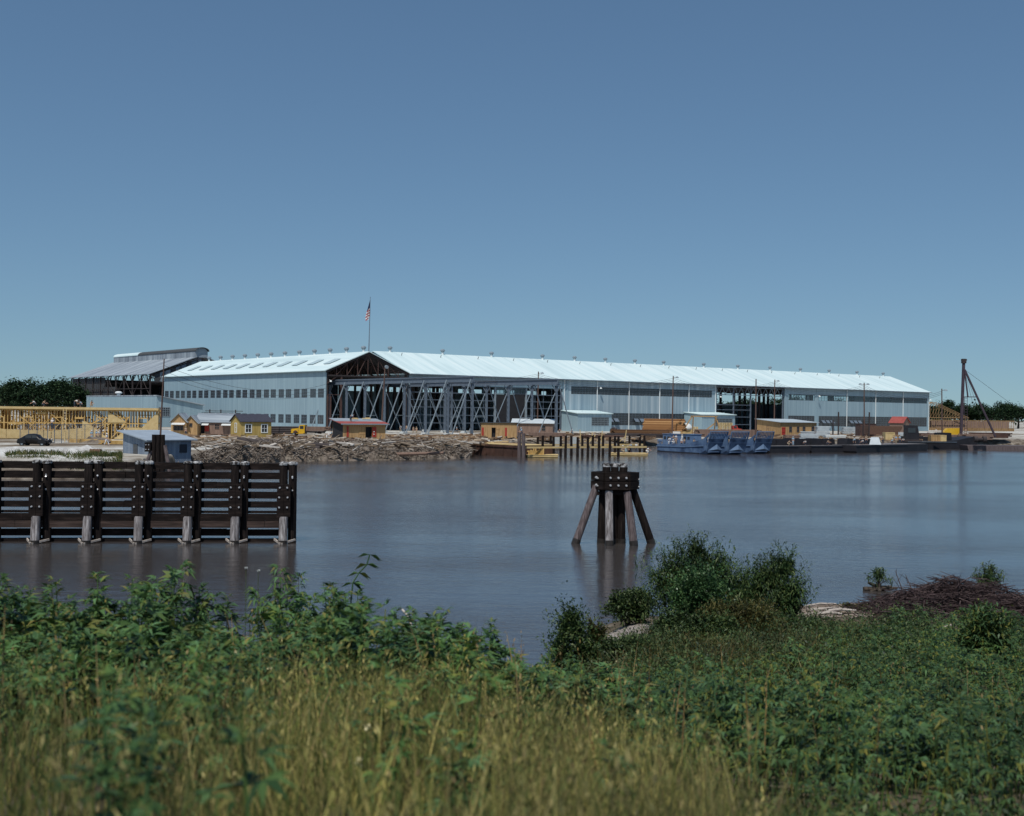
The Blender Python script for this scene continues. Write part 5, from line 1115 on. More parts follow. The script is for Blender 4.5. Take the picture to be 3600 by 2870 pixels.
    m.build('mesh_panel', M['dark_steel'], r)
    # box truck, rusty tank, crates, red gabled shed, black machine
    c = at_z(3052, 1536, YARD); r = thing('grey_container', 'dull maroon grey steel container beside the wire cage', 'container', tuple(c), .05); m = MB(); m.bx(-2.2,2.2,0,4,.15,3.5); m.build('body', M['rust_steel'], r); m = MB()
    for k in range(8): x = -2.15+k*.58; m.bx(x,x+.12,-.06,-.005,.2,3.45)
    m.build('rib', M['rust_steel'], r); m = MB(); m.bx(-2.3,2.3,-.1,4.1,3.505,3.6); m.build('lid', M['dark_steel'], r)
    c = at_z(3112, 1538, YARD); r = thing('rusty_scow', 'rusty brown steel scow standing on blocks beside the red gabled shed', 'scow', tuple(c), .04); m = MB(); m.prism([(-4.6,.7),(3.4,.7),(4.6,2.4),(4.6,3.0),(-4.6,3.0)], lambda u, v, q: (u,q,v), 0, 4); m.build('hull', M['rustbrown'], r); m = MB(); m.bx(-3.6,-3,0.2,3.8,0,.69); m.bx(2.2,2.8,.2,3.8,0,.69); m.build('block', M['pole'], r)
    c = at_z(3157, 1524, YARD)+Vector((0,2,0)); r, _ = gable_hut('red_roofed_shed', 'small weathered shed with steep red roof before the long shed', 'shed', c, 4.6, 5.5, 3.6, 1.9, R_(-42), M['brownwood'], M['redroof'], [], 'x', .4)
    for i, (x,y,w,h,mt,lb) in enumerate(((3124,1549,2.2,1.9,'palewood','large pale wooden crate before the rusty scow'),(3142,1548,2.0,1.2,'tanwood','tan wooden crate right of the large pale crate'),(3284,1553,2.1,1.5,'tanwood','left tan crate beside the dark tug'),(3305,1553,2.1,1.5,'palewood','right pale crate beside the dark tug'))):
        p = G(x,y); m = MB(); m.bx(-w/2,w/2,-w/2,w/2,.1,h); 
        for xx in (-w/2,w/2-.14): m.bx(xx,xx+.14,-w/2-.05,-w/2-.003,.1,h)
        m.bx(-w/2+.15,w/2-.15,-w/2-.05,-w/2-.003,h-.16,h); m.bx(-w/2+.15,w/2-.15,-w/2-.05,-w/2-.003,.1,.26); tag(m.build('crate', M[mt], loc=tuple(p)), lb, 'crate')
    c = at_z(3201, 1553, YARD); r = thing('dark_crane_cab', 'black boxy machine cabin on the bank right of the red roofed shed', 'machine', tuple(c), -.1); m = MB(); m.prism([(-1.4,.5),(1.5,.5),(1.7,1.4),(1.3,3.6),(-1.2,3.7)], lambda u, v, q: (u,q,v), -1, 1.2); m.build('cabin', M['blackhull'], r); m = MB(); m.bx(-1.8,2.2,-1.2,-.7,0,.5); m.bx(-1.8,2.2,.8,1.3,0,.5); m.build('track', M['dark_steel'], r); m = MB(); m.bx(-.8,.8,-1.06,-1.005,2,3.1); m.build('window', M['glass'], r)
    # cylinders rack
    for k in range(7):
        p = G(3160+k*4.6,1541); m = MB(); m.lathe([(.13,0),(.15,.05),(.15,1.3),(.06,1.5),(.05,1.65)], n=8); tag(m.build('gas_cylinder', M['sheet'], loc=tuple(p)), f'white gas cylinder before the red roofed shed, {ords[k]} from its left', 'gas cylinder', 'row of white gas cylinders')
    # ---- truss building far right
    c = at_z(3312, 1514, YARD); r = thing('truss_building', 'unfinished brown timber building with open roof trusses at the far right', 'building', (c.x,c.y,YARD), R_(-4))
    W, H, RS = 22.0, 5.6, 6.4; m = MB(); m.slab([(-W/2-.5,-.5,H-.2),(0,-.5,H+RS),(0,14,H+RS),(-W/2-.5,14,H-.2)][::-1], -.15) if False else m.slab([(-4,-.5,H+RS+.2),(-4,12,H+RS+.2),(-14,12,H+.1),(-14,-.5,H+.1)], .15); m.build('roof', M['truss'], r)
    for y in (0,4,8):
        m = MB(); a, p_, b = (-13.5,y,H-.1), (-3,y,H+RS), (11,y,H-.1)
        m.beam(a,p_,.2,.3,up=(0,1,0)); m.beam(p_,b,.2,.3,up=(0,1,0)); m.beam(a,b,.2,.3)
        for k in range(7):
            x = -12+k*3.5; zt = H+RS*(1-(abs(x+3)/(10.5 if x < -3 else 14))); m.beam((x,y,H),(x,y,max(H+.2,zt)),.14,.14); m.beam((x,y,H),(x+1.75,y,H+max(.1,(zt-H)*.7)),.12,.12)
        m.build('roof_truss', M['truss'], r)
    m = MB()
    for k in range(44): x = -13.4+k*1.0; m.bx(x,x+.14,0,.14,0,H-.3 if x < 11 else 4.2)
    m.bx(-13.5,30,-.02,.16,4.2,4.5); m.bx(-13.5,30,.3,.4,0,1.2); m.build('stud_wall', M['truss'], r)
    m = MB(); m.bx(-13.3,29.8,6,6.2,0,4.1); m.build('back_wall', M['brownwood'], r)
    # ---- dark barges
    build_barges()
def build_craft():
    # local x = forward, built for a 14 m landing craft
    def proto():
        r = thing('landing_craft', 'x', 'landing craft', (0,0,0))
        Lh, Bm = 13.4, 2.15; st_ = [(-.3,1.0,1.45,.92),(0,.1,1.5,1.0),(4,-.4,1.55,1.0),(7.5,-.4,1.75,1.0),(10,-.35,2.2,1.0),(12,.0,2.65,.98),(13.2,.55,2.85,.95)]
        m = MB(); vs = []; n = 8
        for x, zb, zt, k in st_:
            b = Bm*k; vs += [(x,-b*.75,zb-.3),(x,-b,zb+.25),(x,-b*1.02,zt),(x,-b*.9,zt+.02),(x,b*.9,zt+.02),(x,b*1.02,zt),(x,b,zb+.25),(x,b*.75,zb-.3)]
        fs = []
        for j in range(len(st_)-1):
            for q in range(n):
                if q == 3 and j > 1: continue      # open cargo well
                fs.append((j*n+q, j*n+(q+1) % n, (j+1)*n+(q+1) % n, (j+1)*n+q))
        fs += [tuple(range(n-1,-1,-1)), tuple((len(st_)-1)*n+q for q in (0,1,2,3)) , tuple((len(st_)-1)*n+q for q in (4,5,6,7))]
        m.add(vs, fs); m.bx(4.1,13,-1.85,1.85,.3,.4); m.bx(4.05,4.15,-1.9,1.9,.3,1.55); m.bx(4.2,12.6,-1.88,-1.8,.4,1.7); m.bx(4.2,12.6,1.8,1.88,.4,1.7)
        m.build('hull', M['navyblue'], r)
        m = MB(); m.beam((-.2,-2.24,1.1),(7.5,-2.24,1.2),.1,.16); m.beam((7.5,-2.24,1.2),(12.6,-2.22,1.55),.1,.16); m.beam((-.2,2.24,1.1),(7.5,2.24,1.2),.1,.16); m.beam((7.5,2.24,1.2),(12.6,2.22,1.55),.1,.16); m.build('rubbing_strake', M['navylight'], r)
        m = MB(); m.beam((0,-2.2,.12),(11.5,-2.18,.12),.06,.2); m.beam((0,2.2,.12),(11.5,2.18,.12),.06,.2); m.build('boot_stripe', M['navydark'], r)
        # ramp: raked outward, lower chevron, slotted upper part
        def rp(y, h, o=0): return (13.25 + h*.30 + o, y, .55 + h)
        m = MB(); m.prism([(-2.1,0),(2.1,0),(2.15,2.35),(-2.15,2.35)], lambda u, v, q: rp(u, v, q), 0, .14)
        m.prism([(-2.1,2.2),(2.1,2.2),(2.15,2.34),(-2.15,2.34)], lambda u, v, q: rp(u, v, q), .145, .24); m.build('ramp', M['navyblue'], r)
        m = MB(); a = [rp(-1.75,.12,.142), rp(1.75,.12,.142), rp(1.25,.42,.2), rp(0,1.35,.142), rp(-1.25,.42,.2)]
        m.add([rp(-1.8,.15,.145), rp(0,1.4,.145), rp(1.8,.15,.145), rp(0,.42,.62)], [(0,3,1),(3,2,1),(0,2,3)]); m.build('ramp_chevron', M['navylight'], r)
        m = MB(); m.prism([(-2.1,1.55),(2.1,1.55),(2.1,1.7),(-2.1,1.7)], lambda u, v, q: rp(u, v, q), .145, .2); m.build('ramp_rib', M['navylight'], r)
        m = MB()
        for k in range(12):
            y = -2.0+k*4.0/11; m.beam(rp(y,2.36,.07), rp(y,3.6,.07), .12, .14, up=(0,1,0))
        m.beam(rp(-2.1,3.66,.07), rp(2.1,3.66,.07), .18, .16); m.beam(rp(-2.12,2.3,.07), rp(-2.12,3.7,.07), .16, .2, up=(0,1,0)); m.beam(rp(2.12,2.3,.07), rp(2.12,3.7,.07), .16, .2, up=(0,1,0)); m.build('ramp_grille', M['navylight'], r)
        m = MB()
        for y in (-2.0,2.0): m.prism([(12.0,2.55),(13.25,2.75),(13.9,3.6),(13.6,3.6)], lambda u, v, q: (u,q,v), y-.07, y+.07)
        m.build('ramp_bracket', M['navyblue'], r)
        m = MB(); m.bx(.6,2.9,-1.3,1.3,1.55,3.4); m.bx(.5,3.0,-1.4,1.4,3.405,3.5); m.build('wheelhouse', M['navylight'], r)
        for a, b in ((.9,1.5),(1.9,2.5)):
            m = MB(); m.bx(a,b,-1.34,-1.305,2.4,3.0); m.build('window', M['glass'], r)
        for x in (-.1,.35): 
            m = MB(); m.cyl((x,-1.6,1.5),(x,-1.6,2.05),.12,n=8); m.lathe([(.14,-.1),(.3,.0),(.28,.2),(.05,.34)],(x,-1.6,2.1),8); m.build('cowl_vent', M['navylight'], r)
        m = MB(); 
        for k in range(9): m.cyl((-.1+k*.5,-2.05,1.5),(-.1+k*.5,-2.05,2.35),.03,n=5)
        m.tube([(-.1,-2.05,2.35),(3.9,-2.05,2.35)],.03); m.tube([(-.1,-2.05,1.95),(3.9,-2.05,1.95)],.025); m.build('railing', M['navylight'], r)
        return r
    p = proto(); first = True
    for (x, y, lb) in ((2513,1592,'blue grey landing craft nearest the pier, its long side showing'),(2587,1593,'middle blue grey landing craft, only its raised bow ramp showing'),(2676,1590,'blue grey landing craft farthest from the pier, next to the black barges')):
        b = Wt(x, y+6); rz = math.atan2(-.87,.49); o = p if first else dup(p); first = False
        off = Matrix.Rotation(rz,3,'Z') @ Vector((14.9,0,0)); o.location = (b.x-off.x, b.y-off.y, .0); o.rotation_euler = (0,0,rz); o['label'] = lb; o['group'] = 'blue grey landing craft at the landing'
        o.scale = (1.12,.95,1)
def build_barges():
    def barge(name, x0, x1, y0, y1, h, Dp, label, rise=0, boxes=(), mt='blackhull'):
        A = Wt(x0,y0); B = Wt(x1,y1); ax = B-A; L = ax.length; rz = math.atan2(ax.y, ax.x)
        r = thing(name, label, 'barge', ((A.x+B.x)/2,(A.y+B.y)/2,0), rz)
        m = MB(); m.prism([(-L/2+.9,-.7),(L/2-.9,-.7),(L/2,.5),(L/2,h+rise),(L/2-3,h+rise*.7),(L/2-L*.3,h+rise*.25),(0,h),(-L/2,h),(-L/2,.3)], lambda u, v, q: (u,q,v), 0, Dp); m.build('hull', M[mt], r)
        m = MB(); m.beam((-L/2+.05,-.06,h-.12),(L/2-L*.3,-.06,h-.12),.1,.14); m.build('gunwale', M['navydark'] if not rise else M['grey_steel'], r)
        m = MB(); m.bx(-L/2+.2,L/2-(.2 if not rise else L*.3),.3,Dp-.2,h+.004,h+.06); m.build('deck', M['deckgrey'], r)
        for (u, w, hh, yy) in boxes:
            m = MB(); m.prism([(-w/2,0),(w/2,0),(w/2-.15,hh),(-w/2+.15,hh)], lambda a, b, q: (-L/2+u*L+a, q, h+.06+b), yy, yy+2.2); m.bx(-L/2+u*L-w/2+.3,-L/2+u*L+w/2-.3,yy+.2,yy+2.0,h+.06+hh,h+.12+hh); m.build('deck_house', M[mt], r)
        return r, rz, L
    barge('black_barge', 2703, 2850, 1593, 1592, 1.3, 7, 'low black barge next to the landing craft, with dark deck boxes', 0, ((.22,3.0,1.3,2.4),(.5,2.4,1.2,2.6),(.82,2.8,1.3,2.4)))
    barge('black_barge', 2852, 3008, 1592, 1591, 1.35, 7, 'low black barge in the middle of the row, with plain deck boxes', 0, ((.12,2.2,1.2,2.6),(.3,2.8,1.3,2.4),(.62,2.8,1.2,2.6)))
    barge('black_barge', 3010, 3262, 1593, 1586, 1.5, 8, 'long black barge on which the workmen stand together', 0, ((.07,2.6,1.2,2.6),(.3,6.0,1.0,3.2)))
    barge('dark_tug', 3190, 3436, 1579, 1580, 1.75, 6, 'long dark hull with upswept bow moored below the derrick', 1.2, ((.10,3.0,1.0,2.0),(.30,4.0,.9,2.0),(.62,3.4,1.9,2.0)))
    # light hatch cover the men work on
    p = Wt(3083,1592); m = MB(); m.slab([(-1.2,0,.0),(1.2,0,.0),(1.0,.9,1.5),(-.6,.9,1.5)], .08); tag(m.build('steel_plate', M['sheet'], loc=(p.x,p.y+1.2,1.6)), 'pale steel plate standing on the deck of the long black barge', 'plate')
    # ---- derrick / pile driver
    c = at_z(3378, 1545, YARD-.3); c.z = 1.2; d = c.y; k = d/FP
    r = thing('derrick', 'tall dark derrick with ladder and slanted boom above the dark hull', 'derrick', tuple(c))
    top = at_d(3383, 1262, d).z - c.z; m = MB(); m.beam((0,0,0),(.5,0,top-1.2),.64,.64); m.build('mast', M['mast'], r); m = MB(); m.bx(.0,1.05,-.55,.55,top-1.2,top); m.bx(-.15,1.3,-.3,.3,top-.45,top-.15); m.build('mast_head', M['dark_steel'], r)
    b0 = Vector(((3388-3378)*k, 0, at_d(3388,1300,d).z-c.z)); b1 = Vector(((3500-3378)*k, 0, 1.0)); m = MB(); m.beam(b0,b1,.44,.44,up=(0,1,0)); m.build('boom', M['mast'], r)
    m = MB(); m.beam((.55,-.5,at_d(3390,1300,d).z-c.z),((3398-3378)*k,-.5,at_d(3396,1395,d).z-c.z),.3,.3,up=(0,1,0)); m.beam((.3,0,at_d(3380,1396,d).z-c.z),((3435-3378)*k,0,at_d(3430,1396,d).z-c.z),.22,.22); m.build('strut', M['mast'], r)
    m = MB(); zb = .5; zt = at_d(3390,1396,d).z-c.z
    for x in (.75,1.5): m.beam((x,-.3,zb),(x,-.3,zt),.09,.09)
    for q in range(int((zt-zb)/.75)): m.beam((.75,-.3,zb+.4+q*.75),(1.5,-.3,zb+.4+q*.75),.07,.1)
    m.build('ladder', M['mast'], r)
    m = MB(); m.tube([tuple(b0), ((3560-3378)*k, 0, at_d(3470,1385,d).z-c.z-3)], .04); m.tube([(.6,0,top-2.5),((3425-3378)*k,0,8)], .035); m.tube([(.6,0,top-2.5),((3470-3378)*k,0,1.5)], .035); m.build('cable', M['dark_steel'], r)
    m = MB(); m.bx(-2.5,3.5,-1.4,1.4,-.1,.4); m.build('base_frame', M['dark_steel'], r)
    # yellow hooded winch, dark reels, red timber stacks
    c = at_z(3362, 1541, YARD); r = thing('yellow_winch', 'yellow sheet hood over a winch beside the derrick foot', 'winch', tuple(c+Vector((0,3,0)))); m = MB(); m.prism([(-2.6,.4),(2.6,.4),(2.2,1.7),(1.6,2.7),(-1.6,2.6),(-2.5,1.5)], lambda u, v, q: (u,q,v), -.9, .9); m.build('hood', M['yellow'], r); m = MB(); m.bx(-2.8,2.8,-1.1,1.1,0,.39); m.build('skid', M['dark_steel'], r)
    for i, (x0,x1,y,nz,mt,lb) in enumerate(((3270,3345,1543,3,'brownwood','brown timber stack left of the yellow winch'),(3395,3460,1546,4,'brownwood','brown timber stack right of the derrick foot'),(3240,3290,1537,3,'rust','rusty beam stack before the truss building'),(3440,3520,1540,4,'rust','rusty beam stack at the right end behind the dark hull'))):
        a = G(x0,y); b = G(x1,y); log_stack('timber_stack' if mt == 'brownwood' else 'beam_stack', lb, 'stack', (a+b)/2, 8, nz, .2, (b-a).length, .03, M[mt], True, .9)
    p = G(3445,1556); m = MB(); m.cyl((-1.4,0,.7),(-.6,0,.7),.7,n=14); m.cyl((-.6,0,.7),(.6,0,.7),.4,n=12); m.cyl((.6,0,.7),(1.4,0,.7),.7,n=14); tag(m.build('cable_reel', M['dark_steel'], loc=tuple(p)), 'dark cable reel on the bank under the derrick boom', 'reel')
    p = Wt(3470,1584); rr = MB(); rr.prism([(-7,-.6),(14,-.6),(14,1.1),(-7.5,1.1)], lambda u, v, q: (u,q,v), 0, 5); tag(rr.build('grey_scow', M['pilegrey'], loc=(p.x+3,p.y,0)), 'low grey brown scow at the right edge behind the dark hull', 'scow')
def build_poles():
    def lamp_pole(x, yt, yb, d, label, lamps=1, lean=0, bare=False):
        b = at_z(x, yb, YARD) if d is None else Vector((ray(x,1500)[0]*d, d, YARD)); top = at_d(x+lean, yt, b.y); h = top.z-YARD; dx = top.x-b.x
        r = thing('lamp_pole' if not bare else 'bare_pole', label, 'pole', tuple(b), 0, 'timber poles along the yard'); m = MB(); m.cyl((0,0,-.3),(dx,0,h),.2,.13,8); m.build('pole', M['pole'], r)
        if not bare:
            for s in ((1,) if lamps == 1 else (1,-1)):
                m = MB(); m.beam((dx,0,h-.5),(dx+s*.9,0,h-.25),.09,.09); m.build('bracket', M['pole'], r); m = MB(); m.lathe([(.05,.2),(.2,.1),(.42,-.2),(.38,-.24)],(dx+s*1.0,0,h-.3),10); m.build('floodlight', M['light_steel'], r)
        return Vector((b.x+dx, b.y, b.z+h))
    T = []
    T.append(lamp_pole(1889,1307,1530,300,'timber lamp pole behind the last columns of the crane runway',1,4))
    T.append(lamp_pole(2363,1322,1525,300,'tall timber lamp pole rising behind the tall lumber stack',1,4))
    T.append(lamp_pole(2722,1335,1500,330,'timber lamp pole before the open bay, behind the plank house',1,2))
    T.append(lamp_pole(3039,1346,1525,300,'timber lamp pole rising right of the wire cage',2,-1))
    T.append(lamp_pole(3313,1367,1540,285,'timber lamp pole before the truss building',1,-2))
    lamp_pole(2657,1333,1530,285,'bare timber pole without lamp at the left end of the plank house',1,1,True)
    b = G(1340,1530); b.y = 268; b.x = ray(1340,1500)[0]*268; r = thing('lamp_pole', 'timber pole with round floodlight standing before the open gable', 'pole', (b.x,b.y,YARD), 0, 'timber poles along the yard'); top = at_d(1354,1286,268); h = top.z-YARD; dx = top.x-b.x
    m = MB(); m.cyl((0,0,0),(dx,0,h),.2,.14,8); m.build('pole', M['pole'], r); m = MB(); m.cyl((dx+.3,-.2,h-.3),(dx+.5,-.6,h-.35),.42,.4,12); m.build('floodlight', M['light_steel'], r)
    T.insert(0, top)
    for i, (a, b) in enumerate(zip(T[:-1], T[1:])):
        o = (a+b)/2
        m = MB()
        for dz in (-.6,-1.0,-1.4):
            pts = [a.lerp(b, k/12) + Vector((0,0,dz-2.2*4*(k/12)*(1-k/12))) - o for k in range(13)]; m.tube(pts, .03, 4)
        tag(m.build('overhead_wire', M['dark_steel'], loc=tuple(o)), ['thin overhead wires sagging from the gable floodlight pole to the runway pole','thin overhead wires sagging from the runway pole to the lumber pole','thin overhead wires sagging from the lumber pole to the open bay pole','thin overhead wires sagging from the open bay pole to the cage pole','thin overhead wires sagging from the cage pole past the end wall'][i], 'wires')
    # wires over the left facade
    m = MB(); a = at_d(575,1285,205); b = at_d(1150,1350,300); o = (a+b)/2
    for dz in (0,-1,-1.8): m.tube([a.lerp(b,k/14)+Vector((0,0,dz-3.0*4*(k/14)*(1-k/14)))-o for k in range(15)], .03, 4)
    tag(m.build('overhead_wire', M['dark_steel'], loc=tuple(o)), 'thin overhead wires sagging across the left facade of the gabled shed', 'wires')
M['deckgrey'] = mat('worn_deck', [(.10,.10,.11),(.20,.19,.19)], scale=.8, rough=.9)
M['roof_house'] = mat('pale_grey_roof', [(.36,.42,.46),(.45,.51,.54)], scale=.5, rough=.6)
M['mast'] = mat('maroon_mast', [(.045,.032,.045),(.075,.055,.07)], scale=1, rough=.7)

M['truss'] = mat('brown_framing', [(.20,.125,.06),(.29,.19,.10)], scale=1, rough=.9)
M['lumber'] = mat('dark_brown_lumber', [(.07,.035,.02),(.15,.08,.04),(.27,.155,.08)], scale=2, stretch=(.3,3,3), rough=.9, island=True)
# ================================================================== PEOPLE
def skinned(name, verts, edges, radii, mt, sub=1):
    me = bpy.data.meshes.new(name); me.from_pydata(verts, edges, []); o = bpy.data.objects.new(name, me); COL.objects.link(o)
    md = o.modifiers.new('s', 'SKIN'); md.use_smooth_shade = True
    lay = me.skin_vertices[0] if me.skin_vertices else None
    if lay is None:
        bpy.context.view_layer.objects.active = o; 
        me.attributes.new  # noqa
    for i, r in enumerate(radii): me.skin_vertices[0].data[i].radius = (r, r) if not isinstance(r, tuple) else r
    me.skin_vertices[0].data[0].use_root = True
    if sub: o.modifiers.new('d', 'SUBSURF').levels = sub; o.modifiers['d'].render_levels = sub
    dg = bpy.context.evaluated_depsgraph_get(); dg.update(); ev = o.evaluated_get(dg)
    m2 = bpy.data.meshes.new_from_object(ev); m2.name = name; bpy.data.objects.remove(o); m2.materials.clear(); m2.materials.append(mt)
    return m2
def ang(a): return Vector((0, -math.sin(a), math.cos(a)))
def pose(lean=0, thigh=(0,0), knee=(0,0), arm=(0,0), fore=(.25,.25), hip_h=None, spread=.12, look=0):
    """joint positions, figure facing -y; angles in radians"""
    J = {}; hip = Vector((0,0,0)); t = ang(lean); J['hip'] = hip; J['waist'] = hip + ang(lean*.6)*.14; J['chest'] = J['waist'] + t*.27; J['neck'] = J['chest'] + t*.17; J['head0'] = J['neck'] + ang(lean*.7+look)*.09; J['head1'] = J['head0'] + ang(lean*.7+look)*.15
    fw = Vector((0,-1,0))
    for k, s in ((0,1),(1,-1)):
        h = Vector((s*.09,0,-.03)); th = Vector((s*spread*.5,-math.sin(thigh[k]),-math.cos(thigh[k]))).normalized()*.43; kn = h+th; a = thigh[k]-knee[k]
        sh = Vector((0,-math.sin(a),-math.cos(a)))*.42; an = kn+sh; J['h',k] = h; J['k',k] = kn; J['a',k] = an; J['t',k] = an + Vector((s*.02,-.17*math.cos(min(1.2,max(-.3,a))),-.05))
        so = J['neck'] - t*.06 + Vector((s*.19,0,0)); J['s',k] = so; ar = arm[k]
        e = so + Vector((s*.05,-math.sin(ar),-math.cos(ar))).normalized()*.29; w = e + Vector((-s*.03,-math.sin(ar+fore[k]),-math.cos(ar+fore[k]))).normalized()*.25; J['e',k] = e; J['w',k] = w
    low = min(J['a',0].z, J['a',1].z, J['t',0].z, J['t',1].z) if hip_h is None else -hip_h + .0
    off = Vector((0,0,-low+.03 if hip_h is None else hip_h))
    return {k: v+off for k, v in J.items()}
def make_pose_meshes(J, nm):
    names = ['hip','waist','chest','neck','head0','head1']; V = [J[n] for n in names]; R = [.11,.105,.13,.055,.085,.075]; E = [(0,1),(1,2),(2,3),(3,4),(4,5)]
    # brow / nose / jaw give the head a face side
    f = Vector((0,-1,0)); hd = (J['head1']-J['head0']).normalized(); V.append(J['head0']+f*.10+hd*.03); R.append(.018); E.append((4,6))
    for s in (1,-1): V.append(J['head0']+Vector((s*.095,0,.03))); R.append(.016); E.append((4,len(V)-1))
    for k in (0,1):
        i = len(V); V += [J['s',k], J['e',k], J['w',k]]; R += [.06,.043,.032]; E += [(2,i),(i,i+1),(i+1,i+2)]
        d = (J['w',k]-J['e',k]).normalized(); sd = Vector((1,0,0)); pm = J['w',k]+d*.07; V.append(pm); R.append(.03); E.append((i+2,i+3))
        for q, (a, l) in enumerate(((-.026,.075),(-.009,.09),(.009,.085),(.026,.065))):
            V.append(pm+d*l+sd*a*1.3+Vector((0,-.012,0))); R.append(.009); E.append((i+3,len(V)-1))
        V.append(J['w',k]+d*.06+Vector((0,-.055,0))); R.append(.010); E.append((i+2,len(V)-1))
        i = len(V); V += [J['h',k], J['k',k], J['a',k], J['t',k]]; R += [.085,.06,.042,.04]; E += [(0,i),(i,i+1),(i+1,i+2),(i+2,i+3)]
    body = skinned(nm+'_body', V, E, R, M['skin'])
    V = [J['waist'],J['chest'],J['neck']-(J['neck']-J['chest'])*.3]; R = [.135,.155,.10]; E = [(0,1),(1,2)]
    for k in (0,1):
        i = len(V); V += [J['s',k], J['s',k].lerp(J['e',k],.85)]; R += [.078,.062]; E += [(1,i),(i,i+1)]
    shirt = skinned(nm+'_shirt', V, E, R, M['shirt_white'])
    V = [J['hip'].lerp(J['waist'],.9), J['hip']]; R = [.13,.135]; E = [(0,1)]
    for k in (0,1):
        i = len(V); V += [J['h',k], J['k',k], J['k',k].lerp(J['a',k],.93)]; R += [.11,.082,.07]; E += [(1,i),(i,i+1),(i+1,i+2)]
    trousers = skinned(nm+'_trousers', V, E, R, M['denim'])
    m = MB(); hd = (J['head1']-J['head0']).normalized(); b = J['head0']+hd*.07
    m.cyl(b, b+hd*.012, .17, .165, 12); m.cyl(b+hd*.012, b+hd*.13, .108, .075, 12)
    me = bpy.data.meshes.new(nm+'_hat'); me.from_pydata(m.v, [], m.f)
    m = MB(); m.cyl(J['head0']+hd*.05+Vector((0,.02,0)), J['head1']+hd*.07, .098, .07, 10); hr = bpy.data.meshes.new(nm+'_hair'); hr.from_pydata(m.v, [], m.f); hr.materials.append(M['hair'])
    return dict(body=body, shirt=shirt, trousers=trousers, hat=me, hair=hr)
def with_mat(me, m, cache={}):
    k = (me.name, m.name)
    if k not in cache: c = me.copy(); c.materials.clear(); c.materials.append(m); cache[k] = c
    return cache[k]
def build_people():
    PO = {'stand': make_pose_meshes(pose(.03,(.08,-.1),(.05,.05),(.15,-.1)), 'stand'),
          'walk': make_pose_meshes(pose(.08,(.45,-.3),(.15,.35),(-.4,.4)), 'walk'),
          'work': make_pose_meshes(pose(.35,(.15,.0),(.1,.1),(.8,.6),(.7,.8)), 'work'),
          'bend': make_pose_meshes(pose(1.35,(.25,.1),(.15,.1),(.15,.0),(.2,.2),spread=.5), 'bend'),
          'crouch': make_pose_meshes(pose(.75,(1.9,1.5),(2.3,2.2),(.9,.7),(.3,.4)), 'crouch'),
          'sit': make_pose_meshes(pose(.3,(1.45,1.35),(1.3,1.5),(.6,.5),(.7,.8),hip_h=.08), 'sit')}
    sh = {'w':'shirt_white','b':'shirt_blue','t':'shirt_tan'}
    def person(ps, loc, rz, shirt, trou, hat, label, skin='skin', group='workmen about the yard'):
        r = thing('person', label, 'person', tuple(loc), R_(rz), group); q = PO[ps]
        def ch(nm, me): o = bpy.data.objects.new(nm, me); COL.objects.link(o); o.parent = r; return o
        ch('body', with_mat(q['body'], M[skin]))
        if shirt: ch('shirt', with_mat(q['shirt'], M[sh[shirt]]))
        ch('trousers', with_mat(q['trousers'], M[trou]))
        if hat: ch('hat', with_mat(q['hat'], M[hat]))
        else: ch('hair', q['hair'])
    ft = lambda x, y, z=YARD: at_z(x, y, z)
    fr = bpy.data.objects['timber_frame_building']; Mf = Matrix.Rotation(fr.rotation_euler.z,3,'Z')
    def onframe(u, v): return Vector(fr.location) + Mf @ Vector((u,v,5.36))
    # carpenters on the timber frame
    person('crouch', onframe(-19.6,.3), -60, 'w', 'denim', None, 'man in white shirt crouching at the left roof edge of the timber frame')
    person('crouch', onframe(-18.6,.8), 80, 't', 'denim', None, 'man in tan shirt crouching beside another on the timber frame roof')
    person('bend', onframe(-13.6,1.0), 90, 'w', 'denim', None, 'man in white shirt bent double on the middle of the timber frame roof')
    person('crouch', onframe(-12.4,1.2), -90, 'b', 'denim', None, 'man in blue shirt kneeling low on the timber frame roof')
    person('crouch', onframe(-11.0,1.0), 40, 't', 'khaki', None, 'bare armed man in tan crouching at the right on the timber frame roof')
    sc = bpy.data.objects['plank_scaffold']; person('work', Vector(sc.location)+Vector((-.4,0,1.83)), 170, 'w', 'denim', 'shirt_white', 'man in white shirt and dark trousers standing on the plank scaffold')
    person('walk', ft(375,1567), 70, 'w', 'shirt_white', 'shirt_white', 'man all in white walking right of the wire fence')
    person('stand', ft(322,1553), 20, 'b', 'shirt_blue', 'shirt_white', 'man in pale blue behind the wire fence, left of a pair')
    person('stand', ft(339,1552), -30, 'b', 'denim', 'shirt_white', 'man in blue shirt behind the right end of the wire fence')
    person('stand', ft(349,1551), 60, 'w', 'khaki', 'shirt_white', 'man in white shirt and khaki behind the last fence post')
    person('crouch', ft(387,1566), -90, 't', 'denim', None, 'man in tan crouching beside the man all in white')
    person('stand', ft(653,1533), 15, 't', 'denim', 'khaki', 'man in dark trousers standing before the second gabled shack')
    person('crouch', ft(996,1540), 50, 't', 'khaki', None, 'man in tan crouching on the ground right of the yellow cottage')
    person('bend', ft(1149,1549), 80, 'w', 'shirt_white', 'shirt_white', 'man in white bent over behind the yellow truck')
    person('work', ft(1168,1549), -70, 'b', 'denim', None, 'man in blue working next to the red roofed hut')
    ht = bpy.data.objects['red_roofed_hut']; hz = Matrix.Rotation(ht.rotation_euler.z,3,'Z') @ Vector((-2.0,2.0,0)); person('bend', Vector((ht.location.x+hz.x, ht.location.y+hz.y, YARD+3.42)), 85, 'b', 'denim', None, 'man in blue bent double on the roof of the red roofed hut')
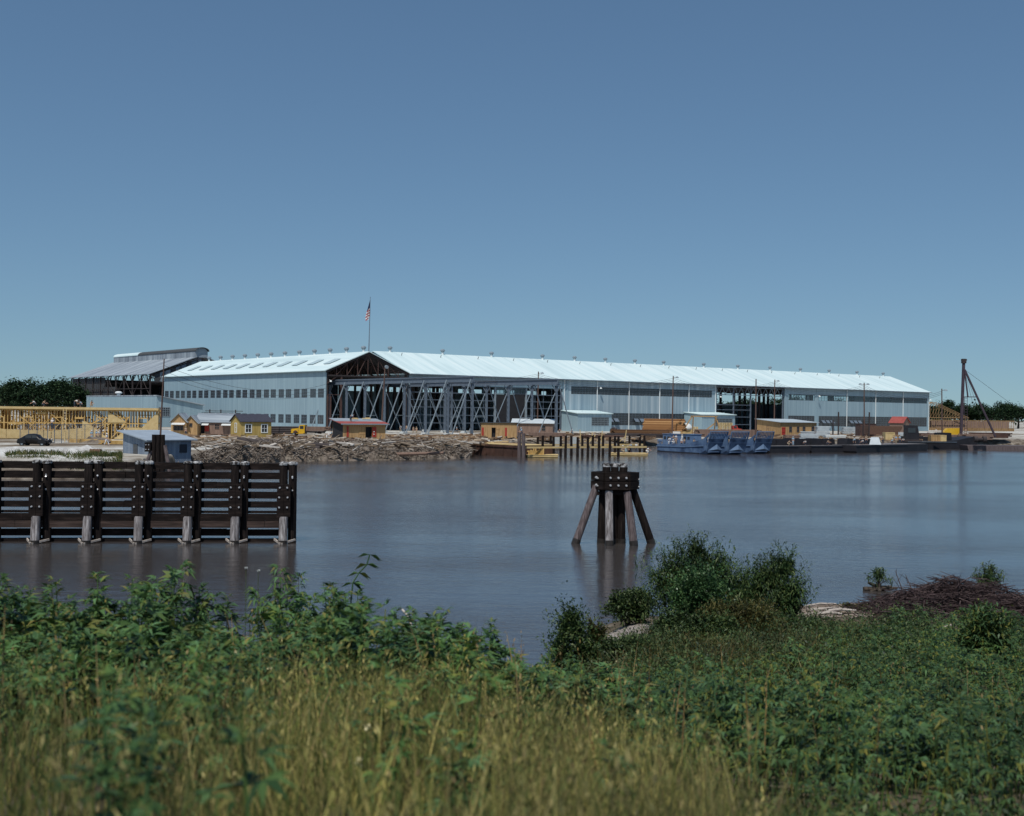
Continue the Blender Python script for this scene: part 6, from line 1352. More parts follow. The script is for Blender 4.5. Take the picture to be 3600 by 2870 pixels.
    person('stand', ft(1408,1521), 10, 'w', 'khaki', None, 'man in white shirt at the mouth of the gabled shed, leftmost of four', group='men at the open shed mouth')
    person('stand', ft(1429,1520), -20, 't', 'denim', None, 'man in tan at the mouth of the gabled shed, half hidden by a brace', group='men at the open shed mouth')
    person('stand', ft(1453,1527), 30, 't', 'khaki', None, 'man in tan standing between runway columns, left of a pair', group='men at the open shed mouth')
    person('stand', ft(1464,1528), -15, 't', 'khaki', 'khaki', 'man in tan with hat standing between runway columns, right of a pair', group='men at the open shed mouth')
    person('walk', ft(1605,1523), 90, 'b', 'denim', None, 'man in blue walking under the crane runway girder')
    person('stand', ft(1703,1533), 0, 'w', 'denim', None, 'man in white shirt beside the left door panel of the plank cabin')
    # figures around the pier
    person('stand', ft(2010,1531), 20, 'w', 'denim', None, 'man in white shirt before the grey annex beside the pier')
    person('crouch', ft(1964,1521), 60, None, 'denim', None, 'bare backed man crouching beside the runway columns near the annex')
    p = Wt(1834,1609); person('sit', Vector((p.x,p.y+.2,3.92)), -60, 'b', 'denim', 'shirt_blue', 'man in blue sitting on top of the stout mooring piles', group='men at the pier')
    fl = bpy.data.objects['work_float.001']; fz = Vector(fl.location)+Vector((0,0,.44))
    for i, (u, v, ps, rz, s_, t_, h_, lb) in enumerate(((-3.2,1.4,'stand',40,'t','denim','khaki','man in tan standing at the left end of the plank float'),(-2.2,2.2,'stand',-30,'b','denim','shirt_white','man in blue with white hat standing on the plank float'),(-1.2,1.0,'sit',60,'w','khaki','shirt_white','man in white with hat sitting on the plank float'),
            (-.4,2.4,'bend',70,'w','shirt_blue',None,'man in white bent over on the plank float'),(.5,1.2,'work',-60,'b','denim',None,'man in blue leaning on the plank float'),(1.4,2.0,'stand',20,'w','denim','khaki','man in white shirt standing at the middle pile of the plank float'),(3.0,.6,'crouch',80,'w','shirt_white',None,'man in white crouching at the right end of the plank float'))):
        person(ps, fz+Vector((u,v,.44 if ps == 'sit' else 0)), rz, s_, t_, h_, lb, group='men on the plank float')
    # crew of the landing craft
    lc = bpy.data.objects['landing_craft']; Ml = Matrix.Rotation(lc.rotation_euler.z,3,'Z')
    for (u, v, ps, rz, s_, t_, h_, lb) in ((3.6,-.3,'stand',30,'w','khaki',None,'man in white standing right of the wheelhouse of the near landing craft'),(3.3,-1.5,'sit',-40,'w','shirt_white',None,'seated man in white, left of the group on the near landing craft'),(3.75,-1.3,'crouch',50,'w','shirt_white','khaki','crouching man in white, middle of the group on the near landing craft'),
            (3.9,-.9,'work',-70,'t','shirt_white',None,'man in tan leaning over the group on the near landing craft')):
        person(ps, Vector(lc.location)+Ml @ Vector((u,v,1.57+(.45 if ps == 'sit' else 0))), rz, s_, t_, h_, lb, group='crew of the landing craft')
    for (u, v, ps, rz, s_, h_, lb) in ((5.6,-.6,'stand',20,'w','shirt_white','man in white hat standing in the well of the near landing craft'),(6.2,-.2,'work',-50,'t',None,'man in tan in the well of the near landing craft'),(9.4,-.8,'work',40,'t',None,'bare headed man at the front of the well of the near landing craft')):
        person(ps, Vector(lc.location)+Ml @ Vector((u,v*.86,.4+.55)), rz, s_, 'denim', h_, lb, group='crew of the landing craft')
    # men on the black barges
    B = [o for o in bpy.data.objects if o.name.split('.')[0] == 'black_barge']; B.sort(key=lambda o: o.location.x)
    def onbarge(b, x, v, ps, rz, s_, t_, h_, lb, z=1.42):
        k = ray(x,1560)[0]; o = b.location; a = b.rotation_euler.z; ca, sa = math.cos(a), math.sin(a)
        # point on the deck line y=v that the column x meets
        px, py = o.x - sa*v, o.y + ca*v; u = (k*py-px)/(ca-k*sa); person(ps, Vector((px+ca*u, py+sa*u, z)), rz, s_, t_, h_, lb, group='men on the black barges')
    b0, b1, b2 = B
    onbarge(b0,2769,1.0,'crouch',70,'t','khaki',None,'man crouching beside the first deck box of the barge by the landing craft',1.37)
    onbarge(b0,2788,.8,'stand',-20,'b','shirt_blue','shirt_blue','man all in pale blue standing on the barge next to the landing craft',1.37)
    onbarge(b0,2833,1.0,'crouch',-40,'w','denim',None,'man in white crouching at the right end of the barge by the landing craft',1.37)
    onbarge(b1,2907,1.0,'crouch',40,'t','denim',None,'man in tan crouching on the middle barge',1.42)
    onbarge(b1,2967,5.2,'bend',80,'t','denim','khaki','man in hat bending behind the deck box of the middle barge',1.42)
    onbarge(b1,2999,.9,'bend',10,'b','denim','shirt_blue','man in light blue bent forward at the right end of the middle barge',1.42)
    for (x, v, ps, rz, s_, t_, h_, lb) in ((3021,1.6,'work',50,'t','denim','khaki','man in brown hat leaning at the left end of the long black barge'),(3036,.8,'crouch',-60,'w','denim',None,'man in white crouching low near the left end of the long black barge'),(3045,1.8,'stand',15,'t','denim','khaki','dark clad man in hat standing left on the long black barge'),
            (3070,.8,'bend',-80,'b','denim','shirt_white','man in light blue with white cap bent to the left of the steel plate'),(3098,.9,'crouch',-70,'t','khaki',None,'bare armed man crouching right of the steel plate'),(3104,1.5,'work',-40,'t','denim',None,'man in tan leaning right of the steel plate'),(3131,1.1,'crouch',80,'b','denim','shirt_white','man in blue with white cap squatting on the long black barge'),
            (3150,1.3,'stand',10,'b','khaki',None,'man in blue shirt and khaki standing right on the long black barge'),(3163,1.8,'stand',-25,'b','denim',None,'man in blue shirt standing rightmost on the long black barge'),(3140,5.5,'work',30,'t','khaki',None,'bare headed man in tan at the back of the long black barge'),(3176,5.4,'crouch',-30,'w','denim',None,'man in white crouching at the far right back of the long black barge')):
        onbarge(b2,x,v,ps,rz,s_,t_,h_,lb,1.57)
    person('work', ft(3260,1537), 40, 'w', 'khaki', None, 'man in white among the beams before the truss building')
    person('walk', ft(3396,1524), -50, None, 'khaki', None, 'bare chested man walking right of the derrick mast')
    person('stand', ft(3291,1528), 10, 'w', 'shirt_white', None, 'man in white standing under the roof trusses')
# ================================================================== FOREGROUND
def build_fender():
    d0, d1 = 63.5, 65.0; A = Vector((ray(125,1900)[0]*d0, d0, 0)); B = Vector((ray(1022,1905)[0]*d1, d1, 0)); rz = math.atan2(B.y-A.y, B.x-A.x); L0 = (B-A).length
    r = thing('fender_wall', 'dark creosoted timber fender wall of horizontal rails bolted to paired piles in the water', 'fender', (B.x,B.y,0), rz)
    px = .00715*2.156/.4638*.4638      # metres per pixel of the studied crop, times two
    k = .00717; Z = lambda Y: 4.3-(Y-140)*k
    Lx = -(L0+6.5)
    rows = [(140,190),(212,262),(285,335),(360,410),(432,480),(645,695),(716,765)]
    for i, (a, b) in enumerate(rows):
        x = Lx; m = MB(); y = .0
        e = .0 if i not in (0,) else -.03
        while x < -.3:
            l = min(random.uniform(4.5,6.5), -x-.2+ (.0 if i else .05)); m.bx(x, x+l-.02, y+random.uniform(-.02,.02), y+.26, Z(b), Z(a)+random.uniform(-.02,.02)); x += l
        m.build('rail', M['creosote'], r)
    m = MB(); m.bx(Lx,.05,-.02,.22,Z(522),Z(505)); m.build('rail', M['creosote'], r)
    for a, b, mt, e in ((525,575,'creosote',.1),(578,630,'wale',.12)):
        x = Lx; m = MB()
        while x < .1:
            l = min(random.uniform(5,7.5), .13-x); m.bx(x,x+l-.02,-.34+random.uniform(-.02,.02),-.03,Z(b),Z(a)); x += l
        m.build('wale', M[mt], r)
    xs = [-(1945-172)*k*1.035, -(1945-532)*k*1.035, -(1945-887)*k*1.035, -(1945-1235)*k*1.035, -(1945-1572)*k*1.035, -.17]
    xs = [xs[0]-2.6, xs[0]-5.2] + xs
    for i, x in enumerate(xs):
        for dx in (-.25,.25):
            m = MB(); m.cyl((x+dx+random.uniform(-.03,.03),-.28 if dx < 0 else -.2,-2), (x+dx,-.28 if dx < 0 else -.2,4.33), .24,.225,12,wob=.05); p = m.build('pile', M['creosote_v'], r)
            m = MB(); m.lathe([(.25,-.05-random.uniform(0,.06)),(.262,-.01),(.24,.05),(.12,.085)],(x+dx,-.28 if dx < 0 else -.2,4.33),12); m.build('pile_cap', M['guano'], p)
        xb = x-.16 + (-.02 if i % 2 else .0); m = MB()
        m.bx(xb-.36,xb+.0,-.86,-.50,Z(542),Z(296)); m.bx(xb+.01,xb+.36,-.84,-.5,Z(538),Z(293)); o = m.build('chock_timber', M['creosote'], r); b = MB()
        for zz in (318,392,468):
            for q in (-.22,.2): b.lathe([(.065,0),(.06,.03),(.03,.055)],n=8,c=(0,0,0)) if False else b.cyl((xb+q+random.uniform(-.03,.03),-.85,Z(zz)),(xb+q,-.91,Z(zz)),.055,.04,8)
        for q, zz in ((.52,340),(.5,245),(-.02+.0,236)): b.cyl((x+.25,-.46,Z(zz)+random.uniform(-.05,.05)),(x+.25,-.5,Z(zz)),.05,.04,8)
        b.build('bolt', M['bolt'], o)
        m = MB(); m.cyl((xb-.02,-1.02,-1.5),(xb+.0,-.7,Z(540)),.25,.235,12,wob=.06); p = m.build('batter_pile', M['weathered'], r); m = MB(); m.cyl((xb-.02,-.995,-.4),(xb-.019,-.975,.17),.262,.262,12); m.build('wet_foot', M['waterline'], p)
        m = MB(); m.beam((xb-.5,-.55,.2),(xb-.12,-1.27,.03),.06,.12); m.beam((xb-.05,-1.25,.03),(xb+.62,-.5,.17),.08,.10); m.build('foot_board', M['drift'], r)
    m = MB(); m.bx(.06,.16,-.3,.18,3.2,3.5); m.bx(.06,.2,-.3,.18,3.75,4.28); m.bx(.05,.13,-.1,.2,-1,4.2); m.build('end_post', M['creosote'], r)
def build_dolphin():
    d = 66.0; c = Vector((ray(2160,1910)[0]*d, d, 0)); k = d/FP/2.865
    r = thing('mooring_dolphin', 'dark timber dolphin standing alone in the river, splayed piles bolted under a heavy block', 'mooring dolphin', tuple(c))
    X = lambda px: (px-748)*k; Zp = lambda py: (905-py)*k*1.01
    for x in (660,745,830):
        m = MB(); m.cyl((X(x),.0,3.0),(X(x)+random.uniform(-.02,.02),0,Zp(112)),.235,.225,12,wob=.06); p = m.build('head_pile', M['creosote_v'], r); m = MB(); m.lathe([(.245,-.14),(.25,-.02),(.23,.05),(.1,.08)],(X(x),0,Zp(112)),12); m.build('pile_cap', M['guano'], p)
    # ring of timbers (three faces showing)
    pts = [(-1.22,.35),(-.62,-.55),(.68,-.55),(1.26,.30),(.7,1.05),(-.65,1.05)]
    for lo, hi in ((3.06,3.52),(3.54,4.02)):
        m = MB()
        for (a, b), (e, f) in zip(pts, pts[1:]+pts[:1]):
            v = Vector((e-a,f-b,0)); n = Vector((v.y,-v.x,0)).normalized(); j = random.uniform(-.02,.03)
            m.beam(Vector((a,b,(lo+hi)/2))+n*(j), Vector((e,f,(lo+hi)/2))+n*(j), .26, hi-lo+random.uniform(-.03,0))
        m.build('ring_timber', M['creosote'], r)
    m = MB(); m.prism([(x*.9,y*.9+.02) for x, y in pts], lambda u, v, q: (u,v,q), 3.0, 3.96); m.build('core_block', M['creosote'], r)
    m = MB()
    for y in (3.3,3.72):
        for x in (-.32,.12,.56): m.cyl((x,-.66,y),(x+.01,-.75,y),.07,.045,9)
        m.cyl((-1.05,-.18,y),(-1.13,-.24,y),.07,.045,9); m.cyl((-.98,-.28,y-.05),(-1.06,-.34,y-.05),.05,.03,9)
        m.cyl((1.25,.2,y-.1),(1.38,.15,y-.1),.04,.03,8)
    m.build('bolt', M['bolt'], r)
    legs = [((X(355),-.1,0),(X(562),.1,Zp(330)),'pilegrey'),((X(1130),.45,0),(X(920),.25,Zp(330)),'creosote_v'),((X(683),-.85,0),(X(680),-.42,Zp(372)),'weathered'),((X(930),-.8,0),(X(862),-.40,Zp(378)),'pilegrey'),
            ((X(618),.3,0),(X(632),.2,Zp(330)),'creosote_v'),((X(748),.45,0),(X(750),.3,Zp(330)),'creosote_v'),((X(825),.35,0),(X(815),.25,Zp(330)),'creosote_v'),((X(700),1.5,0),(X(730),.9,Zp(330)),'creosote_v')]
    for a, b, mt in legs:
        a = Vector(a); b = Vector(b); dd = (b-a).normalized(); m = MB(); m.cyl(a-dd*1.5,b,.232,.215,12,wob=.05); p = m.build('leg_pile', M[mt], r); m = MB(); m.cyl(a-dd*.3,a+dd*.27,.243,.243,12); m.build('wet_foot', M['waterline'], p)
    m = MB(); m.bx(-.75,.75,-.36,.5,2.75,3.0); m.bx(-1.02,-.76,-.2,.4,2.72,2.9); m.build('cross_timber', M['creosote'], r)
# ------------------------------------------------------------------ plants
def palm_leaf(P, D, L, nl=5, spread=1.15, wid=.26, droop=.35):
    """palmate leaves: nl lobes fanned from P about direction D"""
    n = len(P); D = norm(D); U = np.tile(np.array([[0,0,1.]]), (n,1)) + .25*RNG.normal(size=(n,3)); S = norm(np.cross(D, U)); out = []
    for j in range(nl):
        a = (j-(nl-1)/2)/((nl-1)/2)*spread if nl > 1 else 0
        dj = D*math.cos(a)+S*math.sin(a); l = L*(1-.28*abs(a)/spread); out.append(leaves(P, dj, l, l*wid, droop*RNG.uniform(.5,1.4), U))
    return join(out)
def ragweed(n, X, Y, H, leaf, per=16):
    """n plants at X,Y of height H: leaves in whorls up the top of each stem"""
    Ps, Ds, Ls = [], [], []; sv = MB(); stems = []
    Z = np.array([near_z(x, y) for x, y in zip(X, Y)])
    lean = RNG.normal(size=(n,2))*.10
    for k in range(per):
        q = 1 - (k/per)**1.25*.72; a = RNG.uniform(0, 6.28, n); h = H*q
        P = np.stack([X+lean[:,0]*h, Y+lean[:,1]*h, Z+h], 1); up = .85-1.0*(k/per)+RNG.normal(size=n)*.2
        D = np.stack([np.cos(a), np.sin(a), up], 1); pet = RNG.uniform(.04,.16,n)[:,None]*(.4+k/per); P = P + norm(D)*pet
        Ps.append(P); Ds.append(D); Ls.append(leaf*np.where(Y < 11.5, .55, 1)*RNG.uniform(.6,1.25,n)*(.6+.6*min(1,k/5)))
    P = np.concatenate(Ps); D = np.concatenate(Ds); Lf = np.concatenate(Ls)[:,None]
    lf = palm_leaf(P, D, Lf, 5)
    # stems as thin quads
    b = np.stack([X,Y,Z-.05],1); t = np.stack([X+lean[:,0]*H,Y+lean[:,1]*H,Z+H],1); w = .012
    V = np.stack([b+[-w,0,0], b+[w,0,0], t+[w*.5,0,0], t+[-w*.5,0,0]],1).reshape(-1,3); F = np.arange(4*n).reshape(n,4)
    return lf, (V, F)
def grass(X, Y, H, w, lean=.35):
    return grass_at(X, Y, np.array([near_z(x, y) for x, y in zip(X, Y)])-.03, H, w, lean)
    pa = RNG.uniform(0,3.14,n); wx, wy = np.cos(pa)*w/2, np.sin(pa)*w/2
    V = []
    for q, ws in ((0,1),(.4,.9),(.75,.6),(1,.12)):
        c = np.stack([X+dx*q*q, Y+dy*q*q, Z+H*(q-.18*q*q*l)],1); V += [c-np.stack([wx*ws,wy*ws,0*wx],1), c+np.stack([wx*ws,wy*ws,0*wx],1)]
    V = np.stack(V,1).reshape(-1,3); o = np.arange(n)[:,None]*8; F = np.concatenate([o+np.array([[0,1,3,2]]), o+np.array([[2,3,5,4]]), o+np.array([[4,5,7,6]])])
    return V, F
def seedheads(X, Y, H, n_per=10):
    n = len(X); Z = np.array([near_z(x,y) for x,y in zip(X,Y)]); P, D, = [], []
    for k in range(n_per):
        q = .6+.4*k/n_per; P.append(np.stack([X+RNG.normal(size=n)*.012,Y+RNG.normal(size=n)*.012,Z+H*q],1)); D.append(np.stack([RNG.normal(size=n)*.5,RNG.normal(size=n)*.5,np.ones(n)],1))
    P = np.concatenate(P); D = np.concatenate(D); return leaves(P, D, RNG.uniform(.03,.07,len(P)), .014, 0)
def scatter(n, f, x0, x1, y0, y1):
    X = RNG.uniform(x0,x1,n*3); Y = RNG.uniform(y0,y1,n*3); p = np.array([f(x,y) for x,y in zip(X,Y)]); k = RNG.random(n*3) < p; X, Y = X[k][:n], Y[k][:n]; return X, Y
def clumpf(x, y, s=.6, o=0): return mnoise.noise(Vector((x*s, y*s, 11+o)))
def bush(name, label, x, ytop, ybase, d, w, n, leaf, asp, mt, droop=.3, lobes=None, cat='bush', dep=.8, group=None, gz=None):
    c = Vector((ray(x,ybase)[0]*d, d, 0)); c.z = near_z(c.x, c.y)-.1 if gz is None else gz; top = at_d(x,ytop,d).z; H = top-c.z; W = w/FP*d
    r = thing(name, label, cat, tuple(c), 0, group); parts = []
    lobes = lobes or [(0,.5,.5,.5)]
    for (u, v, rw, rh) in lobes:
        P, D = crown_points(int(n*rw*rh*4/len(lobes)**.5)+200, (W*rw, W*rw*dep, H*rh), (u*W, RNG.uniform(-.2,.2)*W*.3, H*v), 130, .35, 0, .25)
        P[:,2] = np.maximum(P[:,2], .02); parts.append(leaves(P, D*1.0+np.array([[0,0,.25]]), RNG.uniform(.6,1.3,len(P))*leaf, RNG.uniform(.7,1.2,len(P))*leaf*asp, droop))
        # wispy shoots standing out of the crown
        m = int(34*rw*4); 
        for s in range(m):
            a = RNG.uniform(0,6.28); rr = RNG.uniform(.2,.95); b = np.array([u*W+math.cos(a)*rr*W*rw*.9, math.sin(a)*rr*W*rw*dep*.9, H*(v+rh*math.sqrt(max(0,1-rr*rr))*.85)]); dv = np.array([math.cos(a)*.5*rr+RNG.normal()*.15, math.sin(a)*.4*rr, 1.0]); dv /= np.linalg.norm(dv); ln = RNG.uniform(.1,.5)*H*.7; q = 16
            t = np.linspace(0,1,q)[:,None]; Pq = b+dv*ln*t+np.array([[math.cos(a)*.12*ln,0,-.1*ln]])*t*t; Dq = dv*.6+RNG.normal(size=(q,3))*.6; parts.append(leaves(Pq, Dq, leaf*RNG.uniform(.6,1.1,q), leaf*asp*.9, droop))
    V, F = join(parts); np_mesh('foliage', V, F, M[mt], r)
    s = MB()
    for k in range(9): 
        u, v, rw, rh = lobes[k % len(lobes)]; e = (u*W+random.uniform(-.5,.5)*W*rw, random.uniform(-.3,.3)*W*rw, H*(v+rh*.5)); a = (u*W*.5+random.uniform(-.08,.08)*W,random.uniform(-.05,.05)*W,-.1); mid = tuple((p+q)/2+random.uniform(-.06,.06)*W for p, q in zip(a,e)); s.cyl(a,mid,.035*H**.5,.025*H**.5,5,cap=False); s.cyl(mid,e,.025*H**.5,.008,5,cap=False)
    s.build('stem', M['bark'], r); return r
def sapling(name, label, x, ytop, ybase, d, spread, nb, cat, gz):
    c = Vector((ray(x,ybase)[0]*d, d, 0)); c.z = near_z(c.x,c.y)-.05 if gz is None else gz; H = at_d(x,ytop,d).z-c.z; r = thing(name, label, cat, tuple(c)); st_ = MB(); parts = []
    for k in range(nb):
        a = 6.28*k/nb+RNG.uniform(-.4,.4); f = RNG.uniform(.15,1) if k else 0; e = np.array([math.cos(a)*spread*f*.75, math.sin(a)*spread*f*.6, H*(1-.42*f)*RNG.uniform(.8,1)]); b = np.array([e[0]*.2,e[1]*.2,H*.28]); st_.cyl((0,0,0),tuple(b),.03,.02,5,cap=False); st_.cyl(tuple(b),tuple(e),.018,.005,4,cap=False)
        q = 34; t = RNG.uniform(.25,1,q)[:,None]; P = b+(e-b)*t+RNG.normal(size=(q,3))*.03; dv = (e-b)/np.linalg.norm(e-b); D = dv*.5+RNG.normal(size=(q,3))*.75; parts.append(leaves(P, D, RNG.uniform(.16,.34,q), .042, .35))
    np_mesh('foliage', *join(parts), M['lf_willow'], r); st_.build('stem', M['bark'], r); return r
def build_foreground():
    build_fender(); build_dolphin()
    # --- ragweed stands
    def dens_l(x, y):
        q = x/y; edge = 20.4 - .0*x
        if y > edge or q > .115: return 0
        base = 1.0 if y > 13.2 - 2.5*sst(-.1,-.3,q) else (.42 if q < -.20 else .15*(y > 6.5) if q < -.08 else .10*(y > 6) if q < .16 else 0)
        return base*(.55+.6*clumpf(x,y,.7))
    X, Y = scatter(1250, dens_l, -15, 3, 4.6, 20.6); n = len(X); H = RNG.uniform(.7,1.25,n)*(.85+.45*np.array([clumpf(x,y,.45,3) for x,y in zip(X,Y)]))
    H = H*(1+.62*np.exp(-((X+2.9)/1.5)**2)*(Y > 14.5)-.18*(X > -.2)+.42*(Y > 14)*np.clip((-X-3.6)/1.2,0,1))
    a, s = ragweed(n, X, Y, H, .225, 18); tag(np_mesh('ragweed_stand', *join([a,s]), M['lf_rag']), 'dense stand of lobed green weeds along the left bank edge', 'weeds', kind='stuff')
    def dens_r(x, y):
        q = x/y
        if q < .02+.0 or q > 1.0: return 0
        lim = 23.5+max(0,q-.2)*95; lim = min(lim, 35); lo = 9.0 if q < .22 else 7.6 if q < .3 else 9.2
        if y > lim or y < lo: return 0
        if y < 14.5 and q < .23-(y-9)*.03: return 0
        if q > .24 and y > 22: return .8
        return .75+.5*clumpf(x,y,.7,5)
    X, Y = scatter(3500, dens_r, .2, 30, 7.6, 35); n = len(X); H = RNG.uniform(.45,1.05,n)*(.9+.65*np.array([clumpf(x,y,.4,7) for x,y in zip(X,Y)]))
    a, s = ragweed(n, X, Y, H, .165, 14); tag(np_mesh('ragweed_field', *join([a,s]), M['lf_rag2']), 'broad field of dark lobed weeds sloping down on the right', 'weeds', kind='stuff')
    # --- dry grass, green undergrowth
    def dens_g(x, y):
        q = x/y
        if y > 15.5: return 0
        lim = .235+(6-min(y,13))*.022
        e = 1 - sst(lim-.06, lim+.06, q); l = sst(-.33,-.06,q)*.72+.28
        return e*l*(.55+.6*clumpf(x,y,.9,9))*(1 if y < 13 else .6)
    X, Y = scatter(42000, dens_g, -7, 4, 3.2, 15.5); n = len(X); tall = RNG.random(n); a = grass(X, Y, .25+.65*tall**1.5, .005+.006*RNG.random(n), .5); i = RNG.choice(n, 1500); b = seedheads(X[i], Y[i], .4+.6*tall[i])
    tag(np_mesh('dry_grass', *join([a,b]), M['grass_dry']), 'dry tan and green grass filling the near foreground', 'grass', kind='stuff')
    def dens_u(x, y):
        if y > 27: return 0
        return .6+.6*clumpf(x,y,.8,13)
    X, Y = scatter(36000, dens_u, -17, 28, 3.5, 27); n = len(X); a = grass(X, Y, RNG.uniform(.15,.5,n)*(1+.7*(X/Y < -.1)), .008+.01*RNG.random(n), .8)
    tag(np_mesh('green_undergrowth', *a, M['grass_green']), 'low green grass and weeds between the taller plants', 'grass', kind='stuff')
    # small broad leaf weeds at the lower right
    X, Y = scatter(1500, lambda x, y: 1.0 if x/y > .2 else 0, .8, 7.5, 3.6, 9.5); n = len(X); P = np.repeat(np.stack([X,Y,np.array([near_z(x,y) for x,y in zip(X,Y)])],1),12,0)+RNG.normal(size=(n*12,3))*[.12,.12,.1]+[0,0,.14]
    a = leaves(P, rnd_dirs(n*12)+[0,0,.5], RNG.uniform(.04,.1,n*12), .035, .2); tag(np_mesh('low_weeds', *a, M['lf_dark']), 'low small leaved weeds on the near right slope', 'weeds', kind='stuff')
    # --- olive tall weeds under the willows
    def box_f(x0,x1,y0,y1): return lambda x,y: 1.0 if x0 < x/y < x1 and y0 < y < y1 else 0
    X, Y = scatter(16000, lambda x,y: (1.0 if .13 < x/y < .262 and 23 < y < 30 else .5 if .02 < x/y < .30 and 22 < y < 33 else 0)*(.6+.7*clumpf(x,y,.8,15)), 0, 10, 22, 33); n = len(X); a = grass(X, Y, RNG.uniform(.3,.95,n), .016+.024*RNG.random(n), .9)
    tag(np_mesh('olive_weeds', *a, M['lf_olive']), 'olive brown tall weeds below the willow bushes', 'weeds', kind='stuff')
    X, Y = scatter(2000, lambda x,y: (1.0 if 0.005 < x/y < .16 and 22 < y < 31 else .75 if .1 < x/y < .36 and 23 < y < 33+(x/y-.2)*25 else 0)*(.55+.8*clumpf(x,y,.7,17)), 0, 13, 22, 37); n = len(X); P = np.repeat(np.stack([X,Y,np.array([near_z(x,y) for x,y in zip(X,Y)])],1),45,0)+RNG.normal(size=(n*45,3))*[.24,.24,.22]+[0,0,.38+.25*0]
    a = leaves(P, rnd_dirs(n*45)+[0,0,.4], RNG.uniform(.05,.12,n*45), .04, .2); tag(np_mesh('low_bramble', *a, M['lf_dark']), 'low dark bramble thicket between the ragweed and the sandy spit', 'bramble', kind='stuff')
    # sandy spit (bare pale ground) and driftwood
    sp = MB(); pts = []
    for k in range(28): t = 2*math.pi*k/28; q = 1+.18*mnoise.noise(Vector((math.cos(t)*2,math.sin(t)*2,1))); pts.append((3.75+math.cos(t)*1.5*q, 36.0+math.sin(t)*2.0*q))
    vs = [(3.75,36.0,near_z(3.75,36)+.06)] + [(3.75+(x-3.75)*.6,36.0+(y-36.0)*.6,near_z(3.75+(x-3.75)*.6,36+(y-36)*.6)+.05) for x,y in pts] + [(x,y,near_z(x,y)-.02) for x,y in pts]
    sp.add(vs, [(0,1+k,1+(k+1) % 28) for k in range(28)] + [(1+k,29+k,29+(k+1) % 28,1+(k+1) % 28) for k in range(28)]); tag(sp.build('sand_patch', M['sand'], smooth=True), kind='structure')
    # --- bushes
    bush('willow_bush','large willow bush on the spit, highest crown left of the gap',2440,1925,2235,35.5,330,15000,.20,.2,'lf_willow',.45,[(-.34,.40,.20,.36),(-.20,.62,.17,.32),(-.05,.70,.17,.27),(.10,.62,.16,.34),(.24,.52,.2,.36),(.36,.34,.18,.3),(0,.32,.34,.32),(.02,.86,.07,.14)],group='willow bushes on the near bank')
    bush('willow_bush','second willow bush on the spit, drooping shoots at its right side',2695,1965,2250,36.5,290,13000,.20,.2,'lf_willow',.5,[(.16,.70,.17,.27),(.02,.58,.2,.34),(-.22,.50,.22,.32),(-.40,.38,.2,.34),(.30,.44,.2,.36),(.40,.26,.17,.26),(0,.3,.36,.3),(.22,.88,.07,.13)],group='willow bushes on the near bank')
    bush('glossy_bush','light glossy green bush in front of the large willow',2450,2010,2215,33.5,210,8500,.10,.6,'lf_light',.2,[(0,.55,.42,.45),(-.18,.35,.3,.35),(.2,.35,.3,.35)])
    bush('dark_bush','low dark bush at the left foot of the large willow',2215,2090,2215,37,160,6500,.12,.5,'lf_dark',.25,[(-.1,.45,.4,.5),(.25,.5,.35,.5)])
    bush('low_bush','small round leafy bush left of the sandy spit',2010,2165,2330,30,170,8000,.10,.5,'lf_willow',.2,[(0,.55,.36,.46),(.25,.35,.3,.34),(-.25,.32,.28,.32)])
    bush('low_bush','small light bush right of the round bush beside the sandy spit',2090,2205,2330,30.5,90,2600,.10,.45,'lf_olive',.2,[(0,.5,.42,.5)])
    bush('low_bush','low bush below the sandy spit, right of the round bush',2200,2255,2350,29,170,5000,.10,.45,'lf_dark',.2,[(-.2,.5,.35,.48),(.22,.5,.36,.48)])
    bush('willow_bush','leafy willow growing below the drooping shoots of the second willow',2600,2130,2290,32.5,260,7000,.16,.22,'lf_olive',.4,[(-.2,.5,.35,.46),(.2,.48,.35,.46)],group='willow bushes on the near bank')
    sapling('willow_sapling','small willow growing on a stump in the water at the right',3090,1985,2072,49.5,.95,11,'sapling',.05)
    sapling('edge_bush','dark willow bush at the right edge above the brush pile',3475,1962,2090,46,1.0,26,'bush',None)
    bush('edge_bush','leafy green shrub at the right edge below the brush pile',3475,2160,2330,29,170,4200,.17,.28,'lf_rag2',.3,[(0,.5,.42,.48),(-.25,.35,.3,.34)])
    bush('bank_shrub','low leafy shrub beside the driftwood, left of the brush pile',3035,2128,2180,41,150,3000,.12,.4,'lf_olive',.3,[(-.25,.4,.28,.4),(.05,.5,.26,.45),(.3,.4,.24,.36)])
    bush('bank_shrub','long low dark thicket linking the willows with the driftwood shore',2790,2160,2310,34,330,7000,.13,.35,'lf_willow',.3,[(-.34,.5,.18,.45),(-.12,.42,.2,.42),(.1,.36,.2,.36),(.33,.3,.2,.3)])
    bush('bank_shrub','broad dark shrub in front of the glossy bush, below the willows',2440,2150,2320,31.5,300,6500,.12,.4,'lf_dark',.3,[(-.32,.42,.2,.42),(-.1,.5,.2,.45),(.14,.42,.2,.4),(.35,.4,.18,.4)])
    # dead stalks standing among the weeds
    X, Y = scatter(420, lambda x,y: (1 if (x/y < .12 and 8 < y < 19) else .5 if y > 9 else 0)*(.3+.9*clumpf(x,y,.6,23)), -8, 14, 7, 26); n = len(X)
    a = grass(X, Y, RNG.uniform(.8,1.45,n), .014+.01*RNG.random(n), .28); b = seedheads(X, Y, RNG.uniform(.8,1.3,n), 8); tag(np_mesh('dead_stalks', *join([a,b]), M['deadstalk']), 'dead tan stalks standing among the green weeds', 'weeds', kind='stuff')
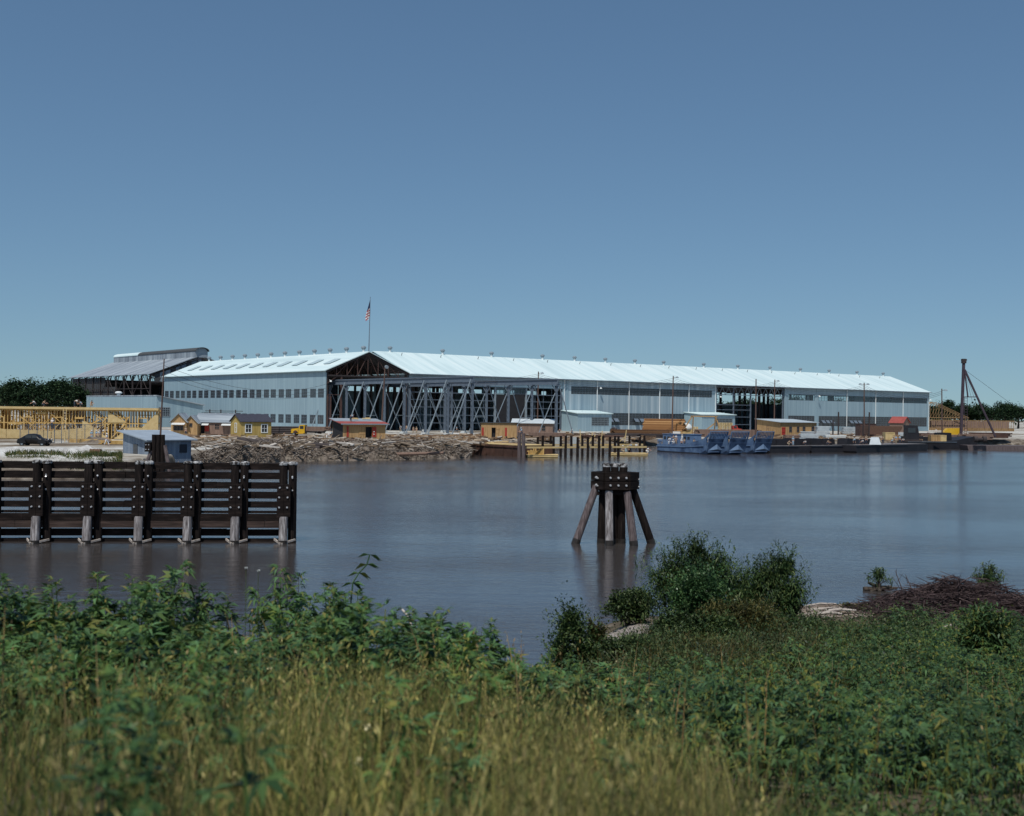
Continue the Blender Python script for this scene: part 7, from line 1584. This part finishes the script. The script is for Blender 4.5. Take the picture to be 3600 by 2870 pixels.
    # stump under the sapling
    c = Vector((ray(3095,2072)[0]*49.5,49.6,0)); m = MB()
    for k in range(7): a = k*.9; m.cyl((0,0,.1),(math.cos(a)*.5,math.sin(a)*.35,random.uniform(-.1,.35)),.12,.05,6)
    m.cyl((-.7,-.1,.06),(.75,.05,.1),.11,.06,7); tag(m.build('stump', M['bark'], loc=tuple(c)), 'dark rooty stump in the water under the small willow', 'stump')
    # --- brush pile
    o = Vector((ray(3375,2140)[0]*40, 40, 0)); o.z = near_z(o.x,o.y); st_ = MB()
    for k in range(3400):
        u = random.gauss(0,.40); v = random.gauss(0,.4); h = max(.05,1.45*math.exp(-(u*u*1.6+v*v*1.8)))*(.75+.4*mnoise.noise(Vector((u*3,v*3,2)))); z = random.random()**.6*h
        a = random.uniform(0,6.28); l = random.uniform(.3,1.3); e = random.uniform(-.25,.4); p = Vector((u*3.6, v*2.1, z)); dv = Vector((math.cos(a)*math.cos(e), math.sin(a)*math.cos(e), math.sin(e)))*l/2; r_ = random.uniform(.008,.02); mid = p+Vector((random.uniform(-.08,.08),0,random.uniform(-.06,.1))); st_.cyl(p-dv, mid, r_, r_*.9, 3, cap=False); st_.cyl(mid, p+dv, r_*.9, r_*.5, 3, cap=False)
    tag(st_.build('brush_pile', M['stick'], loc=tuple(o)), 'large heap of bare purple brown brushwood on the right bank', 'brush pile')
    for i, (x, y, d, h) in enumerate(((3180,2060,43,1.3),(3215,2055,44,1.1),(3400,2045,44,.9))):
        c = Vector((ray(x,y)[0]*d, d, 0)); c.z = near_z(c.x,c.y); m = MB(); pts = [Vector((0,0,-.1)),Vector((-.1,0,h*.5)),Vector((-.32,.1,h))]; m.cyl(pts[0],pts[1],.025,.02,5); m.cyl(pts[1],pts[2],.02,.008,5)
        for q in range(5): b = pts[0].lerp(pts[2],.3+.14*q); m.cyl(b,b+Vector((random.uniform(-.3,.3),random.uniform(-.1,.1),random.uniform(.15,.4))),.010,.004,4)
        tag(m.build('bare_branch', M['stick'], loc=tuple(c)), ['bare forked branch rising at the left end of the brush pile','second bare branch rising beside the left end of the brush pile','bare branch rising from the middle of the brush pile'][i], 'branch')
    for i, (x0,y0,x1,y1,d,r_,lb) in enumerate(((3225,2250,3345,2190,34,.055,'pale bent branch lying at the lower edge of the brush pile'),(3085,2160,3200,2140,41,.06,'bleached limb lying at the left of the brush pile'),(2850,2168,2990,2158,41,.05,'longest bleached log of the driftwood on the shore'),(2830,2152,2940,2158,42.5,.045,'thin bleached log nearest the water by the willow'),(2900,2182,3010,2160,40,.055,'bleached log lying across the others on the shore'),(2880,2195,2960,2200,39,.06,'short pale log at the foot of the drift heap'),(3420,2075,3470,2090,44,.09,'pale broken log at the right edge behind the brush pile'),(1415,2145,1450,2205,19.5,.02,'pale bare twig standing above the weeds left of the middle'))):
        p0 = at_d(x0,y0,d); p1 = at_d(x1,y1,d-.4)
        if i != 7:
            p0.z = near_z(p0.x,p0.y)+.07+.02*i; p1.z = near_z(p1.x,p1.y)+.09+.03*i
            if i == 0: p1.z += .5
        oo = (p0+p1)/2; m = MB(); mid = (p0+p1)/2+Vector((0,0,.05)); m.cyl(p0-oo,mid-oo,r_,r_*.85,7,wob=.1); m.cyl(mid-oo,p1-oo,r_*.85,r_*.5,7,wob=.1); tag(m.build('driftwood' if i != 7 else 'bare_twig', M['drift'], loc=tuple(oo)), lb, 'driftwood' if i != 7 else 'twig')
    m = MB()
    for k in range(420):
        x = random.uniform(2820,3060); d = random.uniform(39,44); X_ = ray(x,2150)[0]*d; m.box((X_,d,near_z(X_,d)+.03+random.random()*.06),(random.uniform(.15,.9),.03,.025),random.gauss(.1,.5))
    tag(m.build('drift_litter', M['driftl']), 'strewn small driftwood on the shore right of the willows', 'driftwood', kind='stuff')
    # --- standing single plants
    def tall_plant(x, ytop, d, n, lab, leaf=.3, spread=.5, H0=None):
        X_ = ray(x,ytop)[0]*d; z0 = near_z(X_,d); top = at_d(x,ytop,d).z; H = top-z0; r = thing('tall_weed', lab, 'plant', (X_,d,z0)); st_ = MB(); parts = []
        tips = [(0,0,H)] + [(RNG.uniform(-1,1)*spread*H*.45, RNG.uniform(-.5,.5)*spread*H*.4, H*RNG.uniform(.55,.85)) for _ in range(n)]
        for t in tips:
            t = np.array(t); b = np.array([t[0]*.15,t[1]*.15,t[2]*.35]); st_.cyl((0,0,-.1),tuple(b),.016,.013,5,cap=False); st_.cyl(tuple(b),tuple(t),.013,.005,5,cap=False)
            q = 11; P = np.tile(t,(q,1))-np.outer(np.linspace(0,.4,q)**1.4,(t-b)/max(.2,np.linalg.norm(t-b)))*.9; a = RNG.uniform(0,6.28,q); D = np.stack([np.cos(a),np.sin(a)*.8,np.linspace(.8,-.3,q)],1); P = P+norm(D)*.05; parts.append(palm_leaf(P, D, leaf*RNG.uniform(.6,1.1,q)[:,None], 5, 1.0, .24, .5))
        np_mesh('foliage', *join(parts), M['lf_rag'], r); st_.build('stem', M['bark'], r); return r
    tall_plant(640,1992,17,5,'tallest branching weed standing against the water left of the fender end',.24,.62)
    tall_plant(985,2005,18.5,6,'leafy weed clump rising against the water just below the fender end',.22,.5)
    tall_plant(1050,2030,18.8,4,'smaller leafy weed beside the clump below the fender end',.2,.45)
    tall_plant(1215,2095,18.5,5,'leafy weed at the crest below the climbing sprig',.2,.5)
    tall_plant(1440,2155,19.5,4,'leafy weed on the crest in front of the bare twig',.2,.45)
    tall_plant(330,2085,16,4,'leafy weed on the crest at the left under the fender',.2,.5)
    tall_plant(700,2400,9,3,'broad leaved weed standing in shade among the dry grass at the left',.15,.4)
    tall_plant(1620,2640,7.0,4,'blurred broad leaved weed low in the near centre grass',.17,.4)
    # climbing sprig with pairs of leaves
    d = 18.5; P = [at_d(x,y,d) for x,y in ((1205,2100),(1240,2050),(1262,2015),(1290,1985),(1300,1950))]; P[0].z = near_z(P[0].x,P[0].y); o = P[0]; r = thing('climbing_sprig', 'slender pale sprig with paired leaves reaching up against the water', 'plant', tuple(o)); m = MB(); m.tube([p-o for p in P], .012, 5); m.build('stem', M['lf_light'], r)
    pp, dd = [], []
    for k in range(1,5):
        for s in (-1,1,.3): pp.append(P[k]-o); dd.append((s, .2, -.2+.3*random.random()))
    np_mesh('foliage', *leaves(np.array([tuple(p) for p in pp]), np.array(dd), .2, .09, .35), M['lf_rag'], r)
    # pale blossoms
    bl = [(865,1995,18,'white nodding flower on a thin stalk above the left crest',1),(908,2005,18,'second white nodding flower beside the first above the left crest',1),(1290,2555,7.6,'pale flower head in the grass near the left centre',0),(1263,2680,6.4,'pale flower head low in the grass at the left centre',0),(2168,2326,24,'pale round blossom on the bramble below the sandy spit',0),(830,2295,11.5,'cream flower head among weeds left of centre',0),(948,2355,10.5,'cream flower head right of its neighbour among weeds left of centre',0)]
    for x,y,d,lb,w in bl:
        p = at_d(x,y,d); z0 = near_z(p.x,p.y); r = thing('wild_flower', lb, 'flower', (p.x,p.y,z0)); h = p.z-z0; m = MB(); m.cyl((.0,0,0),(0,0,h),.006,.004,5); m.build('stalk', M['grass_green'], r); q = 14; s_ = .036 if d > 12 else .03
        np_mesh('blossom', *leaves(np.zeros((q,3))+[0,0,h], rnd_dirs(q)+[0,0,.5 if not w else -.6], s_, s_*.6, .1), M['flower'] if not w else M['white'], r)
M['sand'] = mat('pale_sand', [(.24,.21,.19),(.36,.32,.29)], scale=3, rough=.95, bump=.3)
M['driftl'] = mat('drift_litter', [(.10,.075,.06),(.28,.22,.17),(.48,.42,.36)], scale=2, rough=.95, island=True)

M['deadstalk'] = leafmat('dead_stalk', [(.12,.07,.035),(.25,.16,.08),(.38,.28,.14)], trans=.15, spec=.1)
# ================================================================== LIGHT, CAMERA, GO
def build_light_camera():
    w = bpy.data.worlds.new('World'); SC.world = w; w.use_nodes = True; nt = w.node_tree; bg = nt.nodes['Background']; bg.inputs['Strength'].default_value = SKY_STRENGTH
    sky = nt.nodes.new('ShaderNodeTexSky'); sky.sky_type = 'NISHITA'; sky.sun_disc = False; el = R_(SUN_EL); sky.sun_elevation = el
    d = Vector((SUN_DIR[0], SUN_DIR[1], 0)).normalized(); az = math.atan2(d.x, d.y); sky.sun_rotation = az
    sky.air_density, sky.dust_density, sky.ozone_density = SKY_MIX; sky.altitude = 0
    mu = nt.nodes.new('ShaderNodeMix'); mu.data_type = 'RGBA'; mu.blend_type = 'MULTIPLY'; mu.inputs[0].default_value = 1; mu.inputs[7].default_value = (*SKY_TINT,1)
    gm = nt.nodes.new('ShaderNodeGamma'); gm.inputs[1].default_value = SKY_GAMMA
    tc = nt.nodes.new('ShaderNodeTexCoord'); mp = nt.nodes.new('ShaderNodeMapping'); mp.inputs['Location'].default_value = (0,0,.045); nt.links.new(tc.outputs['Generated'], mp.inputs[0]); nt.links.new(mp.outputs[0], sky.inputs[0])
    nt.links.new(sky.outputs[0], mu.inputs[6]); nt.links.new(mu.outputs[2], gm.inputs[0]); nt.links.new(gm.outputs[0], bg.inputs[0])
    l = bpy.data.lights.new('sun', 'SUN'); l.energy = SUN_E; l.angle = R_(.5); l.color = (1,.955,.88); o = bpy.data.objects.new('sun', l); COL.objects.link(o)
    v = Vector((d.x*math.cos(el), d.y*math.cos(el), math.sin(el))); o.rotation_euler = (-v).to_track_quat('-Z', 'Y').to_euler(); o.location = (0,-20,60)
    c = bpy.data.cameras.new('camera'); c.sensor_width = 36; c.sensor_fit = 'HORIZONTAL'; c.lens = 36*FP/3600; c.shift_y = HOFF/3600; c.clip_start = .1; c.clip_end = 9000
    c.dof.use_dof = True; c.dof.focus_distance = 120; c.dof.aperture_fstop = 1.8
    o = bpy.data.objects.new('camera', c); COL.objects.link(o); X = Vector((cr,0,sr)); Y = Vector((-sr,0,cr)); Z = X.cross(Y)
    o.matrix_world = Matrix(((X.x,Y.x,Z.x,0),(X.y,Y.y,Z.y,0),(X.z,Y.z,Z.z,CAMZ),(0,0,0,1))); SC.camera = o
    SC.view_settings.view_transform = 'Standard'; SC.view_settings.look = 'None'; SC.view_settings.exposure = EXPO; SC.view_settings.gamma = 1
    SC.render.engine = 'CYCLES'; SC.cycles.max_bounces = 6; SC.cycles.transparent_max_bounces = 12; SC.cycles.use_denoising = True
SKY_STRENGTH, SUN_EL, SUN_DIR, SUN_E, EXPO = .10, 60, (-.28,-.96), 3.6, 0
SKY_TINT, SKY_GAMMA = (.70,.965,1.14), .8
SKY_MIX = (1.0, .4, 2.5)
build_setting(); build_trees()
build_shed_a(); build_shed_b(); build_shed_c(); build_annexes(); build_runways()
build_yard_left(); build_river(); build_poles(); build_people(); build_foreground()
build_light_camera()
